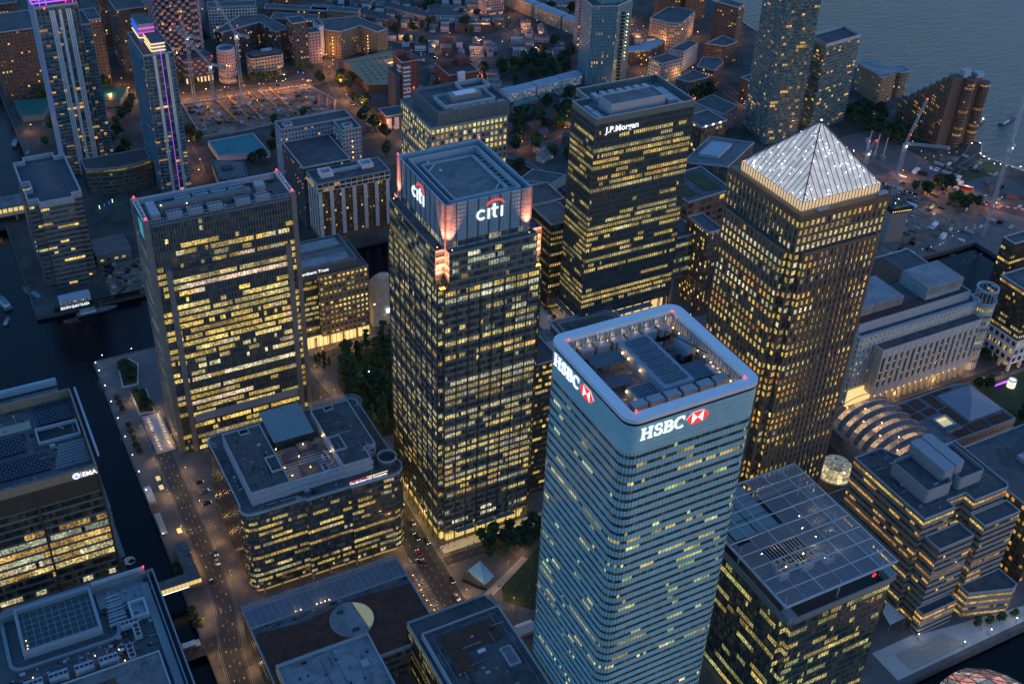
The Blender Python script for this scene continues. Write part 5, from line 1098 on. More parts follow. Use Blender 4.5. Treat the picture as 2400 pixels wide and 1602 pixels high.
# ================================================================ the two lit-topped residential towers
def fin(t, x, y, z0, z1, w=.95, d=1.2): MB().box(x-w/2, y-d, z0, x+w/2, y+.02, z1).build('white_fin', 'white_paint', t)
t = thing('residential_tower', 'tallest white finned residential tower with magenta light tubes on its roof', 'tower', (108, 922, 0))
P = rect(91, 905, 121.4, 942); facade(t, P, 0, 136, 3.05, 3.0, Lit(161, dark=.3, full=0, run=1.4, duty=.1, pal='res', br=.6, glow=.03), 'strip', wh=2.0, sill=.6, depth=.25, mw=.2, mdepth=.05, band='slate', mull='blue_clad', win='glass_teal')
P2 = rect(121.6, 909, 128.8, 940); facade(t, P2, 0, 118, 3.05, 2.4, Lit(162, dark=.2, full=0, run=1.4, duty=.12, pal='res', br=.6), 'strip', wh=2.0, sill=.6, depth=.25, mw=.2, mdepth=.05, band='slate', mull='blue_clad', win='glass_teal'); roof(t, P2, 118.2, 1)
for x in (101, 102.4, 103.8, 107.4, 108.4, 112.6, 114, 115.4): fin(t, x, 905, 0, 134 if x < 116 else 128)
MB().box(90.4, 904.6, 0, 91.2, 942, 136).build('side_screen', 'blue_clad', t)
S = MB()
for k in range(43): S.box(91.4, 903.4, 2+k*3.05, 100, 905, 2.3+k*3.05); S.box(122, 907.4, 2+k*2.7, 128.8, 909, 2.3+k*2.7)
S.build('balconies', 'teal_clad', t, 'stuff'); roof(t, P, 136.2, 1.5)
MB().box(93, 918, 136.2, 120, 940, 141).build('penthouse', 'blue_clad', t)
for (z, m_, x0, x1) in ((138.4, 'tube_violet', 89.8, 110), (138.4, 'tube_magenta', 110.1, 121), (140.8, 'tube_violet', 89.8, 108), (140.8, 'tube_magenta', 108.1, 121)): MB().box(x0, 909.6, z, x1, 910.1, z+.7).build('light_tube', m_, t)
for x in (95, 99.5, 113.5, 118.5): MB().box(x, 909.2, 136.6, x+.5, 909.55, 142).build('light_tube', 'tube_magenta' if x > 110 else 'tube_violet', t)
for k in range(2): MB().box(89.6, 910.2, 138.4+2.4*k, 90.1, 938, 139.1+2.4*k).build('light_tube', 'tube_violet', t)
mat('tube_violet_dim', (.3, .2, .6), .5, var=0, emit=(.3, .15, .9), es=.35); MB().box(90.2, 904.4, 2, 90.38, 904.58, 136).build('light_tube', 'tube_violet_dim', t); bulb(t, 97.5, 904.4, 136, .5, 'beacon_red', 'beacon')
t = thing('residential_tower', 'white finned residential tower with a violet light line and yellow light tubes', 'tower', (163, 870, 0))
P = rect(152, 846, 174.4, 896); facade(t, P, 0, 112, 3.05, 3., Lit(163, dark=.3, full=0, run=1.4, duty=.12, pal='res', br=.6, glow=.03), 'strip', wh=2.0, sill=.6, depth=.25, mw=.25, mdepth=.05, band='slate', mull='blue_clad', win='glass_teal'); roof(t, P, 112.3, 1)
for x in (159.4, 160.4, 168.4, 169.6): fin(t, x, 846, 0, 112)
S = MB()
for k in range(36): S.box(152.2, 844.6, 2+k*3.05, 158, 846, 2.3+k*3.05); S.box(170.6, 844.6, 2+k*3.05, 174.4, 846, 2.3+k*3.05); S.box(150.8, 850, 2+k*3.05, 152, 892, 2.3+k*3.05)
S.build('balconies', 'teal_clad', t, 'stuff')
for q, z in ((rect(159, 845.4, 168.4, 868), 121.6), (rect(156.6, 872, 167.6, 895), 127)): MB().prism(q, 112.3, z, 0, 1).build('penthouse', ['blue_clad', 'roof'], t)
for k in range(3): MB().box(158.6, 844.9, 115.4+k*2.6, 168.8, 845.3, 115.9+k*2.6).build('light_tube', 'tube_yellow', t); MB().box(158.2, 845.4, 115.4+k*2.6, 158.6, 867, 115.9+k*2.6).build('light_tube', 'tube_yellow', t)
for k in range(3): MB().box(156.2, 871.6, 116.4+k*3.4, 168, 872, 117+k*3.4).build('light_tube', 'tube_magenta' if k > 0 else 'tube_yellow', t); MB().box(155.7, 872.2, 116.4+k*3.4, 156.2, 895, 117+k*3.4).build('light_tube', 'tube_blue' if k else 'tube_yellow', t)
MB().box(164.5, 844.5, 2, 164.74, 844.7, 121.4).build('light_tube', 'tube_violet', t)
for k in range(3): lamp_light(t, (158+k*3, 843.6, 118), 30, (1, .65, .25))
# ================================================================ blocks further back on the left
def far(label, P, h, wall, seed, fh=3.1, bay=3., duty=.12, style='punch', wfrac=.5, wh=1.5, roofm='roof', cat='apartment block', win='glass_home', parts=0, name='apartment_block', par=.8, pal='res'):
    return block(name, label, P, h, fh, bay, Lit(seed, dark=.3, full=0, run=1.4, duty=duty, pal=pal, br=.6, glow=.02), wall, win, style, wfrac, wh, parts, roofm, cat, par, depth=.2, mdepth=-.02)
far('dark brown apartment slab with orange windows at the left edge', rect(70, 1072, 107, 1120), 62, 'brick_brown', 171); far('dark brown apartment slab just behind the tallest finned tower', rect(140, 1074, 162, 1104), 62, 'brick_brown', 172)
far('narrow dark apartment tower with orange corner windows near the top edge', rect(176, 1158, 190, 1185), 52, 'brick_brown', 173); far('dark navy apartment tower left of the chequered tower', rect(178, 1090, 206, 1130), 62, 'slate', 174)
far('brown apartment tower at the top left corner', rect(60, 1180, 104, 1230), 50, 'brick_brown', 175); far('grey apartment slab behind the dark navy tower', rect(205, 1150, 250, 1180), 40, 'slate', 176)
t = far('chequered apartment tower of staggered balcony boxes near the top edge', rrect(208, 1060, 246, 1096, 6, 3), 150, 'slate', 177, wfrac=.7, wh=2.0, duty=.06)
S = MB(); q = rrect(206.6, 1058.6, 247.4, 1097.4, 6, 3)
for (i, a, b_, L, u, n) in edges(q):
    nb = max(1, int(L/3.4))
    for f in range(44):
        for k in range(nb):
            if (f+k+i) % 2 == 0: S.obox(tuple(a+u*((k+.5)*L/nb)), tuple(u), L/nb*.44, .8, 6+f*3.2, 8.1+f*3.2)
S.build('balcony_boxes', 'lilac_clad', t, 'stuff'); q = rrect(224, 1048, 252, 1062, 5, 3); MB().prism(q, 0, 24).build('podium', 'slate', t); S = MB()
for (i, a, b_, L, u, n) in edges(q):
    for f in range(6):
        for k in range(max(1, int(L/3.4))):
            if (f+k) % 2: S.obox(tuple(a+u*((k+.5)*3.4)), tuple(u), 1.4, .7, 4+f*3.2, 6+f*3.2)
S.build('podium_boxes', 'lilac_clad', t, 'stuff'); MB().box(226, 1057.6, 90, 236, 1058.4, 96).build('lit_lounge', 'lobby_dim', t)
[MB().box(224+k*3.4, 1047.3, .5, 225.4+k*3.4, 1047.6, 5.5).build('lit_base', 'lobby_hot', t) for k in range(8)]
t = thing('apartment_block', 'round lilac clad drum shaped apartment block behind the building site', 'apartment block', (262, 1040, 0)); MB().cyl(262, 1042, 0, 30, 8.6, 28, 0, 1).build('drum_wall', ['lilac_clad', 'roof_mid'], t); MB().ring(circ(262, 1042, 8.2, 28), circ(262, 1042, 7.4, 28), 30, 32.6).build('drum_top', 'blue_clad', t)
S = MB(); lt = Lit(178, duty=.12, pal='res', br=.5)
for f in range(9):
    for k in range(10):
        a = RAD(180+k*18); p = Vector((262+8.66*math.cos(a), 1042+8.66*math.sin(a))); u = Vector((-math.sin(a), math.cos(a))); c = p+u*1.1; S.quad((*p, 2+f*3.1), (*c, 2+f*3.1), (*c, 3.4+f*3.1), (*p, 3.4+f*3.1), 0, lt(0, f, k, 10))
S.build('windows', 'glass_home', t, 'stuff')
t = far('low brick block with rounded ends and white balconies behind the site', rrect(282, 1036, 316, 1052, 5, 3), 19, 'brick_pale', 179, duty=.1, wfrac=.6); MB().prism(rrect(285, 1039, 313, 1049, 3, 3), 19.2, 22.4).build('penthouse', 'slate', t); MB().box(296, 1043, 22.4, 306, 1046, 24.5).build('plant_box', 'blue_clad', t)
far('slim dark grey apartment tower behind the building site', rect(330, 1050, 345, 1068), 42, 'slate', 180, duty=.12); far('pinkish balcony fronted block beside the slim grey tower', rect(345.4, 1051, 358, 1064), 30, 'lilac_clad', 181, duty=.08)
far('white curved end apartment block with a lit stair', rect(361, 1064, 366, 1082), 31, 'white_paint', 182, duty=.02, wfrac=.1)
t = far('tan brick stepped apartment block beside the white end block', [(366.4, 1062), (378, 1051), (402, 1060), (411, 1037), (424, 1042), (408, 1085), (372, 1090)], 27, 'brick_tan', 183, duty=.06, wfrac=.35)
for k in range(6): bulb(t, 371.6, 1056.4, 4+k*3.4, .35, 'lamp_warm', 'stair_lamp'); bulb(t, 405.6, 1049.6, 4+k*3.2, .35, 'lamp_warm', 'stair_lamp')
far('dark courtyard block behind the drum shaped block', [(266, 1092), (270, 1084), (312, 1098), (318, 1066), (333, 1072), (322, 1115), (300, 1122)], 30, 'slate', 184, duty=.12); far('white framed flats behind the dark courtyard block', [(276, 1150), (322, 1138), (326, 1152), (280, 1166)], 32, 'white_paint', 185, duty=.15, wfrac=.7, wh=2.2)
far('brown brick flats near the top edge', [(330, 1120), (372, 1098), (378, 1110), (338, 1134)], 24, 'brick_brown', 186, duty=.14); far('tan brick flats at the top edge', [(378, 1140), (420, 1112), (427, 1122), (386, 1152)], 20, 'brick_tan', 187, duty=.1); far('brown brick long flats behind the slim tower', [(336, 1160), (392, 1128), (398, 1138), (342, 1172)], 20, 'brick_brown', 188, duty=.1)
t = thing('market_hall', 'wide tan metal roofed hall with rows of roof lights', 'hall', (395, 1000, 0)); P = [(372, 966), (408, 955), (424, 1036), (372, 1029)]
MB().prism(P, 0, 7).build('hall_wall', 'brick_brown', t); B = MB(); B.prism(inset(P, -.6), 7, 7.4); B.build('hall_roof', 'tan_sheet', t); S = MB()
for i in range(6):
    for j in range(7): S.box(377+i*6.4+j*.6, 972+j*8, 7.41, 378.6+i*6.4+j*.6, 975.4+j*8, 7.6)
S.build('roof_lights', 'slate', t, 'stuff'); B = MB()
for k in range(7): B.face([(373+k*.0, 970+k*8.6, 7.42), (409+k*2.2, 959+k*11, 7.42), (409+k*2.2, 959.4+k*11, 8.0), (373, 970.4+k*8.6, 8.0)])
B.build('roof_ridges', 'tan_sheet', t)
t = thing('sports_court', 'teal floored walled court with a pale rim near the violet lit tower', 'court', (226, 895, 0)); P = [(206.4, 884), (247.4, 873), (246, 914), (206.4, 914)]
MB().prism(P, 0, 4).build('court_wall', 'white_paint', t); MB().prism(inset(P, 1.2), 4, 4.1).build('court_floor', 'tile_teal', t); MB().ring(P, inset(P, .9), 4, 5).build('court_rim', 'parapet', t); MB().box(218, 890, 4.1, 219, 900, 4.3).build('court_line', 'brick_brown', t)
t = far('small grey roofed pavilion building by the teal court', [(193, 834), (214, 828), (219, 853), (197, 866)], 10, 'stone', 189, duty=.35, wfrac=.7, pal='y'); MB().prism([(192, 833), (215, 826), (220, 854), (196, 868)], 10.4, 11).build('roof_slab', 'roof_mid', t); MB().box(200, 843, 11, 208, 850, 13).build('plant_box', 'slate', t)
for i, (P, lab) in enumerate((([(75, 1022), (92, 1020), (106, 1050), (74, 1056)], 'green sheeted sports hall roof left of the tallest finned tower'), ([(142, 1026), (158, 1024), (170, 1046), (150, 1056), (140, 1050)], 'green sheeted sports hall roof right of the tallest finned tower'))):
    t = thing('sports_hall', lab, 'hall', (P[0][0], P[0][1], 0)); MB().prism(P, 0, 6).build('hall_wall', 'band_steel', t); MB().prism(inset(P, -.8), 6, 6.4).build('hall_roof', 'green_sheet', t)
# ================================================================ red brick towers and terraces beyond the stone gridded tower
t = far('tall red brick flats with white balconies', rect(386, 918, 402, 938), 44, 'brick_red', 191, duty=.06, wfrac=.35, roofm='roof_brown'); MB().box(386, 930, 44.4, 396, 938, 49).build('lift_head', 'brick_red', t); MB().box(394, 918.4, 44.4, 401.6, 926, 47.5).build('lift_head', 'brick_red', t)
for k in range(9): MB().box(386.6, 915.8, 8+k*3.9, 393.4, 918, 9.3+k*3.9).build('balcony', 'white_paint', t); MB().box(384, 919, 8+k*3.9, 386, 925, 9.3+k*3.9).build('balcony', 'white_paint', t)
MB().box(380, 919, 0, 385.9, 937, 34).build('grey_wing', 'slate', t)
t = far('shorter red brick flats with a white lift shaft', rect(438, 930, 469, 962), 19, 'brick_red', 192, duty=.08, wfrac=.35, roofm='roof_brown')
for q in ((439, 952, 450, 961, 24), (457, 950, 468, 961, 25)): MB().box(q[0], q[1], 19.3, q[2], q[3], q[4]).build('lift_head', 'brick_red', t)
MB().box(446, 927, 0, 453, 930, 22).build('lift_shaft', 'white_paint', t)
t = far('white gabled low red flats beside the orange street', rect(356, 884, 376, 902), 12, 'brick_red', 193, duty=.1, wfrac=.45)
for k in range(3): MB().box(356.5+k*7, 882.6, 0, 360.5+k*7, 884, 11).build('white_bay', 'white_paint', t)
def terrace(label, a, b_, dp, h, wall, roofm, n, seed, rise=2.6, flat=False, group=None, duty=.25, chim=True):
    """row of houses from a to b: walls, pitched roof, chimneys, windows"""
    a = Vector(a); b_ = Vector(b_); L = (b_-a).length; u = (b_-a)/L; v = Vector((-u.y, u.x)); c = (a+b_)/2
    t = thing('terrace_row' if n > 1 else 'house', label, 'houses' if n > 1 else 'house', (c.x, c.y, 0), group)
    P = [tuple(a-v*dp/2), tuple(b_-v*dp/2), tuple(b_+v*dp/2), tuple(a+v*dp/2)]
    MB().prism(P, 0, h).build('wall', wall, t)
    if flat: MB().prism(inset(P, -.25), h, h+.35).build('roof', roofm, t)
    else:
        Q = inset(P, -.4); r0 = a-u*.4; r1 = b_+u*.4; B = MB()
        B.face([(*Q[0], h-.1), (*Q[1], h-.1), (*r1, h+rise), (*r0, h+rise)]); B.face([(*Q[2], h-.1), (*Q[3], h-.1), (*r0, h+rise), (*r1, h+rise)])
        B.face([(*Q[1], h-.1), (*Q[2], h-.1), (*r1, h+rise)]); B.face([(*Q[3], h-.1), (*Q[0], h-.1), (*r0, h+rise)]); B.build('roof', roofm, t)
        if chim:
            for k in range(1, n+1):
                p = a+u*(L*k/(n+.5)); MB().obox(tuple(p), tuple(u), .5, .7, h+rise-.8, h+rise+1).build('chimney', wall, t)
    S = MB(); rr = random.Random(seed); fl = max(1, int(h/2.9)); nb = max(2, int(L/2.6))
    for sgn in (-1, 1):
        e0 = a+v*(sgn*(dp/2+.03)); 
        for f in range(fl):
            for k in range(nb):
                p = e0+u*((k+.25)*L/nb); q = e0+u*((k+.7)*L/nb); z = 1+f*2.8; g = .6*rr.random() if rr.random() < duty else .01
                c_ = (g, g*.62, g*.2); pts = [(*p, z), (*q, z), (*q, z+1.3), (*p, z+1.3)]
                S.face(pts if sgn < 0 else pts[::-1], 0, c_)
    S.build('windows', 'glass_home', t, 'stuff'); return t
for i, (a, b_) in enumerate((((478, 899), (511, 903)), ((513, 903.4), (540, 907)), ((542, 907.4), (566, 911)))): terrace(('nearest', 'middle', 'farthest')[i]+' white walled three storey terrace in the row by green sheds', a, b_, 12, 9.5, 'white_paint', 'blue_clad', 4, 200+i, 1.2, duty=.5, chim=False)
for i, (x, y) in enumerate(((489, 884), (503, 887), (520, 891), (537, 894))): terrace(('first', 'second', 'third', 'fourth')[i]+' pale green flat roofed shed from the stone tower, in the row of four', (x-5, y-.6), (x+5, y+.6), 8, 3.4, 'stone', 'green_roof', 1, 210+i, flat=True, duty=.1)
for i, (a, b_, lab) in enumerate((((603, 1128), (614, 1085), 'far'), ((614.6, 1082), (625, 1042), 'middle'), ((625.6, 1039), (634, 1008), 'near'))): terrace(lab+' pale long four storey block below the top edge', a, b_, 12, 14, 'brick_pale', 'blue_clad', 5, 220+i, 1., duty=.18, chim=False)
far('tall slab of white and grey flats at the top edge, left of two', rect(560, 1096, 580, 1118), 62, 'lilac_clad', 231, wfrac=.6, duty=.15); far('tall slab of white and grey flats right of two, left of the teal tower', [(606, 984), (620, 978), (626, 994), (612, 1001)], 78, 'lilac_clad', 232, wfrac=.6, duty=.12)
t = far('teal clad residential tower behind the dark finned tower', [(567, 897), (590, 889.4), (613, 900), (609, 924), (571, 922)], 78, 'teal_clad', 233, bay=2.4, wfrac=.35, wh=2.2, duty=.15, win='glass_teal'); MB().prism([(578, 900), (600, 896), (602, 918), (580, 918)], 78, 96).build('tower_core', 'teal_clad', t)
for k in range(20): MB().box(596.6, 891.2, 4+k*3.4, 600.4, 894, 5.4+k*3.4).build('balcony', 'dark', t)
for k in range(14): bulb(t, 606.4, 895.8, 22+k*3.4, .5, 'lamp_warm' if k % 3 else 'lobby', 'stair_lamp')
# ================================================================ riverside
def obl(F, d1, w, dp):
    u = Vector(d1).normalized(); v = Vector((-u.y, u.x)); F = Vector(F); return [tuple(F), tuple(F+u*w), tuple(F+u*w+v*dp), tuple(F+v*dp)]
for lab, P, h, s in (('taller green glass residential tower by the river', obl((647, 727), (63, -12), 31, 40), 150, 241), ('shorter flat topped green glass residential tower by the river', [(701, 730), (745.6, 737), (746, 760), (702, 755)], 80, 242)):
    t = block('residential_tower', lab, P, h, 3.05, 2.6, Lit(s, dark=.12, full=0, run=1.4, duty=.1, pal='res', br=.6, glow=.04), 'fin_green', 'glass_teal', 'strip', wh=2.1, cat='tower', roofm='roof', par=2.4, depth=.2, mull='fin_green', mdepth=.1)
    q = inset(P, -.9)
    for k in range(int(h/3.05)): MB().ring(q, inset(q, .7), 2.2+k*3.05, 2.5+k*3.05).build('balcony_band', 'teal_clad', t)
t = far('glass fronted riverside office with three roof floodlights', [(578, 728), (606, 731), (604, 756), (576, 752)], 28, 'steel_brown', 243, bay=4, wfrac=.7, wh=2.4, cat='office block', name='office_block', pal='y')
for k in range(3): bulb(t, 582+k*8, 727.8+k*.8, 29, .8, 'lamp_white', 'roof_lamp')
WB = [(806, 788), (800, 751), (822, 756), (841, 761), (836, 775), (824, 792)]
t = far('white and tan riverside warehouse flats with a red crane light', [(799, 752), (822, 757), (826, 790), (806, 792)], 27, 'brick_tan', 244, duty=.15, roofm='roof_pale', par=.5); MB().box(800, 756, 27.4, 822, 789, 28.6).build('roof_sheet', 'roof_pale', t); t2 = far('tan round ended riverside flats beside the warehouse flats', rrect(826, 757, 842, 774, 5, 3), 25, 'brick_tan', 245, duty=.12, roofm='roof_pale')
t = thing('apartment_block', 'dark stepped riverside apartment block with a long sloping side', 'apartment block', (808, 690, 0))
for k in range(9):
    z1 = 64-k*6.0; y0 = 662+k*7.4; P = [(788+k*1.5, y0), (818, y0-4), (820, y0+3.2), (790+k*1.5, y0+7.3)]
    MB().prism(P, 0, z1, 0, 1).build('step', ['brick_brown', 'slate'], t); S = MB(); lt = Lit(250+k, duty=.025, pal='res', br=.35)
    for f in range(int(z1/3.1)):
        a = Vector(P[3]); c = Vector(P[0]); u = (c-a).normalized(); n = Vector((u.y, -u.x))
        for j in range(2): p = a+u*(1+3.2*j)+n*.05; q = p+u*1.5; S.quad((*p, 1.2+f*3.1), (*q, 1.2+f*3.1), (*q, 2.6+f*3.1), (*p, 2.6+f*3.1), 0, lt(0, f, j, 2))
    S.build('windows', 'glass_home', t, 'stuff')
MB().prism(circ(822, 657, 5, 14), 0, 57, 0, 1).build('round_tower', ['brick_brown', 'slate'], t); MB().prism(circ(804, 657.5, 4.6, 14), 0, 63, 0, 1).build('round_tower', ['brick_brown', 'slate'], t); S = MB(); lt = Lit(260, duty=.1, pal='res', br=.4)
for cx, cy_, rr_, nn in ((822, 657, 5.06, 18), (804, 657.5, 4.66, 20)):
    for f in range(nn):
        for k in range(5): a = RAD(185+k*24); p = Vector((cx+rr_*math.cos(a), cy_+rr_*math.sin(a))); u = Vector((-math.sin(a), math.cos(a))); c = p+u*1.1; S.quad((*p, 1.5+f*3.1), (*c, 1.5+f*3.1), (*c, 3+f*3.1), (*p, 3+f*3.1), 0, lt(0, f, k, 5))
S.build('windows', 'glass_home', t, 'stuff'); MB().box(798, 660, 63, 806, 666, 69).build('lift_head', 'blue_clad', t); MB().box(811, 657, 62, 819, 663, 66).build('lift_head', 'blue_clad', t)
far('flat roofed pale brick offices with striped balconies by the river road', [(688, 976), (697, 957), (709, 950), (743, 974), (738, 987), (722, 996)], 24, 'brick_pale', 261, duty=.12); far('grey gabled flats nearest the dark finned tower', [(632, 891), (636, 876), (663, 879), (656, 896)], 20, 'blue_clad', 262, duty=.12)
far('dark roofed flats in front of the grey gabled flats', [(630, 842), (637, 830), (663, 833), (658, 853)], 19, 'slate', 263, duty=.14); far('grey flats with white framed end behind the gabled flats', [(665, 905), (673, 892), (701, 907), (696, 917)], 20, 'blue_clad', 264, duty=.12); far('curved end brown flats beside the taller green tower', [(661, 853), (670, 838), (690, 850), (694, 862), (680, 870)], 22, 'brick_brown', 265, duty=.14)
far('brown brick flats with a column of orange stair lights', [(706, 903), (721, 889), (740, 894), (736, 914)], 20, 'brick_brown', 266, duty=.2); far('brown brick tower with a tilted roof by the river, nearer one', [(745, 945), (756, 920), (768, 926), (760, 950)], 44, 'brick_brown', 267, duty=.1); far('brown brick tower by the river at the top edge', [(720, 1010), (742, 1000), (752, 1020), (730, 1032)], 50, 'brick_brown', 268, duty=.1)
far('grey row with a pale blue roof behind the teal tower', [(632, 931), (656, 926), (684, 940), (682, 950), (656, 942), (634, 944)], 12, 'slate', 269, duty=.2, roofm='blue_clad')
far('pink tiled office beside the green towers', [(625, 760), (648, 770), (642, 800), (616, 792)], 18, 'lilac_clad', 270, duty=.15); far('grey flats behind the shorter green tower', [(752, 800), (776, 806), (772, 830), (748, 824)], 14, 'slate', 271, duty=.15); far('brown flats behind the taller green tower', [(700, 800), (724, 806), (718, 832), (694, 826)], 16, 'brick_brown', 272, duty=.15)
far('brown flats near the river behind the round ended flats', [(770, 850), (800, 860), (794, 884), (764, 874)], 16, 'brick_brown', 273, duty=.2); far('flat roofed dark hall beyond the dark finned tower', [(548, 842), (590, 836), (592, 862), (552, 868)], 10, 'slate', 274, duty=.2)
# ---------------------------------------------------------------- buildings between the finned tower and the pyramid tower
t = far('brown stone building with grass roof strips beside the rail tracks', [(470, 596), (512, 600), (512, 640), (470, 636)], 46, 'brick_brown', 281, bay=6, fh=6, wfrac=.75, wh=3.4, duty=.05, cat='office block', name='office_block')
for q in ((474, 604, 484, 632), (492, 606, 506, 634)): MB().box(q[0], q[1], 46.3, q[2], q[3], 46.7).build('grass_strip', 'grass', t)
P = rect(440, 532, 452, 556); t = far('narrow brown glazed stair tower beside the pyramid topped tower', P, 62, 'brick_brown', 282, bay=2.6, wfrac=.6, wh=2.2, duty=.35, pal='y', cat='office block', name='office_block')
t = far('blue grey flat roofed dock side building with a glazed roof hall', [(513, 664), (541, 643), (587, 670), (560, 694)], 38, 'slate', 283, duty=.05, roofm='roof_mid', cat='office block', name='office_block'); MB().prism([(530, 668), (542, 658), (566, 672), (554, 682)], 38.3, 41).build('roof_hall', 'blue_clad', t)
t = far('pale flat roofed low building by the rail curve', [(404, 730), (426, 714), (444, 722), (424, 742)], 14, 'stone', 284, duty=.03, wfrac=.5, cat='office block', name='office_block'); far('brown flat roofed annex right of the notched glass tower', rect(366, 641, 394, 668), 44, 'steel_brown', 285, duty=.05, cat='office block', name='office_block')
t = thing('mall_roof', 'low mall roof with a curved glass edge between the towers', 'mall', (356, 545, 0)); P = [(330, 470), (378, 470), (378, 540), (372, 546), (333, 549)]
MB().prism(P, 0, 11, 0, 1).build('mall_wall', ['band_steel', 'roof_mid'], t); MB().ring(inset(P, 3), inset(P, 3.6), 11, 12.2).build('roof_kerb', 'parapet', t); MB().ring(inset(P, -1.5), inset(P, .4), 11, 11.5).build('roof_rim', 'parapet', t); MB().prism(inset(P, 8), 11, 13).build('roof_hall', 'roof', t)
S = MB()
for k in range(12): S.box(333+k*3.6, 547, 11.5, 333.2+k*3.6, 552, 11.8)
S.build('rim_bars', 'steel', t, 'stuff'); t = thing('mall_roof', 'flat grey roof link left of the curved mall roof', 'mall', (290, 520, 0)); MB().prism([(246, 470), (329, 470), (329, 545), (246, 540)], 0, 10, 0, 1).build('mall_wall', ['band_steel', 'roof_mid'], t)
for q in ((300, 500, 312, 512), (314, 520, 324, 530), (265, 505, 280, 515)): MB().box(q[0], q[1], 10, q[2], q[3], 11.2).build('roof_box', 'plant', t)
t = far('lower dark glass office wing right of the notched glass tower', rect(246, 420, 262, 462), 88, 'mull_brown', 286, fh=4, bay=2, duty=.35, style='strip', wh=2., pal='y', cat='office block', name='office_wing', win='glass')
# rail viaduct
t = thing('rail_viaduct', 'dark elevated rail viaduct running past the dark finned tower', 'viaduct', (445, 560, 0))
pts = [(540, 434), (500, 492), (470, 540), (455, 572), (446, 640), (441, 700), (439, 740), (428, 780), (405, 800), (360, 820)]
for a, c in zip(pts, pts[1:]):
    a = Vector(a); c = Vector(c); u = (c-a).normalized(); L = (c-a).length
    MB().obox(tuple((a+c)/2), tuple(u), L/2+.4, 4.6, 5.2, 6.4).build('deck', 'dark', t)
    for s in (-3, -1.5, 1.5, 3): p = (a+c)/2+Vector((-u.y, u.x))*s; MB().obox(tuple(p), tuple(u), L/2, .1, 6.41, 6.6).build('rail', 'steel', t)
    MB().obox(tuple(a), tuple(u), .8, 2.6, 0, 5.2).build('pier', 'concrete', t)
# ---------------------------------------------------------------- the low estate
rr = random.Random(77); HG = 'low houses of the far estate'; u = Vector((math.cos(RAD(-24)), math.sin(RAD(-24)))); v = Vector((-u.y, u.x)); o_ = Vector((412, 1080)); KEEP = []
def near_road(p, d):
    for pl_ in (rdE, rdF, [(400, 1160), (470, 1080), (530, 1045), (570, 1060), (640, 1130)], [(410, 1000), (470, 1000), (520, 985), (600, 960), (690, 960)], [(470, 1000), (430, 1080), (400, 1160)], [(520, 985), (560, 1050)], [(560, 900), (600, 960)]):
        for a, c in zip(pl_, pl_[1:]):
            a = Vector(a); c = Vector(c); tt = max(0, min(1, (p-a).dot(c-a)/(c-a).length_squared))
            if (p-a-(c-a)*tt).length < d: return True
    return False
OBS = [(o.location.x, o.location.y) for o in bpy.data.objects if o.parent is None and o.type == 'EMPTY' and o.location.y > 800]
HS = ['small pale low house of the estate beyond the towers', 'small grey roofed low house of the estate beyond the towers', 'small brown brick low house of the estate beyond the towers']
nh = 0
for i in range(-3, 27):
    for j in range(-16, 14):
        p = o_+u*(i*14.2+rr.uniform(-2, 2))+v*(j*13.4+rr.uniform(-2, 2))
        if not (395 < p.x < 700 and 925 < p.y < 1230): continue
        if near_road(p, 9.5) or any((p-Vector(q)).length < 20 for q in OBS) or rr.random() < .14: continue
        if 372 < p.x < 428 and 950 < p.y < 1040: continue
        if 600 < p.x < 640 and 1000 < p.y < 1135: continue
        if 500 < p.x < 580 and 925 < p.y < 975: continue
        nh += 1; k = rr.choice((0, 0, 0, 1, 1, 1, 1, 2)); d = u if rr.random() < .7 else v; ln = rr.uniform(4.2, 7)
        terrace(HS[k], tuple(p-d*ln), tuple(p+d*ln), rr.uniform(6, 8), rr.choice((3., 5.6, 5.6)), ('white_paint', 'stone', 'brick_brown')[k], ('slate', 'roof_mid', 'tile_red')[k], 1, nh, rr.uniform(1.2, 2.4), rr.random() < .45, HG+' '+('painted white', 'with grey roofs', 'in brown brick')[k], .1, rr.random() < .5)
for i, (a, b_) in enumerate((((432, 1165), (458, 1118)), ((400, 1180), (424, 1138)), ((470, 1160), (500, 1110)), ((440, 1215), (462, 1176)))): terrace(('nearest', 'leftmost', 'rightmost', 'farthest')[i]+' dark slate roofed brick terrace row near the top edge', a, b_, 10, 8, 'brick_pale', 'slate', 6, 300+i, 3, duty=.15)
t = far('flat roofed school block with pale roof edges near the top edge', [(500, 1112), (548, 1090), (556, 1106), (530, 1118), (536, 1132), (512, 1142)], 6, 'white_paint', 291, duty=.15, roofm='slate', cat='school', name='school'); far('white lit retail block at the top edge', rect(640, 1085, 680, 1110), 10, 'white_paint', 292, duty=.2, cat='shop', name='retail_block', roofm='roof_mid')
for i, (x, y, h, lab) in enumerate(((270, 1210, 36, 'grey'), (320, 1215, 30, 'tan'), (370, 1200, 24, 'brown'), (230, 1230, 44, 'dark'), (150, 1220, 40, 'slate'), (700, 1060, 30, 'tan'), (770, 1020, 36, 'brown'), (680, 1120, 26, 'grey'))): far(lab+' apartment block cut by the top edge, number '+str(i+1)+' from the left' if False else lab+' apartment block standing on the '+('far left' if x < 200 else 'left' if x < 300 else 'middle left' if x < 400 else 'right')+' part of the top edge', rect(x-14, y-10, x+14, y+10), h, {'grey': 'blue_clad', 'tan': 'brick_tan', 'brown': 'brick_brown', 'dark': 'slate', 'slate': 'slate'}[lab], 310+i)

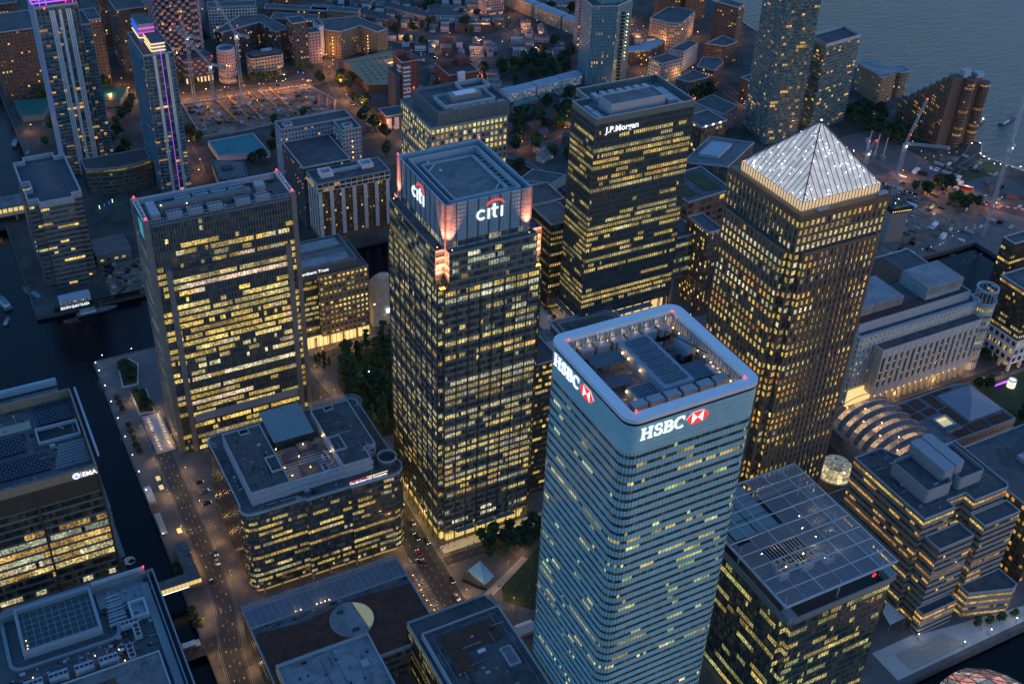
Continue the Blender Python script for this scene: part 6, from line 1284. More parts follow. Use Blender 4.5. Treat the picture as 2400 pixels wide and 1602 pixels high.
# small houses and sheds in the gardens between the towers and the white terrace
rh = random.Random(55); k = 0
while k < 26:
    p = Vector((rh.uniform(450, 560), rh.uniform(750, 872)))
    if near_road(p, 9) or any(abs(p.x-q[0]) < 14 and abs(p.y-q[1]) < 12 for q in KEEP): continue
    KEEP.append((p.x, p.y)); k += 1; d = Vector((.93, .36)) if rh.random() < .6 else Vector((-.36, .93)); ln = rh.uniform(4, 8)
    terrace(('slate roofed brick house in the gardens right of the stone gridded tower', 'flat roofed pale house in the gardens right of the stone gridded tower')[k % 2], tuple(p-d*ln), tuple(p+d*ln), 7.5, 5.6, ('brick_brown', 'stone')[k % 2], ('slate', 'roof_mid')[k % 2], 1, 700+k, 2.2, k % 2 == 1, ('slate roofed', 'flat roofed')[k % 2]+' houses in the gardens', .2)
# ================================================================ signs
def sign_plane(o, x, y, z, rz): o.location = (x, y, z); o.rotation_euler = (0, 0, rz)
def plate(V2, z=.0, th=.25):
    """extrude a list of 2d polygons (x right, y up) into a mesh standing in the XZ plane, facing -Y"""
    B = MB()
    for P in V2:
        a = sum(P[i][0]*P[(i+1) % len(P)][1]-P[(i+1) % len(P)][0]*P[i][1] for i in range(len(P)))
        if a < 0: P = P[::-1]
        n = len(P); k = len(B.v); B.v += [(x, -th, y) for x, y in P]+[(x, 0, y) for x, y in P]
        B.f.append(tuple(k+i for i in range(n))); B.m.append(0); B.l.append(None)
        for i in range(n): j = (i+1) % n; B.f.append((k+i, k+n+i, k+n+j, k+j)); B.m.append(0); B.l.append(None)
    return B
def ribbon(pts):
    """pts: (x, y, dx, dy) centre and half-width vector -> quads"""
    return [[(a[0]-a[2], a[1]-a[3]), (b_[0]-b_[2], b_[1]-b_[3]), (b_[0]+b_[2], b_[1]+b_[3]), (a[0]+a[2], a[1]+a[3])] for a, b_ in zip(pts, pts[1:])]
def arc(cx, cy_, rx, ry, a0, a1, thick, n=14):
    out = []
    for i in range(n+1):
        a = RAD(a0+(a1-a0)*i/n); c, s = math.cos(a), math.sin(a); w_ = thick(a)/2; out.append((cx+rx*c, cy_+ry*s, c*w_, s*w_))
    return ribbon(out)
R4 = lambda x0, y0, x1, y1: [(x0, y0), (x1, y0), (x1, y1), (x0, y1)]
tk = lambda lo, hi: (lambda a: lo+(hi-lo)*abs(math.cos(a)))
GL = {'H': ([R4(.1, 0, .3, 1), R4(.68, 0, .88, 1), R4(.3, .47, .68, .55), R4(0, 0, .1, .06), R4(.3, 0, .4, .06), R4(0, .94, .1, 1), R4(.3, .94, .4, 1), R4(.58, 0, .68, .06), R4(.88, 0, .98, .06), R4(.58, .94, .68, 1), R4(.88, .94, .98, 1)], 1.06),
      'S': (arc(.36, .745, .24, .215, 20, 270, tk(.09, .17))+arc(.36, .285, .26, .245, -200+40, 90, tk(.09, .19))+[R4(.56, .66, .62, .98), R4(.06, .02, .12, .36)], .78),
      'B': ([R4(.1, 0, .3, 1), R4(0, 0, .1, .06), R4(0, .94, .1, 1), R4(.3, .93, .42, 1), R4(.3, .48, .44, .55), R4(.3, 0, .44, .07)]+arc(.4, .74, .24, .225, -90, 90, tk(.08, .19))+arc(.42, .275, .29, .24, -90, 90, tk(.08, .2)), .86),
      'C': (arc(.5, .5, .4, .46, 48, 312, tk(.08, .2), 22)+[R4(.78, .64, .84, 1.0)], .92)}
def lettering(t, txt, h, mname, dx=0.):
    x = dx
    for ch in txt:
        P, adv = GL[ch]; plate([[(x+a*h, b_*h) for a, b_ in q] for q in P]).build('letter', mname, t).name = 'letter'; x += adv*h
    return x
def local_thing(name, label, cat, x, y, z, rz):
    t = thing(name, label, cat, (0, 0, 0)); t.location = (x, y, z); t.rotation_euler = (0, 0, rz); return t
def hexlogo(t, x0, h, wd):
    c = x0+wd/2; m = h/2
    plate([[(x0, m), (x0+wd*.25, 0), (x0+wd*.75, 0), (x0+wd, m), (x0+wd*.75, h), (x0+wd*.25, h)]], th=.12).build('logo_ground', 'sign_white', t)
    for P in ([(x0+wd*.25, 0), (x0+wd*.75, 0), (c, m)], [(x0+wd*.25, h), (x0+wd*.75, h), (c, m)], [(x0, m), (x0+wd*.25, 0), (x0+wd*.25, h)], [(x0+wd, m), (x0+wd*.75, 0), (x0+wd*.75, h)]): plate([P], th=.22).build('logo_facet', 'sign_red', t)
t = local_thing('sign', 'white bank letters and red hexagon on the right hand face of the rounded tower', 'sign', 188.4, 247.1, 191.3, 0); xe = lettering(t, 'HSBC', 5.0, 'sign_white'); hexlogo(t, xe+.4, 5.0, 9.6)
t = local_thing('sign', 'white bank letters and red hexagon on the left hand face of the rounded tower', 'sign', 183.1, 297.4, 191.7, RAD(-90)); xe = lettering(t, 'HSBC', 5.0, 'sign_white'); hexlogo(t, xe+.4, 5.0, 9.6)
def citi(t, s):
    con = lambda a: .95*s
    plate(arc(2.35*s, 2.6*s, 1.95*s, 2.15*s, 42, 318, con, 20)).build('letter', 'sign_white', t)
    plate([R4(5.4*s, 0, 6.5*s, 5.2*s)]).build('letter', 'sign_white', t)
    plate([R4(8.1*s, .9*s, 9.2*s, 7.0*s), R4(7.3*s, 4.3*s, 8.1*s, 5.2*s), R4(9.2*s, 4.3*s, 10.6*s, 5.2*s)]+arc(9.5*s, 1.25*s, .85*s, .8*s, 180, 300, con, 6)).build('letter', 'sign_white', t)
    plate([R4(11.9*s, 0, 13.0*s, 5.2*s)]).build('letter', 'sign_white', t)
    plate(arc(9.2*s, 5.1*s, 4.7*s, 3.8*s, 25, 155, lambda a: (.55+.6*math.sin(a))*s, 18)).build('arc', 'sign_red_soft', t)
t = local_thing('sign', 'white letters with red arc on the right hand face of the notched tower', 'sign', 206, 408.2, 189.0, 0); citi(t, 1.0)
t = local_thing('sign', 'white letters with red arc on the left hand face of the notched tower', 'sign', 190.5, 443.8, 188.4, RAD(-90)); citi(t, 1.03)
def text(t, body, h, mname, bold=.02, squeeze=1., x=0., z=0., wd=None, name='lettering'):
    c = bpy.data.curves.new('txt', 'FONT'); c.body = body; c.size = h; c.extrude = .06; c.offset = bold*h*.5; c.resolution_u = 3
    o = bpy.data.objects.new('txt', c); COL.objects.link(o); bpy.context.view_layer.update()
    me = bpy.data.meshes.new_from_object(o); bpy.data.objects.remove(o); xs_ = [v.co.x for v in me.vertices]; k = (wd/(max(xs_)-min(xs_))) if wd else squeeze
    for v in me.vertices: v.co = ((v.co.x-min(xs_))*k+x, -v.co.z-.06, v.co.y+z)
    me.flip_normals(); me.materials.clear(); me.materials.append(M[mname]); me.name = name; q = bpy.data.objects.new(name, me); COL.objects.link(q); q.parent = t; return q
t = local_thing('sign', 'white bank name lettering near the top of the dark finned tower', 'sign', 360.6, 545.6, 142.9, 0); text(t, 'J.P.Morgan', 5.4, 'sign_white', .035, wd=23.8)
t = local_thing('sign', 'white trust name lettering on the dark top of the stone gridded building', 'sign', 181.4, 603.3, 54.2, 0); text(t, 'Northern Trust', 2.9, 'sign_white', .03, wd=20)
t = local_thing('sign', 'white company lettering under a red and amber light bar on the banded block', 'sign', 140.6, 410.2, 55.9, 0); text(t, 'The McGraw-Hill Companies', 1.9, 'sign_white', .02, wd=19.6)
MB().box(0, -.1, 1.75, 9, .05, 2.05).build('light_bar', 'sign_red', t); MB().box(9.05, -.1, 1.75, 20, .05, 2.05).build('light_bar', 'tube_yellow', t); MB().box(0, .06, -.9, 20, .3, -.1).build('sign_rail', 'steel', t)
t = local_thing('sign', 'white and blue agency letters and emblem on the brown clad block', 'sign', 20.8, 457.7, 66.9, 0); text(t, 'EMA', 3.6, 'sign_white', .04, wd=6.6, x=4.7, z=.4); plate([circ(1.9, 1.7, 1.75, 24)], th=.12).build('emblem_disc', 'sign_white', t)
mat('sign_blue', (.05, .1, .5), .5, var=0, emit=(.03, .1, .7), es=.7); plate(arc(1.9, 1.9, .9, .75, 180, 360, lambda a: .42, 8)+[R4(1.6, 1.5, 2.2, 2.3)], th=.2).build('emblem_mark', 'sign_blue', t); plate([R4(4.0, .2, 4.15, 3.4)]).build('divider', 'sign_white', t)
t = local_thing('sign', 'white capital letters on the dark hoarding along the far quay', 'sign', 49.8, 710.6, 1.0, 0); MB().box(-4, .1, -.9, 52, .35, 2.6).build('hoarding', 'dark', t); text(t, 'SOUTH QUAY PLAZA', 2.6, 'sign_white', .06, wd=18.6, z=.2)
text(t, '020 3773 2407', 1.9, 'roof_mid', .03, wd=13, x=22, z=.2)
t = local_thing('sign', 'small red disc sign under the slatted roof canopy', 'sign', 316, 238.0, 77.0, 0); plate([circ(0, 0, 1.2, 20)], th=.15).build('disc', 'sign_red', t)
# ================================================================ trees
def make_tree(name, seed, h, rx, rz, nl, leafm, leaf=.55, columnar=False, low=.32):
    r = random.Random(seed); t = thing(name, 'tree', 'tree'); B = MB(); th = h*(.5 if not columnar else .9)
    B.tube((0, 0, 0), (0, 0, th*.55), .28*h/10, 7, 0, .2*h/10); B.tube((0, 0, th*.55), (.1, .1, th), .2*h/10, 6, 0, .06*h/10)
    for k in range(5):
        a = k*1.26+r.random(); z = th*(.45+.1*k); B.tube((0, 0, z), (rx*.6*math.cos(a), rx*.6*math.sin(a), z+h*.16), .1*h/10, 5, 0, .03)
    B.build('trunk', 'bark', t); L = MB(); cl = []
    for k in range(18 if not columnar else 14):
        z = r.uniform(-.85, 1); q = math.sqrt(max(.05, 1-z*z)) if not columnar else (1-abs(z)*.2)*(1-.5*(z+1)/2); a = r.random()*6.283; d = q*r.uniform(.35, .85)
        cl.append((rx*d*math.cos(a), rx*d*math.sin(a), h*low+rz+z*rz*.85, r.uniform(.28, .5)*rx))
    for i in range(nl):
        c = cl[i % len(cl)]; d = Vector((r.gauss(0, 1), r.gauss(0, 1), r.gauss(0, 1))).normalized()*c[3]*r.random()**.4; p = Vector(c[:3])+d
        u = Vector((r.gauss(0, 1), r.gauss(0, 1), r.gauss(0, .7))).normalized(); v = u.orthogonal().normalized(); v.rotate(__import__('mathutils').Quaternion(u, r.random()*6.28)); s = leaf*r.uniform(.6, 1.2)
        L.quad(tuple(p-u*s-v*s*.6), tuple(p+u*s-v*s*.6), tuple(p+u*s*.8+v*s*.6), tuple(p-u*s*.8+v*s*.6))
    L.build('crown', leafm, t); return proto(t)
TR = [make_tree('broadleaf_tree', 1, 10, 3.6, 3.6, 1300, 'leaf'), make_tree('broadleaf_tree', 2, 12, 4.6, 4.2, 1600, 'leaf_dark', .6), make_tree('broadleaf_tree', 3, 8, 3.0, 2.8, 900, 'leaf')]
TC = [make_tree('conifer_tree', 5, 15, 2.2, 6.4, 1100, 'leaf', .45, True, .12), make_tree('conifer_tree', 6, 12, 2.0, 5.2, 900, 'leaf_dark', .45, True, .12)]
SH = make_tree('shrub', 8, 2.4, 1.5, 1.1, 420, 'leaf_dark', .28, False, .12)
USED = set()
def plant(p, x, y, s, label, group=None, z=0., rot=None):
    rz = rnd.random()*6.28 if rot is None else rot; sc_ = s*rnd.uniform(.88, 1.14)
    if p.name not in USED:
        USED.add(p.name); p.location = (x, y, z); p.rotation_euler = (0, 0, rz); p.scale = (sc_,)*3; p['label'] = label
        if group: p['group'] = group
        elif 'group' in p: del p['group']
        return p
    c = copy_tree(p, (x, y, z), rz, sc_, label, group)
    if not group and 'group' in c: del c['group']
    return c
ORD = ['first', 'second', 'third', 'fourth', 'fifth', 'sixth', 'seventh', 'eighth', 'ninth', 'tenth', 'eleventh', 'twelfth', 'thirteenth', 'fourteenth', 'fifteenth', 'sixteenth', 'seventeenth', 'eighteenth', 'nineteenth', 'twentieth']
FARB = [o for o in bpy.data.objects if o.type == 'EMPTY' and o.parent is None and o.location.y > 980 and o.location.x < 400]
rr = random.Random(5); n = 0; PTS = []
while n < 84:
    x, y = rr.uniform(186, 245), rr.uniform(500, 587)
    if any((x-a)**2+(y-b_)**2 < 20 for a, b_ in PTS) or (x < 196 and y > 560): continue
    PTS.append((x, y)); n += 1; plant(rr.choice(TC+TC+[TR[0]]), x, y, 1.3, 'dark green tree packed into the long park beside the notched tower', 'trees of the long park', .3)
for i, (x, y) in enumerate(((181.5, 580), (185, 575), (189, 577), (184.5, 582), (188, 583))): plant(TC[1], x, y, .8, ORD[i]+' tree from the left in the kerbed island before the lit shopfront')
n = 0; PTS = []
while n < 17:
    x, y = rr.uniform(206, 242), rr.uniform(380, 398)
    if y < 381+(x-206)*.05 or any((x-a)**2+(y-b_)**2 < 22 for a, b_ in PTS): continue
    PTS.append((x, y)); n += 1
for i, (x, y) in enumerate(sorted(PTS)): plant(rr.choice(TR[:2]), x, y, .86, ORD[i]+' broad dark tree from the left in the clump between lawn and notched tower')
def clump(label, pts, s=1., group=None, ps=None, ordn=True):
    for i, (x, y) in enumerate(pts): plant(rr.choice(ps or TR[:2]), x, y, s, (ORD[i]+' '+label if ordn and len(pts) > 1 else label), group)
clump('tree along the orange street behind the site', [(270, 1026), (281, 1025), (289, 1027), (296, 1024), (303, 1026), (312, 1029), (338, 1030), (341, 1012), (330, 1036)], .9)
clump('tree along the orange lit street from the market hall', [(358, 1000), (354, 990), (362, 985), (338, 1000), (357, 975), (350, 945), (356, 935), (349, 915), (343, 905), (352, 895), (346, 885), (349, 868), (341, 845), (336, 836)], 1.05)
clump('tree beside the teal court', [(198, 918), (202, 925), (262, 899), (268, 908), (270, 930), (238, 868), (230, 864), (252, 880), (298, 934), (196, 930)], 1.)
clump('tree at the foot of the tallest finned tower', [(95, 990), (102, 982), (84, 965), (136, 915), (141, 925), (146, 982), (152, 990), (163, 1012), (168, 1020), (160, 1000), (142, 960), (135, 950)], 1.)
clump('tree in the gardens right of the stone gridded tower', [(470, 848), (446, 810), (440, 800), (456, 794), (462, 802), (494, 824), (508, 838), (500, 828), (480, 840), (452, 815), (486, 850), (515, 845)], 1.15)
for x0, x1, y0, y1, n_, lab, grp in ((505, 590, 928, 972, 34, 'bushy tree in the wood behind the white terrace', 'trees of the wood behind the white terrace'), (750, 782, 676, 748, 36, 'bushy tree in the riverside park before the stepped block', 'trees of the riverside park'), (640, 664, 828, 842, 8, 'tree before the dark roofed flats', 'trees before the dark roofed flats')):
    for k in range(n_): plant(rr.choice(TR), rr.uniform(x0, x1), rr.uniform(y0, y1), 1.1, lab, grp)
clump('tree on the traffic island behind the pyramid roof', [(708, 604), (715, 600), (712, 594), (727, 598), (734, 594), (719, 574), (725, 570), (731, 566), (728, 576), (722, 562), (736, 562)], 1.1)
k = 0
while k < 56:
    p = Vector((rr.uniform(400, 700), rr.uniform(930, 1210)))
    if near_road(p, 5): continue
    k += 1; plant(rr.choice(TR), p.x, p.y, rr.uniform(.8, 1.3), 'small tree among the low estate houses', 'trees among the low estate houses')
k = 0
while k < 44:
    p = Vector((rr.uniform(400, 610), rr.uniform(745, 925)))
    if near_road(p, 7) or (555 < p.x < 625 and p.y > 880) or (470 < p.x < 570 and 876 < p.y < 920) or (430 < p.x < 455 and p.y < 800): continue
    k += 1; plant(rr.choice(TR[:2]), p.x, p.y, rr.uniform(.8, 1.25), 'leafy tree in the gardens between the towers and the white terrace', 'trees of the gardens before the white terrace')
k = 0
while k < 20:
    p = Vector((rr.uniform(80, 330), rr.uniform(1000, 1200)))
    if any((p-Vector((o.location.x, o.location.y))).length < 26 for o in FARB) or (200 < p.x < 345 and p.y < 1034): continue
    k += 1; plant(rr.choice(TR[:2]), p.x, p.y, rr.uniform(.9, 1.3), 'dark tree between the far left apartment blocks', 'trees between the far left blocks')
for i, (x, y) in enumerate(((581, 406), (586, 400), (590, 397), (578, 400), (552, 382), (558, 380), (564, 384), (546, 350), (552, 346), (540, 352), (560, 350))): plant(rr.choice(TR), x, y, .8, ORD[i]+' tree of the square beside the pale colonnaded building')
for i, (x, y) in enumerate(((349.3, 589), (348, 584), (346.4, 577), (346.6, 571.6), (345.8, 566))): plant(SH, x, y, 1.1, ORD[i]+' clipped shrub from the far end of the warm lit plaza')
for i, (x, y) in enumerate(((404, 238), (410, 236), (417, 235), (425, 234))): plant(TR[2], x, y, .7, ORD[i]+' small tree on the lower right promenade')
# ================================================================ street lamps
def make_lamp(name, h, headm, armx=0.):
    t = thing(name, 'lamp', 'street lamp'); B = MB(); B.tube((0, 0, 0), (0, 0, h), .09, 6, 0, .06)
    if armx: B.tube((0, 0, h), (armx, 0, h+.15), .05, 5)
    B.build('post', 'mull_dark', t)
    if headm == 'lamp_warm': C_ = MB(); C_.tube((0, 0, h+.35), (0, 0, h+.95), .55, 10, 0, .12); C_.build('lamp_cap', 'mull_dark', t)
    bulb(t, armx, 0, h+.1, .24, headm, 'lamp_head'); return proto(t)
LP = {'w': make_lamp('street_lamp', 4, 'lamp_white'), 'o': make_lamp('street_lamp', 7, 'lamp_orange', 1.0), 'y': make_lamp('street_lamp', 5, 'lamp_warm'), 'b': make_lamp('street_lamp', 6, 'lamp_blue', .8), 'g': make_lamp('street_lamp', 5, 'lamp_green')}
LC = {'w': (1, .93, .88), 'o': (1, .4, .1), 'y': (1, .56, .2), 'b': (.35, .5, 1), 'g': (.6, 1, .4)}
def lamps(kind, pts, label, e, group=None, s=1., z=0.):
    for i, (x, y) in enumerate(pts):
        o = plant(LP[kind], x, y, s, (ORD[i]+' '+label) if not group else label, group, z)
        if e:
            e_ = e*{'y': 1.15, 'o': 1.5}.get(kind, 1.3)
            L = lamp_light(o, (0, 0, 0), e_, LC[kind], .25); L.parent = o; L.location = (0, 0, (4.6, 7.6, 4.6, 6.6, 5.5)['woybg'.index(kind)])
lamps('w', [(57.8, 637.5), (58.0, 629), (58.0, 612), (58.1, 595), (58.1, 577), (58.2, 558.6), (58.2, 541), (58.2, 525), (58.2, 508), (58.2, 472)], 'white quay lamp from the dock corner, along the left quay', 130)
lamps('w', [(63, 643.5), (81, 643)], 'white quay lamp from the dock corner, on the far quay', 130)
lamps('o', [(214, 1016), (232, 1013), (250, 1011), (268, 1009), (286, 1007.4), (304, 1005.6), (322, 1003.6), (340, 1002)], 'orange street lamp from the left behind the building site', 5200)
lamps('o', [(362, 1048), (355, 1020), (352, 985), (345.6, 955), (351, 930), (345, 905), (350, 880), (362, 852)], 'orange street lamp from the far end beside the market hall road', 5000)
lamps('b', [(254, 1014), (290, 1016), (322, 1020), (328, 1018)], 'blue tinted lamp from the left on the site road', 120)
lamps('w', [(283, 1014), (300, 1015), (309, 1015.6), (311, 1026)], 'white lamp from the left on the site road', 160)
TL = [(549, 1109), (554, 1100), (557, 1089), (543, 1067), (566, 1042), (580, 1048), (585, 1025), (452, 1067), (450, 1132), (471, 1033), (503, 1005), (594, 1095), (412, 1006), (386, 963), (554, 940), (481, 981), (479, 953), (676, 977), (740, 962), (767, 937), (791, 964), (679, 884), (657, 873), (646, 914), (694, 997), (500, 1060), (520, 1030), (430, 1095), (415, 1130), (640, 960), (610, 955), (560, 985), (475, 1100), (190, 1095), (170, 1070), (140, 1010), (78, 1000), (690, 1060), (660, 1120)]
lamps('o', TL, 'orange street lamp glowing among the low estate streets', 2600, 'orange lamps of the low estate')
lamps('g', [(523, 1074), (578, 1079), (560, 1066), (602, 1060), (615, 1020), (540, 1020), (470, 1050), (506, 877), (700, 892), (696, 985)], 'small greenish lamp in the estate gardens', 60, 'greenish lamps of the estate gardens')
lamps('o', [(190, 880), (192, 915), (184, 862)], 'orange lamp from the middle beside the teal court road', 1800)
lamps('y', [(776, 730), (781, 724), (767, 670), (760, 652), (754, 641), (763, 640), (772, 640), (781, 640), (789, 639)], 'pale lamp from the park along the riverside garden path', 200)
lamps('w', [(823, 657), (822, 644), (815, 647), (805, 627), (804, 622), (804.6, 617), (803, 609), (806, 605), (809.6, 601.5), (813, 598), (818, 594), (824, 586), (829, 576)], 'bright white lamp from the stepped block, along the river wall', 260, s=1.2)
lamps('w', [(598+k*9.2, 528.2) for k in range(8)]+[(666, 528.7), (672, 533), (681, 534.4), (690, 537), (701, 539.3), (710, 539.3)], 'tiny white light on the works fence from the pyramid tower', 40, s=.5)
lamps('w', [(424, 231), (406, 231), (388, 231), (371, 244.6), (429, 243.6)], 'white star bright lamp on the lower right promenade, counted from the right', 200)
lamps('y', [(211.5, 375), (222, 380), (199, 361), (203, 352)], 'warm path lamp of the small park, counted from the clump', 600)
lamps('y', [(745, 600), (700, 575), (760, 560)], 'warm lamp from the island by the works roundabout', 1800)
lamps('w', [(200, 520), (215, 540), (228, 531), (208, 558), (222, 565), (236, 515)], 'white lamp among the long park trees, counted from the near end', 420)
lamps('y', [(172, 545), (180, 560), (165, 575), (190, 592), (210, 592)], 'warm lamp from the near end on the road by the long park', 900)
lamps('y', [(67.5, 452), (81.5, 430), (82, 470), (68, 500), (82, 505), (61, 405), (72, 380), (60, 372)], 'warm street lamp from the footbridge along the left road', 800)
lamps('y', [(166, 470), (185, 450), (166, 430), (185, 385), (166, 400), (184.6, 360), (167, 366), (166, 345)], 'warm street lamp from the far end of the middle road', 900)
lamps('y', [(500, 385), (530, 385.6), (560, 385.6), (590, 385), (430, 526), (405, 526), (455, 525)], 'warm lamp from the left on the road by the pale colonnaded building', 260)
def line_lamps(pl_, off, step, e, label, group, kind='y'):  # extra lamps added at even steps to lay pools of light
    pts = []; acc = step/2
    for a, c in zip(pl_, pl_[1:]):
        a = Vector(a); c = Vector(c); L = (c-a).length; u = (c-a)/L; n_ = Vector((-u.y, u.x)); s = acc
        while s < L: p = a+u*s+n_*off*(1 if len(pts) % 2 else -1); pts.append((p.x, p.y)); s += step
        acc = s-L
    lamps(kind, pts, label, e, group)
line_lamps(rdA, 7, 15, 900, 'small warm lamp added on the kerb of the left road', 'added kerb lamps of the left road'); line_lamps(rdB, 9, 15, 1000, 'small warm lamp added on the kerb of the middle road', 'added kerb lamps of the middle road')
line_lamps(rdF, 8, 26, 2600, 'orange lamp added along the river road behind the towers', 'added lamps of the river road', 'o'); line_lamps([(345, 835), (420, 806), (480, 812), (560, 850), (640, 905)], 6, 24, 2600, 'orange lamp added along the curving road beyond the towers', 'added lamps of the curving road', 'o'); line_lamps(rdC, 6, 16, 700, 'small warm lamp added on the kerb of the colonnade road', 'added kerb lamps of the colonnade road')
line_lamps([(150, 1048), (200, 1024)], 8, 14, 4200, 'orange lamp added on the street below the chequered tower', 'added lamps below the chequered tower', 'o'); line_lamps([(215, 985), (300, 975), (330, 968)], 8, 22, 600, 'orange works lamp added in the building pit', 'added works lamps of the pit', 'o')
# ================================================================ vehicles
def make_car(body, name='car', L=4.4, W=1.8, H=1.45, lights=True):
    t = thing(name, 'car', 'car'); B = MB(); l = L/2; w_ = W/2
    prof = [(-l, .35), (-l, .8), (-l*.92, .92), (l*.45, .9), (l*.95, .75), (l, .6), (l, .35)]
    k = len(prof); B.v += [(x, -w_, z) for x, z in prof]+[(x, w_, z) for x, z in prof]
    for i in range(k): j = (i+1) % k; B.f.append((i, j, k+j, k+i)); B.m.append(0); B.l.append(None)
    B.f += [tuple(range(k))[::-1], tuple(range(k, 2*k))]; B.m += [0, 0]; B.l += [None, None]; B.build('body', body, t)
    q = [(-l*.85, .9), (-l*.6, H), (l*.15, H), (l*.5, .88)]; C_ = MB(); C_.v += [(x, -w_*(.94 if z < 1 else .78), z) for x, z in q]+[(x, w_*(.94 if z < 1 else .78), z) for x, z in q]
    for i in range(4): j = (i+1) % 4; C_.f.append((i, j, 4+j, 4+i)); C_.m.append(1 if i == 1 else 0); C_.l.append(None)
    C_.f += [(3, 2, 1, 0), (4, 5, 6, 7)]; C_.m += [0, 0]; C_.l += [None, None]; C_.build('cabin', ['glass_car', body], t)
    for x in (-l*.62, l*.62):
        for y in (-w_, w_): wl = MB().tube((x, y-.1, .33), (x, y+.1, .33), .33, 10).build('wheel', 'rubber', t); MB().tube((x, y-.11, .33), (x, y+.11, .33), .17, 8).build('rim', 'steel', wl)
    for y in (-w_*.7, w_*.7): MB().box(l-.02, y-.2, .55, l+.03, y+.2, .72).build('headlight', 'headlight' if lights else 'steel', t); MB().box(-l-.03, y-.2, .6, -l+.02, y+.2, .76).build('taillight', 'taillight' if lights else 'sign_red', t)
    return proto(t)
CARS = {c: make_car('car_'+c) for c in ('black', 'white', 'silver', 'red', 'blue')}
def make_truck():
    t = thing('lorry', 'lorry', 'lorry'); MB().box(-4.2, -1.2, .9, 2.0, 1.2, 3.4).build('cargo_box', 'white_paint', t); MB().box(-4.21, -1.21, 1.0, 1.9, -1.2, 2.4).build('side_panel', 'car_blue', t); MB().box(2.2, -1.15, .6, 4.0, 1.15, 2.9).build('cab', 'car_white', t); MB().box(3.98, -1.0, 1.7, 4.04, 1.0, 2.6).build('windscreen', 'glass_car', t); MB().box(-4.2, -.5, .55, 4, .5, .89).build('chassis', 'rubber', t)
    for x in (-3, -1.8, 3): 
        for y in (-1.1, 1.1): MB().tube((x, y-.15, .5), (x, y+.15, .5), .5, 10).build('wheel', 'rubber', t)
    for y in (-.8, .8): MB().box(4.0, y-.2, .8, 4.06, y+.2, 1.05).build('headlight', 'headlight', t)
    return proto(t)
LO = make_truck(); plant(LO, 52, 394.4, 1, 'white box lorry with blue side on the small bridge', rot=0.0)
def make_bus(body):
    t = thing('bus', 'bus', 'bus'); MB().box(-5.4, -1.25, .5, 5.4, 1.25, 2.9).build('body', body, t); MB().box(-5.3, -1.27, 1.5, 5.3, 1.27, 2.4).build('window_band', 'glass_car', t); MB().box(-5.2, -1.1, 2.9, 5.2, 1.1, 3.05).build('bus_roof', 'white_paint', t)
    for x in (-3.4, 3.4):
        for y in (-1.2, 1.2): MB().tube((x, y-.14, .5), (x, y+.14, .5), .5, 10).build('wheel', 'rubber', t)
    for y in (-.8, .8): MB().box(5.4, y-.2, .8, 5.46, y+.2, 1.05).build('headlight', 'headlight', t); MB().box(-5.46, y-.2, .8, -5.4, y+.2, 1.05).build('taillight', 'taillight', t)
    return proto(t)
BU = make_bus('car_red'); plant(BU, 751, 590, 1.1, 'red and white bus on the works road behind the pyramid roof', rot=-.9)
def car(c, x, y, rz, label, group=None): plant(CARS[c], x, y, 1., label, group, .01, rz)
for c, x, y, rz, lab in (('silver', 79.4, 450, -1.6, 'silver car on the left road beside the round cornered block'), ('white', 78.4, 443, -1.55, 'white van like car just behind the silver car on the left road'), ('black', 86.4, 506, 0, 'black car parked in the forecourt, farthest of three'), ('silver', 87, 498, .1, 'silver car parked in the forecourt between two dark cars'), ('black', 85.6, 488, 0, 'black car parked in the forecourt, nearest of three'), ('black', 181.6, 379.6, -1.57, 'black taxi on the middle road with lit headlamps by the tents'), ('white', 179, 367.8, -1.57, 'white car on the middle road nearest the mall'), ('silver', 180.4, 426.5, -1.57, 'silver car on the middle road beside the notched tower'), ('white', 181, 443, -1.57, 'white car on the middle road farthest up beside the notched tower'), ('black', 178, 415, -1.57, 'black car waiting on the middle road, left lane'), ('black', 181.6, 410.4, -1.57, 'black car waiting on the middle road, kerb lane'), ('red', 174, 404, 1.57, 'red car queueing on the middle road, nearest the canopy'), ('black', 171.4, 398, 1.57, 'black car queueing under the street canopy edge'), ('blue', 173.8, 396.6, 1.57, 'blue car queueing beside the black one at the canopy edge'), ('silver', 177.6, 420, -1.57, 'silver car behind the waiting black cars on the middle road'), ('white', 74, 560, 1.57, 'white car on the left road beside the slab tower'), ('black', 72, 430, 1.57, 'black car on the left road by the footbridge'), ('silver', 247, 1022, .1, 'silver car on the street behind the building site'), ('black', 300, 1012, 0, 'black car on the street behind the building site'), ('white', 330, 1011, 0, 'white car at the right end of the street behind the site'), ('silver', 520, 391, 0, 'silver car before the pale colonnaded building'), ('black', 548, 389, 3.14, 'black car before the pale colonnaded building'), ('black', 603, 391, 0, 'black car on the road by the white based block')): car(c, x, y, rz, lab)
cc = list(CARS)
for k in range(34):
    pl_ = rr.choice([rdE, rdF, rdF, [(400, 1160), (470, 1080), (530, 1045), (570, 1060), (640, 1130)], [(410, 1000), (470, 1000), (520, 985), (600, 960), (690, 960)], [(470, 1000), (430, 1080), (400, 1160)]]); i = rr.randrange(len(pl_)-1); a = Vector(pl_[i]); c = Vector(pl_[i+1]); u = (c-a).normalized(); p = a.lerp(c, rr.random())+Vector((-u.y, u.x))*rr.choice((-2.2, 2.2)); q = rr.choice(cc); car(q, p.x, p.y, math.atan2(u.y, u.x)+(0 if rr.random() < .5 else 3.14), q+' car on the far estate streets', q+' cars of the far estate')
for k in range(14): q = rr.choice(cc); car(q, 688+rr.uniform(-2, 2)+k*1.4, 648-k*4.4, 2.0, q+' car in the evening queue behind the pyramid roof', q+' cars in the evening queue')
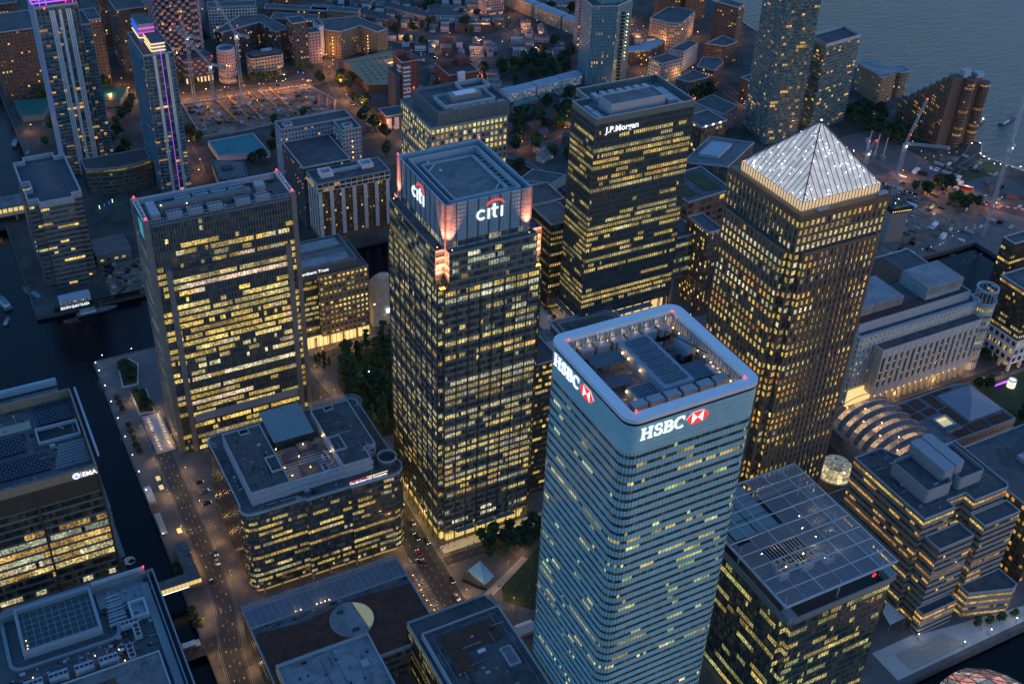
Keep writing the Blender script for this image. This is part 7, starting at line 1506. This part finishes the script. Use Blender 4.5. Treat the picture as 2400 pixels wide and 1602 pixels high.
# ================================================================ people
def make_person(seed, pose, cloth, leg):
    V = {'pel': (0, 0, .95, .14), 'chest': (0, .02, 1.32, .16), 'neck': (0, .02, 1.5, .06), 'head': (0, .04, 1.66, .1), 'crown': (0, .02, 1.76, .07)}
    st = .25 if pose == 'walk' else .02
    for s, n_ in ((-1, 'l'), (1, 'r')):
        V['hip'+n_] = (.1*s, 0, .9, .1); V['knee'+n_] = (.1*s, .5*st*s+.03, .5, .07); V['ank'+n_] = (.1*s, st*s, .08, .045); V['toe'+n_] = (.1*s, st*s+.16, .04, .04)
        V['sh'+n_] = (.19*s, .01, 1.42, .065); V['el'+n_] = (.25*s, -.12*st*s*2, 1.15, .048); V['ha'+n_] = (.26*s, .1-.3*st*s, .9, .04)
    if pose == 'sit':
        for n_ in 'lr':
            for q in ('knee', 'ank', 'toe'): x, y, z, r = V[q+n_]; V[q+n_] = (x, .42 if q == 'knee' else (.45 if q == 'ank' else .6), .5 if q == 'knee' else .08 if q == 'ank' else .05, r)
        V = {k: (x, y, z-(.42 if k[:3] not in ('kne', 'ank', 'toe') else (0 if k[:3] != 'kne' else 0)), r) for k, (x, y, z, r) in V.items()}
    E_ = [('pel', 'chest'), ('chest', 'neck'), ('neck', 'head'), ('head', 'crown')]
    for n_ in 'lr': E_ += [('pel', 'hip'+n_), ('hip'+n_, 'knee'+n_), ('knee'+n_, 'ank'+n_), ('ank'+n_, 'toe'+n_), ('chest', 'sh'+n_), ('sh'+n_, 'el'+n_), ('el'+n_, 'ha'+n_)]
    ks = list(V); me = bpy.data.meshes.new('person'); me.from_pydata([V[k][:3] for k in ks], [(ks.index(a), ks.index(c)) for a, c in E_], [])
    o = bpy.data.objects.new('tmp', me); COL.objects.link(o); m = o.modifiers.new('skin', 'SKIN'); o.modifiers.new('sub', 'SUBSURF').levels = 1
    for i, k in enumerate(ks): me.skin_vertices[0].data[i].radius = (V[k][3],)*2; me.skin_vertices[0].data[i].use_root = (k == 'pel')
    dg = bpy.context.evaluated_depsgraph_get(); m2 = bpy.data.meshes.new_from_object(o.evaluated_get(dg)); bpy.data.objects.remove(o)
    m2.materials.clear()
    for q in (leg, cloth, 'skin', 'bark'): m2.materials.append(M[q])
    top = max(v.co.z for v in m2.vertices)
    for p in m2.polygons:
        z = p.center.z/top*1.83; p.material_index = 0 if z < .98 else (1 if z < 1.52 else (2 if z < 1.72 else 3))
        if abs(p.center.x) > .2 and z < 1.0: p.material_index = 2
        p.use_smooth = True
    q = bpy.data.objects.new('person', m2); COL.objects.link(q); tag(q, 'person', 'person'); return proto(q)
PP = [make_person(1, 'walk', 'cloth_dark', 'cloth_dark'), make_person(2, 'stand', 'cloth_red', 'cloth_dark'), make_person(3, 'walk', 'cloth_pale', 'cloth_blue'), make_person(4, 'sit', 'cloth_blue', 'cloth_dark')]
CN = ['in dark clothes walking', 'in a red top standing', 'in a pale top walking', 'in a blue top sitting']
def crowd(n_, x0, x1, y0, y1, where, grp, ps=(0, 1, 2), ok=None):
    k = 0
    while k < n_:
        x, y = rr.uniform(x0, x1), rr.uniform(y0, y1)
        if ok and not ok(x, y): continue
        i = rr.choice(ps); k += 1; plant(PP[i], x, y, 1., 'person '+CN[i]+' '+where, grp+' '+CN[i], .12)
crowd(26, 184.6, 204, 394, 403.6, 'on the paving before the notched tower', 'people before the notched tower'); crowd(34, 196, 212, 342, 366, 'at the edge of the small park lawn', 'people at the park edge', (0, 1, 2, 3)); crowd(40, 204, 232, 345, 374, 'on the small park lawn', 'people on the park lawn', (3, 3, 2), lambda x, y: y < 366+(x-203)*.5)
crowd(12, 344, 353, 550, 590, 'on the warm lit plaza', 'people on the warm plaza'); crowd(14, 404, 430, 232, 238, 'on the lower right promenade', 'people on the promenade'); crowd(10, 476, 560, 393, 398, 'in front of the stone arcade', 'people by the stone arcade'); crowd(10, 84, 88, 412, 470, 'on the pavement by the banded block', 'people by the banded block'); crowd(12, 170, 186, 586, 600, 'before the lit shopfront', 'people before the shopfront')
# ================================================================ tower cranes
def lattice(B, p, q, w_, step=2.6):
    p = Vector(p); q = Vector(q); d = (q-p); L = d.length; d /= L; a = d.orthogonal().normalized() if abs(d.z) < .95 else Vector((1, 0, 0)); b_ = d.cross(a).normalized(); a = b_.cross(d)
    C4 = [a*w_+b_*w_, a*w_-b_*w_, -a*w_-b_*w_, -a*w_+b_*w_]
    for c in C4: B.tube(tuple(p+c), tuple(q+c), .2, 4)
    n_ = max(1, int(L/step))
    for i in range(n_):
        s0 = p+d*(L*i/n_); s1 = p+d*(L*(i+1)/n_)
        for k in range(4): B.tube(tuple(s0+C4[k]), tuple(s1+C4[(k+1) % 4]), .12, 4); B.tube(tuple(s0+C4[k]), tuple(s0+C4[(k+1) % 4]), .07, 4)
def crane(label, x, y, h, tip, back, z0=0., lampm='lamp_white', beacon=True, w_=1.1):
    t = thing('tower_crane', label, 'crane', (x, y, z0)); B = MB(); lattice(B, (x, y, z0), (x, y, h), w_); B.build('mast', 'crane_steel', t)
    MB().box(x-1.5, y-1.5, h, x+1.5, y+1.5, h+1.2).build('slew_ring', 'crane_steel', t); B = MB(); lattice(B, (x, y, h+1.6), tip, w_*.7, 2.4); B.build('jib', 'crane_steel', t); B = MB(); lattice(B, (x, y, h+1.4), back, w_*.7); B.build('counter_jib', 'crane_steel', t)
    bk = Vector(back); MB().box(bk.x-1.4, bk.y-1.4, bk.z-1.6, bk.x+1.4, bk.y+1.4, bk.z+.6).build('counterweight', 'concrete', t)
    B = MB(); ap = Vector((x, y, h+9))+(bk-Vector((x, y, h))).normalized()*2.5; B.tube((x+.6, y, h+1.2), tuple(ap), .14, 4); B.tube((x-.6, y, h+1.2), tuple(ap), .14, 4); B.tube(tuple(ap), tip, .06, 4); B.tube(tuple(ap), back, .06, 4); B.build('a_frame', 'crane_steel', t)
    MB().box(x+1.2, y-1.6, h+.4, x+2.6, y-.2, h+2.4).build('cab', 'car_white', t); bulb(t, x+.4, y-1.7, h-.6, .55, lampm, 'flood_lamp'); lamp_light(t, (x, y-3, h-1.5), 300, (.85, .9, 1), .4)
    if beacon: bulb(t, *tip, .5, 'beacon_red', 'beacon'); bulb(t, *ap, .4, 'beacon_red', 'beacon')
    for z in (h*.33, h*.66): MB().box(x-1.05, y-1.05, z, x+1.05, y+1.05, z+.5).build('mast_collar', 'hoard_red', t)
crane('leftmost lattice tower crane over the building site', 219, 1001, 62, (216, 1003, 80), (228, 996, 63), -1); crane('front lattice tower crane over the building site with its arm leaning left', 227, 961.5, 50, (205, 985, 82), (237, 955, 51), -1); crane('tallest lattice tower crane over the building site', 257, 980.5, 66, (240, 1005, 108), (265, 972, 67), -1)
crane('white lattice crane with raised arm behind the pyramid roof', 684, 604, 47, (704.6, 611.7, 79.6), (712, 586, 47.5)); crane('pale lattice crane mast at the right edge', 706, 526, 76, (730, 545, 110), (694, 516, 77), beacon=False); crane('smaller lattice crane with a red light behind the pyramid roof', 664, 622, 36, (660, 612, 52), (680, 640, 37))
# ================================================================ building sites
t = thing('excavation', 'sunken building pit with pale rim beyond the teal court', 'building site', (270, 970, 0)); PT = [(209, 1004), (326, 1001.6), (337, 960), (328, 940), (240, 932), (207, 934)]
MB().ring(PT, inset(PT, 1.2), 0, .9).build('capping_beam', 'concrete', t)
for i, (a, c) in enumerate((((291, 1009), (294.6, 950)), ((280, 1007), (284, 966)), ((270, 1007), (273, 966)), ((250, 1006), (254.6, 948)), ((262, 986), (264, 949)), ((239, 1000), (243, 950)), ((228, 998), (231, 955)))):
    a = Vector(a); c = Vector(c); MB().obox(tuple((a+c)/2), tuple((c-a).normalized()), (c-a).length/2, .4, .5, 1.3).build('prop_beam', 'beam_yellow', t)
for a, c in (((318, 952), (327, 975)), ((325, 950), (333, 969)), ((331, 948), (336, 958))): a = Vector(a); c = Vector(c); MB().obox(tuple((a+c)/2), tuple((c-a).normalized()), (c-a).length/2, .4, .5, 1.3).build('prop_beam', 'beam_yellow', t)
rs = random.Random(9)
for k in range(150): x, y = rs.uniform(212, 322), rs.uniform(942, 998); s = rs.uniform(.8, 3.4); MB().obox((x, y), (math.cos(k), math.sin(k)), s, s*.5, 0.03, rs.uniform(.4, 2.2)).build('site_pile', rs.choice(['concrete', 'site_soil', 'roof_mid', 'brick_brown', 'dark', 'blue_clad']), t)
t = thing('hoarding', 'red and white barrier line along the orange street', 'barrier', (260, 1009, 0))
for k in range(58): x = 208+k*2.05; MB().box(x, 1006.4-k*.06, 0, x+1.9, 1006.7-k*.06, 1.1).build('barrier_panel', 'hoard_red' if k % 2 else 'white_paint', t)
t = thing('building_site', 'muddy works with low walls beside the south quay office', 'building site', (100, 735, 0)); MB().prism([(84, 713), (122, 713), (122, 758), (84, 758)], 0, .05).build('works_floor', 'site_soil', t)
for k in range(70): x, y = rs.uniform(85, 120), rs.uniform(714, 757); s = rs.uniform(.8, 3); MB().obox((x, y), (math.cos(k), math.sin(k)), s, s*.5, .06, rs.uniform(.3, 2)).build('site_pile', rs.choice(['concrete', 'site_soil', 'roof_mid', 'brick_brown', 'dark']), t)
t = thing('building_core', 'grey concrete core with green lit scaffold top behind the pyramid tower', 'building site', (632, 553, 0)); MB().prism([(625, 549), (640, 546.5), (643, 562), (628, 565)], 0, 27).build('core_wall', 'concrete', t); MB().prism([(624, 547.6), (641.4, 545), (644.4, 563.6), (627, 566.4)], 27, 31).build('formwork', 'dark', t); B = MB()
for k in range(30): a = rs.uniform(625, 643); c = rs.uniform(548, 563); B.tube((a, c, 31), (a+rs.uniform(-1, 1), c+rs.uniform(-1, 1), 33.4), .1, 4)
B.build('starter_bars', 'beam_yellow', t, 'stuff'); MB().box(626, 547, 31, 640, 548, 32).build('lit_screen', 'green_roof', t)
for q in ((629, 551, 33.6), (636, 555, 33.6)): lamp_light(t, q, 160, (.8, 1, .5)); bulb(t, *q, .3, 'lamp_white', 'work_lamp')
for k in range(10): bulb(t, 624.6+k*1.7, 546.9-k*.26, 28.6, .22, 'lamp_warm', 'work_lamp')
for k in range(3):
    t = thing('drill_mast', ('left', 'middle', 'right')[k]+' tall thin drilling mast behind the pyramid roof', 'rig', (716+k*5, 672-k*5, 0)); B = MB(); B.tube((716+k*5, 672-k*5, 0), (717+k*5, 672-k*5, 24-k*2), .5, 6); B.build('mast', 'crane_steel', t); MB().box(714.6+k*5, 670.6-k*5, 0, 718.6+k*5, 675-k*5, 3).build('rig_body', 'green_roof', t)
t = thing('building_site', 'scattered cabins, soil heaps and trenches of the works right of the pyramid tower', 'building site', (690, 580, 0))
for k in range(260):
    x, y = rs.uniform(560, 800), rs.uniform(524, 640)
    if near_road(Vector((x, y)), 8) or (615 < x < 650 and 540 < y < 570): continue
    s = rs.uniform(1, 4.5); MB().obox((x, y), (math.cos(.4+(k % 2)*1.57), math.sin(.4+(k % 2)*1.57)), s, s*.4, .02, rs.uniform(.4, 2.8)).build('site_cabin', rs.choice(['concrete', 'roof_mid', 'blue_clad', 'dark', 'site_soil', 'brick_brown', 'white_paint']), t)
for x0, y0, x1, y1 in ((760, 560, 800, 600), (690, 640, 715, 660)): MB().box(x0, y0, .01, x1, y1, .08).build('trench_water', 'slate', t)
for k in range(24): a = k*.13; MB().obox((742+k*2.2, 566-k*1.8), (.77, -.63), 1.2, .2, 0, 1.1).build('barrier_panel', 'hoard_red' if k % 2 else 'white_paint', t)
# riverside garden terraces
for i in range(3):
    B = MB(); pts = [(742+i*5, 612-i*3), (770, 628-i*6), (800, 640-i*8), (818, 650-i*13)]
    for a, c in zip(pts, pts[1:]): a = Vector(a); c = Vector(c); B.obox(tuple((a+c)/2), tuple((c-a).normalized()), (c-a).length/2, .8, 0, .9)
    structure(B.build('garden_wall', 'quay_wall'))
B = MB(); B.prism([(748, 606), (790, 626), (812, 618), (800, 600), (770, 590)], 0, .03); structure(B.build('riverside_lawn', 'grass'))
# ================================================================ boats
def make_boat(hull, L=18., W=4.4):
    t = thing('boat', 'boat', 'boat'); B = MB(); P = [(-L/2, -W*.4), (L*.2, -W/2), (L*.42, -W*.25), (L/2, 0), (L*.42, W*.25), (L*.2, W/2), (-L/2, W*.4)]; B.prism(P, -.6, 1.0); B.build('hull', hull, t); MB().prism(inset(P, .35), 1.0, 1.1).build('deck', 'roof_mid', t); MB().box(-L*.4, -W*.28, 1.1, -L*.05, W*.28, 2.9).build('cabin', 'white_paint', t); MB().box(-L*.41, -W*.3, 2.9, -L*.04, W*.3, 3.05).build('cabin_roof', 'boat_teal', t); MB().tube((L*.1, 0, 1), (L*.1, 0, 7), .12, 5).build('boat_mast', 'steel', t); return proto(t)
BT = [make_boat('boat_hull', 24, 5.5), make_boat('boat_teal', 16, 4.6)]
for p, x, y, rz, s, lab in ((BT[0], 36.5, 744, 1.9, 1.1, 'dark moored barge alongside the south quay office'), (BT[1], 17, 742, 1.8, 1.5, 'teal decked boat at the left edge of the dock'), (BT[0], 72, 705.6, .02, 1.15, 'long dark barge under the south quay letters'), (BT[1], 16, 718, 1.2, .7, 'small pale launch at the left edge'), (BT[1], 70, 965, 1.2, 1., 'white roofed houseboat beside the tallest finned tower, near one'), (BT[1], 63, 990, 1.3, 1., 'white roofed houseboat beside the tallest finned tower, far one'), (BT[1], 872, 688, .4, .8, 'small lit motor boat on the river'), (BT[0], 896, 679, .3, 1.1, 'dark moored barge on the river')): plant(p, x, y, s, lab, None, -3, rz)
bulb(None, 872, 687.4, .6, .8, 'lamp_warm', 'boat_lamp')
o = bpy.data.objects['boat_lamp']; tag(o, 'warm light over the small motor boat on the river', 'lamp')
for k in range(14): x, y = rs.uniform(664, 690), rs.uniform(505, 519); plant(BT[1], x, y, .16, 'tiny covered dinghy moored in the far dock corner', 'dinghies of the far dock', -3, rs.random()*3)
t = thing('mooring_float', 'round white crescent float moored beside the brown clad block', 'float', (38.6, 466.4, -3)); MB().ring(circ(38.6, 466.4, 2.9, 24), circ(39.6, 465.6, 1.7, 24), -3, -2.5).build('float_ring', 'white_paint', t); MB().tube((38, 464, -2.4), (33, 480, 6), .06, 4).build('mooring_line', 'steel', t)
# ================================================================ promenade, footbridge, park tents
t = thing('footbridge', 'glazed footbridge with lit side crossing the narrow water', 'footbridge', (55, 428, 0)); MB().box(42.5, 425.8, 7.6, 66.4, 431.6, 8).build('deck', 'concrete', t); MB().box(42.5, 425.8, 10.6, 66.4, 431.6, 10.9).build('bridge_roof', 'roof_mid', t)
for k in range(12): MB().box(42.6+k*2, 425.8, 8.02, 44.4+k*2, 425.95, 10.58).build('glazed_panel', 'lobby', t)
mat('edge_light', (.8, .8, .8), .5, var=0, emit=(1, .9, .75), es=2.2); MB().box(43, 425.5, 7.3, 60, 425.75, 7.58).build('light_strip', 'edge_light', t); MB().box(61, 431.7, 0, 66.8, 459, 5.6).build('stair_house', 'concrete', t); MB().box(60.8, 431.7, 5.6, 67, 459.2, 6).build('stair_roof', 'roof_mid', t)
for k in range(12): MB().box(66.81, 432.6+k*2.2, 1, 66.9, 433.6+k*2.2, 4.6).build('stair_window', 'lobby_dim', t)
t = thing('ramp', 'sunken ramp with two rows of lit steps beside the slab tower', 'ramp', (77, 558, 0)); MB().box(71.6, 540, 0, 82, 577, .3).build('ramp_floor', 'stone', t); MB().box(71.2, 540, 0, 71.6, 577, 1.6).build('ramp_wall', 'concrete', t); MB().box(81.8, 540, 0, 82.2, 577, 1.6).build('ramp_wall', 'concrete', t); MB().box(76.4, 545, .3, 76.9, 577, .9).build('handrail', 'steel', t)
for k in range(11):
    for x in (73.6, 79.6): MB().box(x, 543+k*3, .31, x+1.5, 543.5+k*3, .5).build('step_light', 'lobby_hot', t)
    if k % 2: lamp_light(t, (74.4, 543.6+k*3, 1.1), 26, (1, .6, .25)); lamp_light(t, (80.4, 543.6+k*3, 1.1), 26, (1, .6, .25))
for i, P in enumerate(([(67.5, 609.5), (77, 609), (82, 630), (78, 638), (70, 636)], [(70.6, 579.6), (80, 577.8), (80.4, 602), (70.6, 603)])):
    t = thing('planter', ('far', 'near')[i]+' raised planter bed on the left quay', 'planter', (P[0][0], P[0][1], 0)); MB().ring(P, inset(P, .8), 0, 1.1).build('planter_wall', 'stone', t); MB().prism(inset(P, .8), 0, .8).build('soil', 'grass', t)
    for k in range(14):
        c = Vector((sum(p[0] for p in P)/len(P), sum(p[1] for p in P)/len(P))); plant(SH, c.x+rs.uniform(-3.6, 3.6), c.y+rs.uniform(-9, 9), 1.5, 'shrub filling the '+('far', 'near')[i]+' raised bed on the left quay', 'shrubs in the '+('far', 'near')[i]+' quay bed', .8)
for i, (x, y) in enumerate(((62.5, 600), (62.6, 594), (63, 588), (62.4, 571), (62.5, 565), (62.4, 559), (62.4, 551), (62.6, 545), (58.6, 449), (58.7, 444), (57.8, 416), (58, 411), (58.2, 406))): plant(SH, x, y, 1.4, ORD[i]+' shrub along the left quay walk, counted from the dock corner')
for i, q in enumerate(((56.6, 499.6, 60.4, 513.8), (56.8, 474.6, 60, 490.2))): tag(MB().box(q[0]+.8, q[1], 0, q[2]+.8, q[3], 1.8).build('quay_kiosk', 'stone'), ('far', 'near')[i]+' long pale stone vent block on the left quay', 'vent block')
for i, (x, y) in enumerate(((66.8, 519), (66.6, 511), (66.8, 473.5))): t = thing('light_shaft', ORD[i]+' glowing glass floor light beside the left road', 'roof light', (x, y, 0)); MB().box(x-1.3, y-2, 0, x+1.3, y+2, .6).build('kerb', 'stone', t); MB().box(x-1.1, y-1.8, .6, x+1.1, y+1.8, .7).build('glazing', 'lobby', t)
t = thing('tent', 'pale blue hipped canvas tent in the corner of the small park', 'tent', (196, 375, 0)); P = [(190.4, 379.6), (194, 367.6), (201, 370), (199.4, 383)]; B = MB(); c = (196.2, 375, 6.4)
for i in range(4): B.face([(*P[i], 3.2), (*P[(i+1) % 4], 3.2), c])
B.build('canvas_roof', 'canvas_blue', t)
for p in P: MB().tube((*p, 0), (*p, 3.2), .1, 5).build('pole', 'steel', t)
MB().prism(inset(P, 1.2), 0, .4).build('stage', 'brick_pale', t); lamp_light(t, (196, 374, 3), 90, (1, .75, .5)); lamp_light(t, (191, 370, 3), 120, (1, .75, .5))
for k in range(9): MB().box(186+k*.9, 376-k*1.25, 0, 187.4+k*.9, 376.8-k*1.25, 1.4).build('fence_panel', 'dark', t)
t = thing('tent', 'white pitched tent at the foot of the rounded tower', 'tent', (199, 333, 0)); MB().prism([(195.6, 331), (203.6, 331), (203.6, 337), (195.6, 337)], 0, 2.6).build('tent_wall', 'canvas', t); B = MB(); B.face([(195, 330.6, 2.6), (204.2, 330.6, 2.6), (204.2, 334, 4.6), (195, 334, 4.6)]); B.face([(204.2, 337.4, 2.6), (195, 337.4, 2.6), (195, 334, 4.6), (204.2, 334, 4.6)]); B.build('canvas_roof', 'canvas', t)
t = thing('awning', 'white curved fabric awning beside the stepped block', 'awning', (366, 259, 0)); B = MB(); B.face([(361, 254.6, 5.6), (371, 254.6, 6), (368.8, 266.2, 7.4), (362.6, 262, 6.6)]); B.build('canvas', 'canvas', t)
for p in ((361, 254.6, 5.6), (371, 254.6, 6), (368.8, 266.2, 7.4)): MB().tube((p[0], p[1], 0), p, .12, 5).build('pole', 'steel', t)
S = MB(); t = thing('terrace_steps', 'broad dark timber steps on the lower right promenade', 'steps', (372, 240, 0))
for k in range(5): MB().box(355, 231.4+k*2.2, .13, 392-k*1.5, 233.2+k*2.2, .2+.05*k).build('step', 'brick_pale', t)
t = thing('station_roof', 'rounded lattice roof glowing pink at the bottom right corner', 'station roof', (372, 200, 0)); mat('pillow', (.3, .2, .2), .4, var=.3, scale=.3, emit=(1., .3, .18), es=.16); B = MB(); S = MB(); n_ = 10; m_ = 8
def sp(i, j):
    a = math.pi*(i/n_); b2 = -1+2*j/m_; return (372+(26*math.sqrt(max(.02, 1-b2*b2*.85)))*math.cos(a)*1., 196+b2*24, 11*math.sin(a)*math.sqrt(max(.02, 1-b2*b2*.8))-2)
for i in range(n_):
    for j in range(m_):
        B.face([sp(i, j), sp(i+1, j), sp(i+1, j+1)]); B.face([sp(i, j), sp(i+1, j+1), sp(i, j+1)]); S.tube(sp(i, j), sp(i+1, j+1), .3, 4); S.tube(sp(i, j), sp(i+1, j), .3, 4); S.tube(sp(i, j), sp(i, j+1), .3, 4)
rq = random.Random(4); B.l = [((.75*q, .3*q, .22*q) if rq.random() < .6 else (.5*q, .42*q, .4*q)) for q in (.2+.8*rq.random()**2 for _ in B.f)]; B.build('roof_pillows', 'glass_vault', t); S.build('lattice_beams', 'brick_tan', t, 'stuff')
for i, (x, y) in enumerate(((356, 208), (372, 205), (388, 204))): lamp_light(t, (x, y, 12.5), 120, (1, .35, .3))
t = thing('lantern', 'white drum lantern pavilion in the square', 'lantern', (575, 375.5, 0)); mat('lantern_glow', (.8, .8, .7), .5, var=0, emit=(.9, .95, .7), es=.9, sample=True); MB().cyl(575, 375.6, 0, 5.4, 2.6, 20).build('drum', 'lantern_glow', t); MB().ring(circ(575, 375.6, 2.8, 20), circ(575, 375.6, 2.2, 20), 5.4, 5.8).build('drum_rim', 'white_paint', t)
t = thing('light_screen', 'violet light fence in the square beside the lantern', 'light fence', (571, 380, 0)); MB().box(564.6, 379.2, 0, 578, 379.5, .8).build('fence_base', 'dark', t)
for k in range(15): MB().box(564.8+k*.9, 379.2, .8, 565.3+k*.9, 379.5, 2.4).build('light_bar', 'tube_violet', t)
B = MB(); B.prism([(545, 340), (600, 340), (600, 384), (545, 384)], 0, .05); structure(B.build('square_lawn', 'grass'))
for i, (x, y) in enumerate(((58, 842.6), (62, 841), (70, 838.6), (88, 842), (92, 844), (96, 846), (99, 848))): t = thing('light_bar', ORD[i]+' small blue or green light bar on the plaza by the curved building', 'light', (x+14, y, 0)); MB().box(x+14, y, 0, x+14.3, y+.3, 2.6).build('tube', 'tube_blue' if i % 3 else 'lamp_green', t)
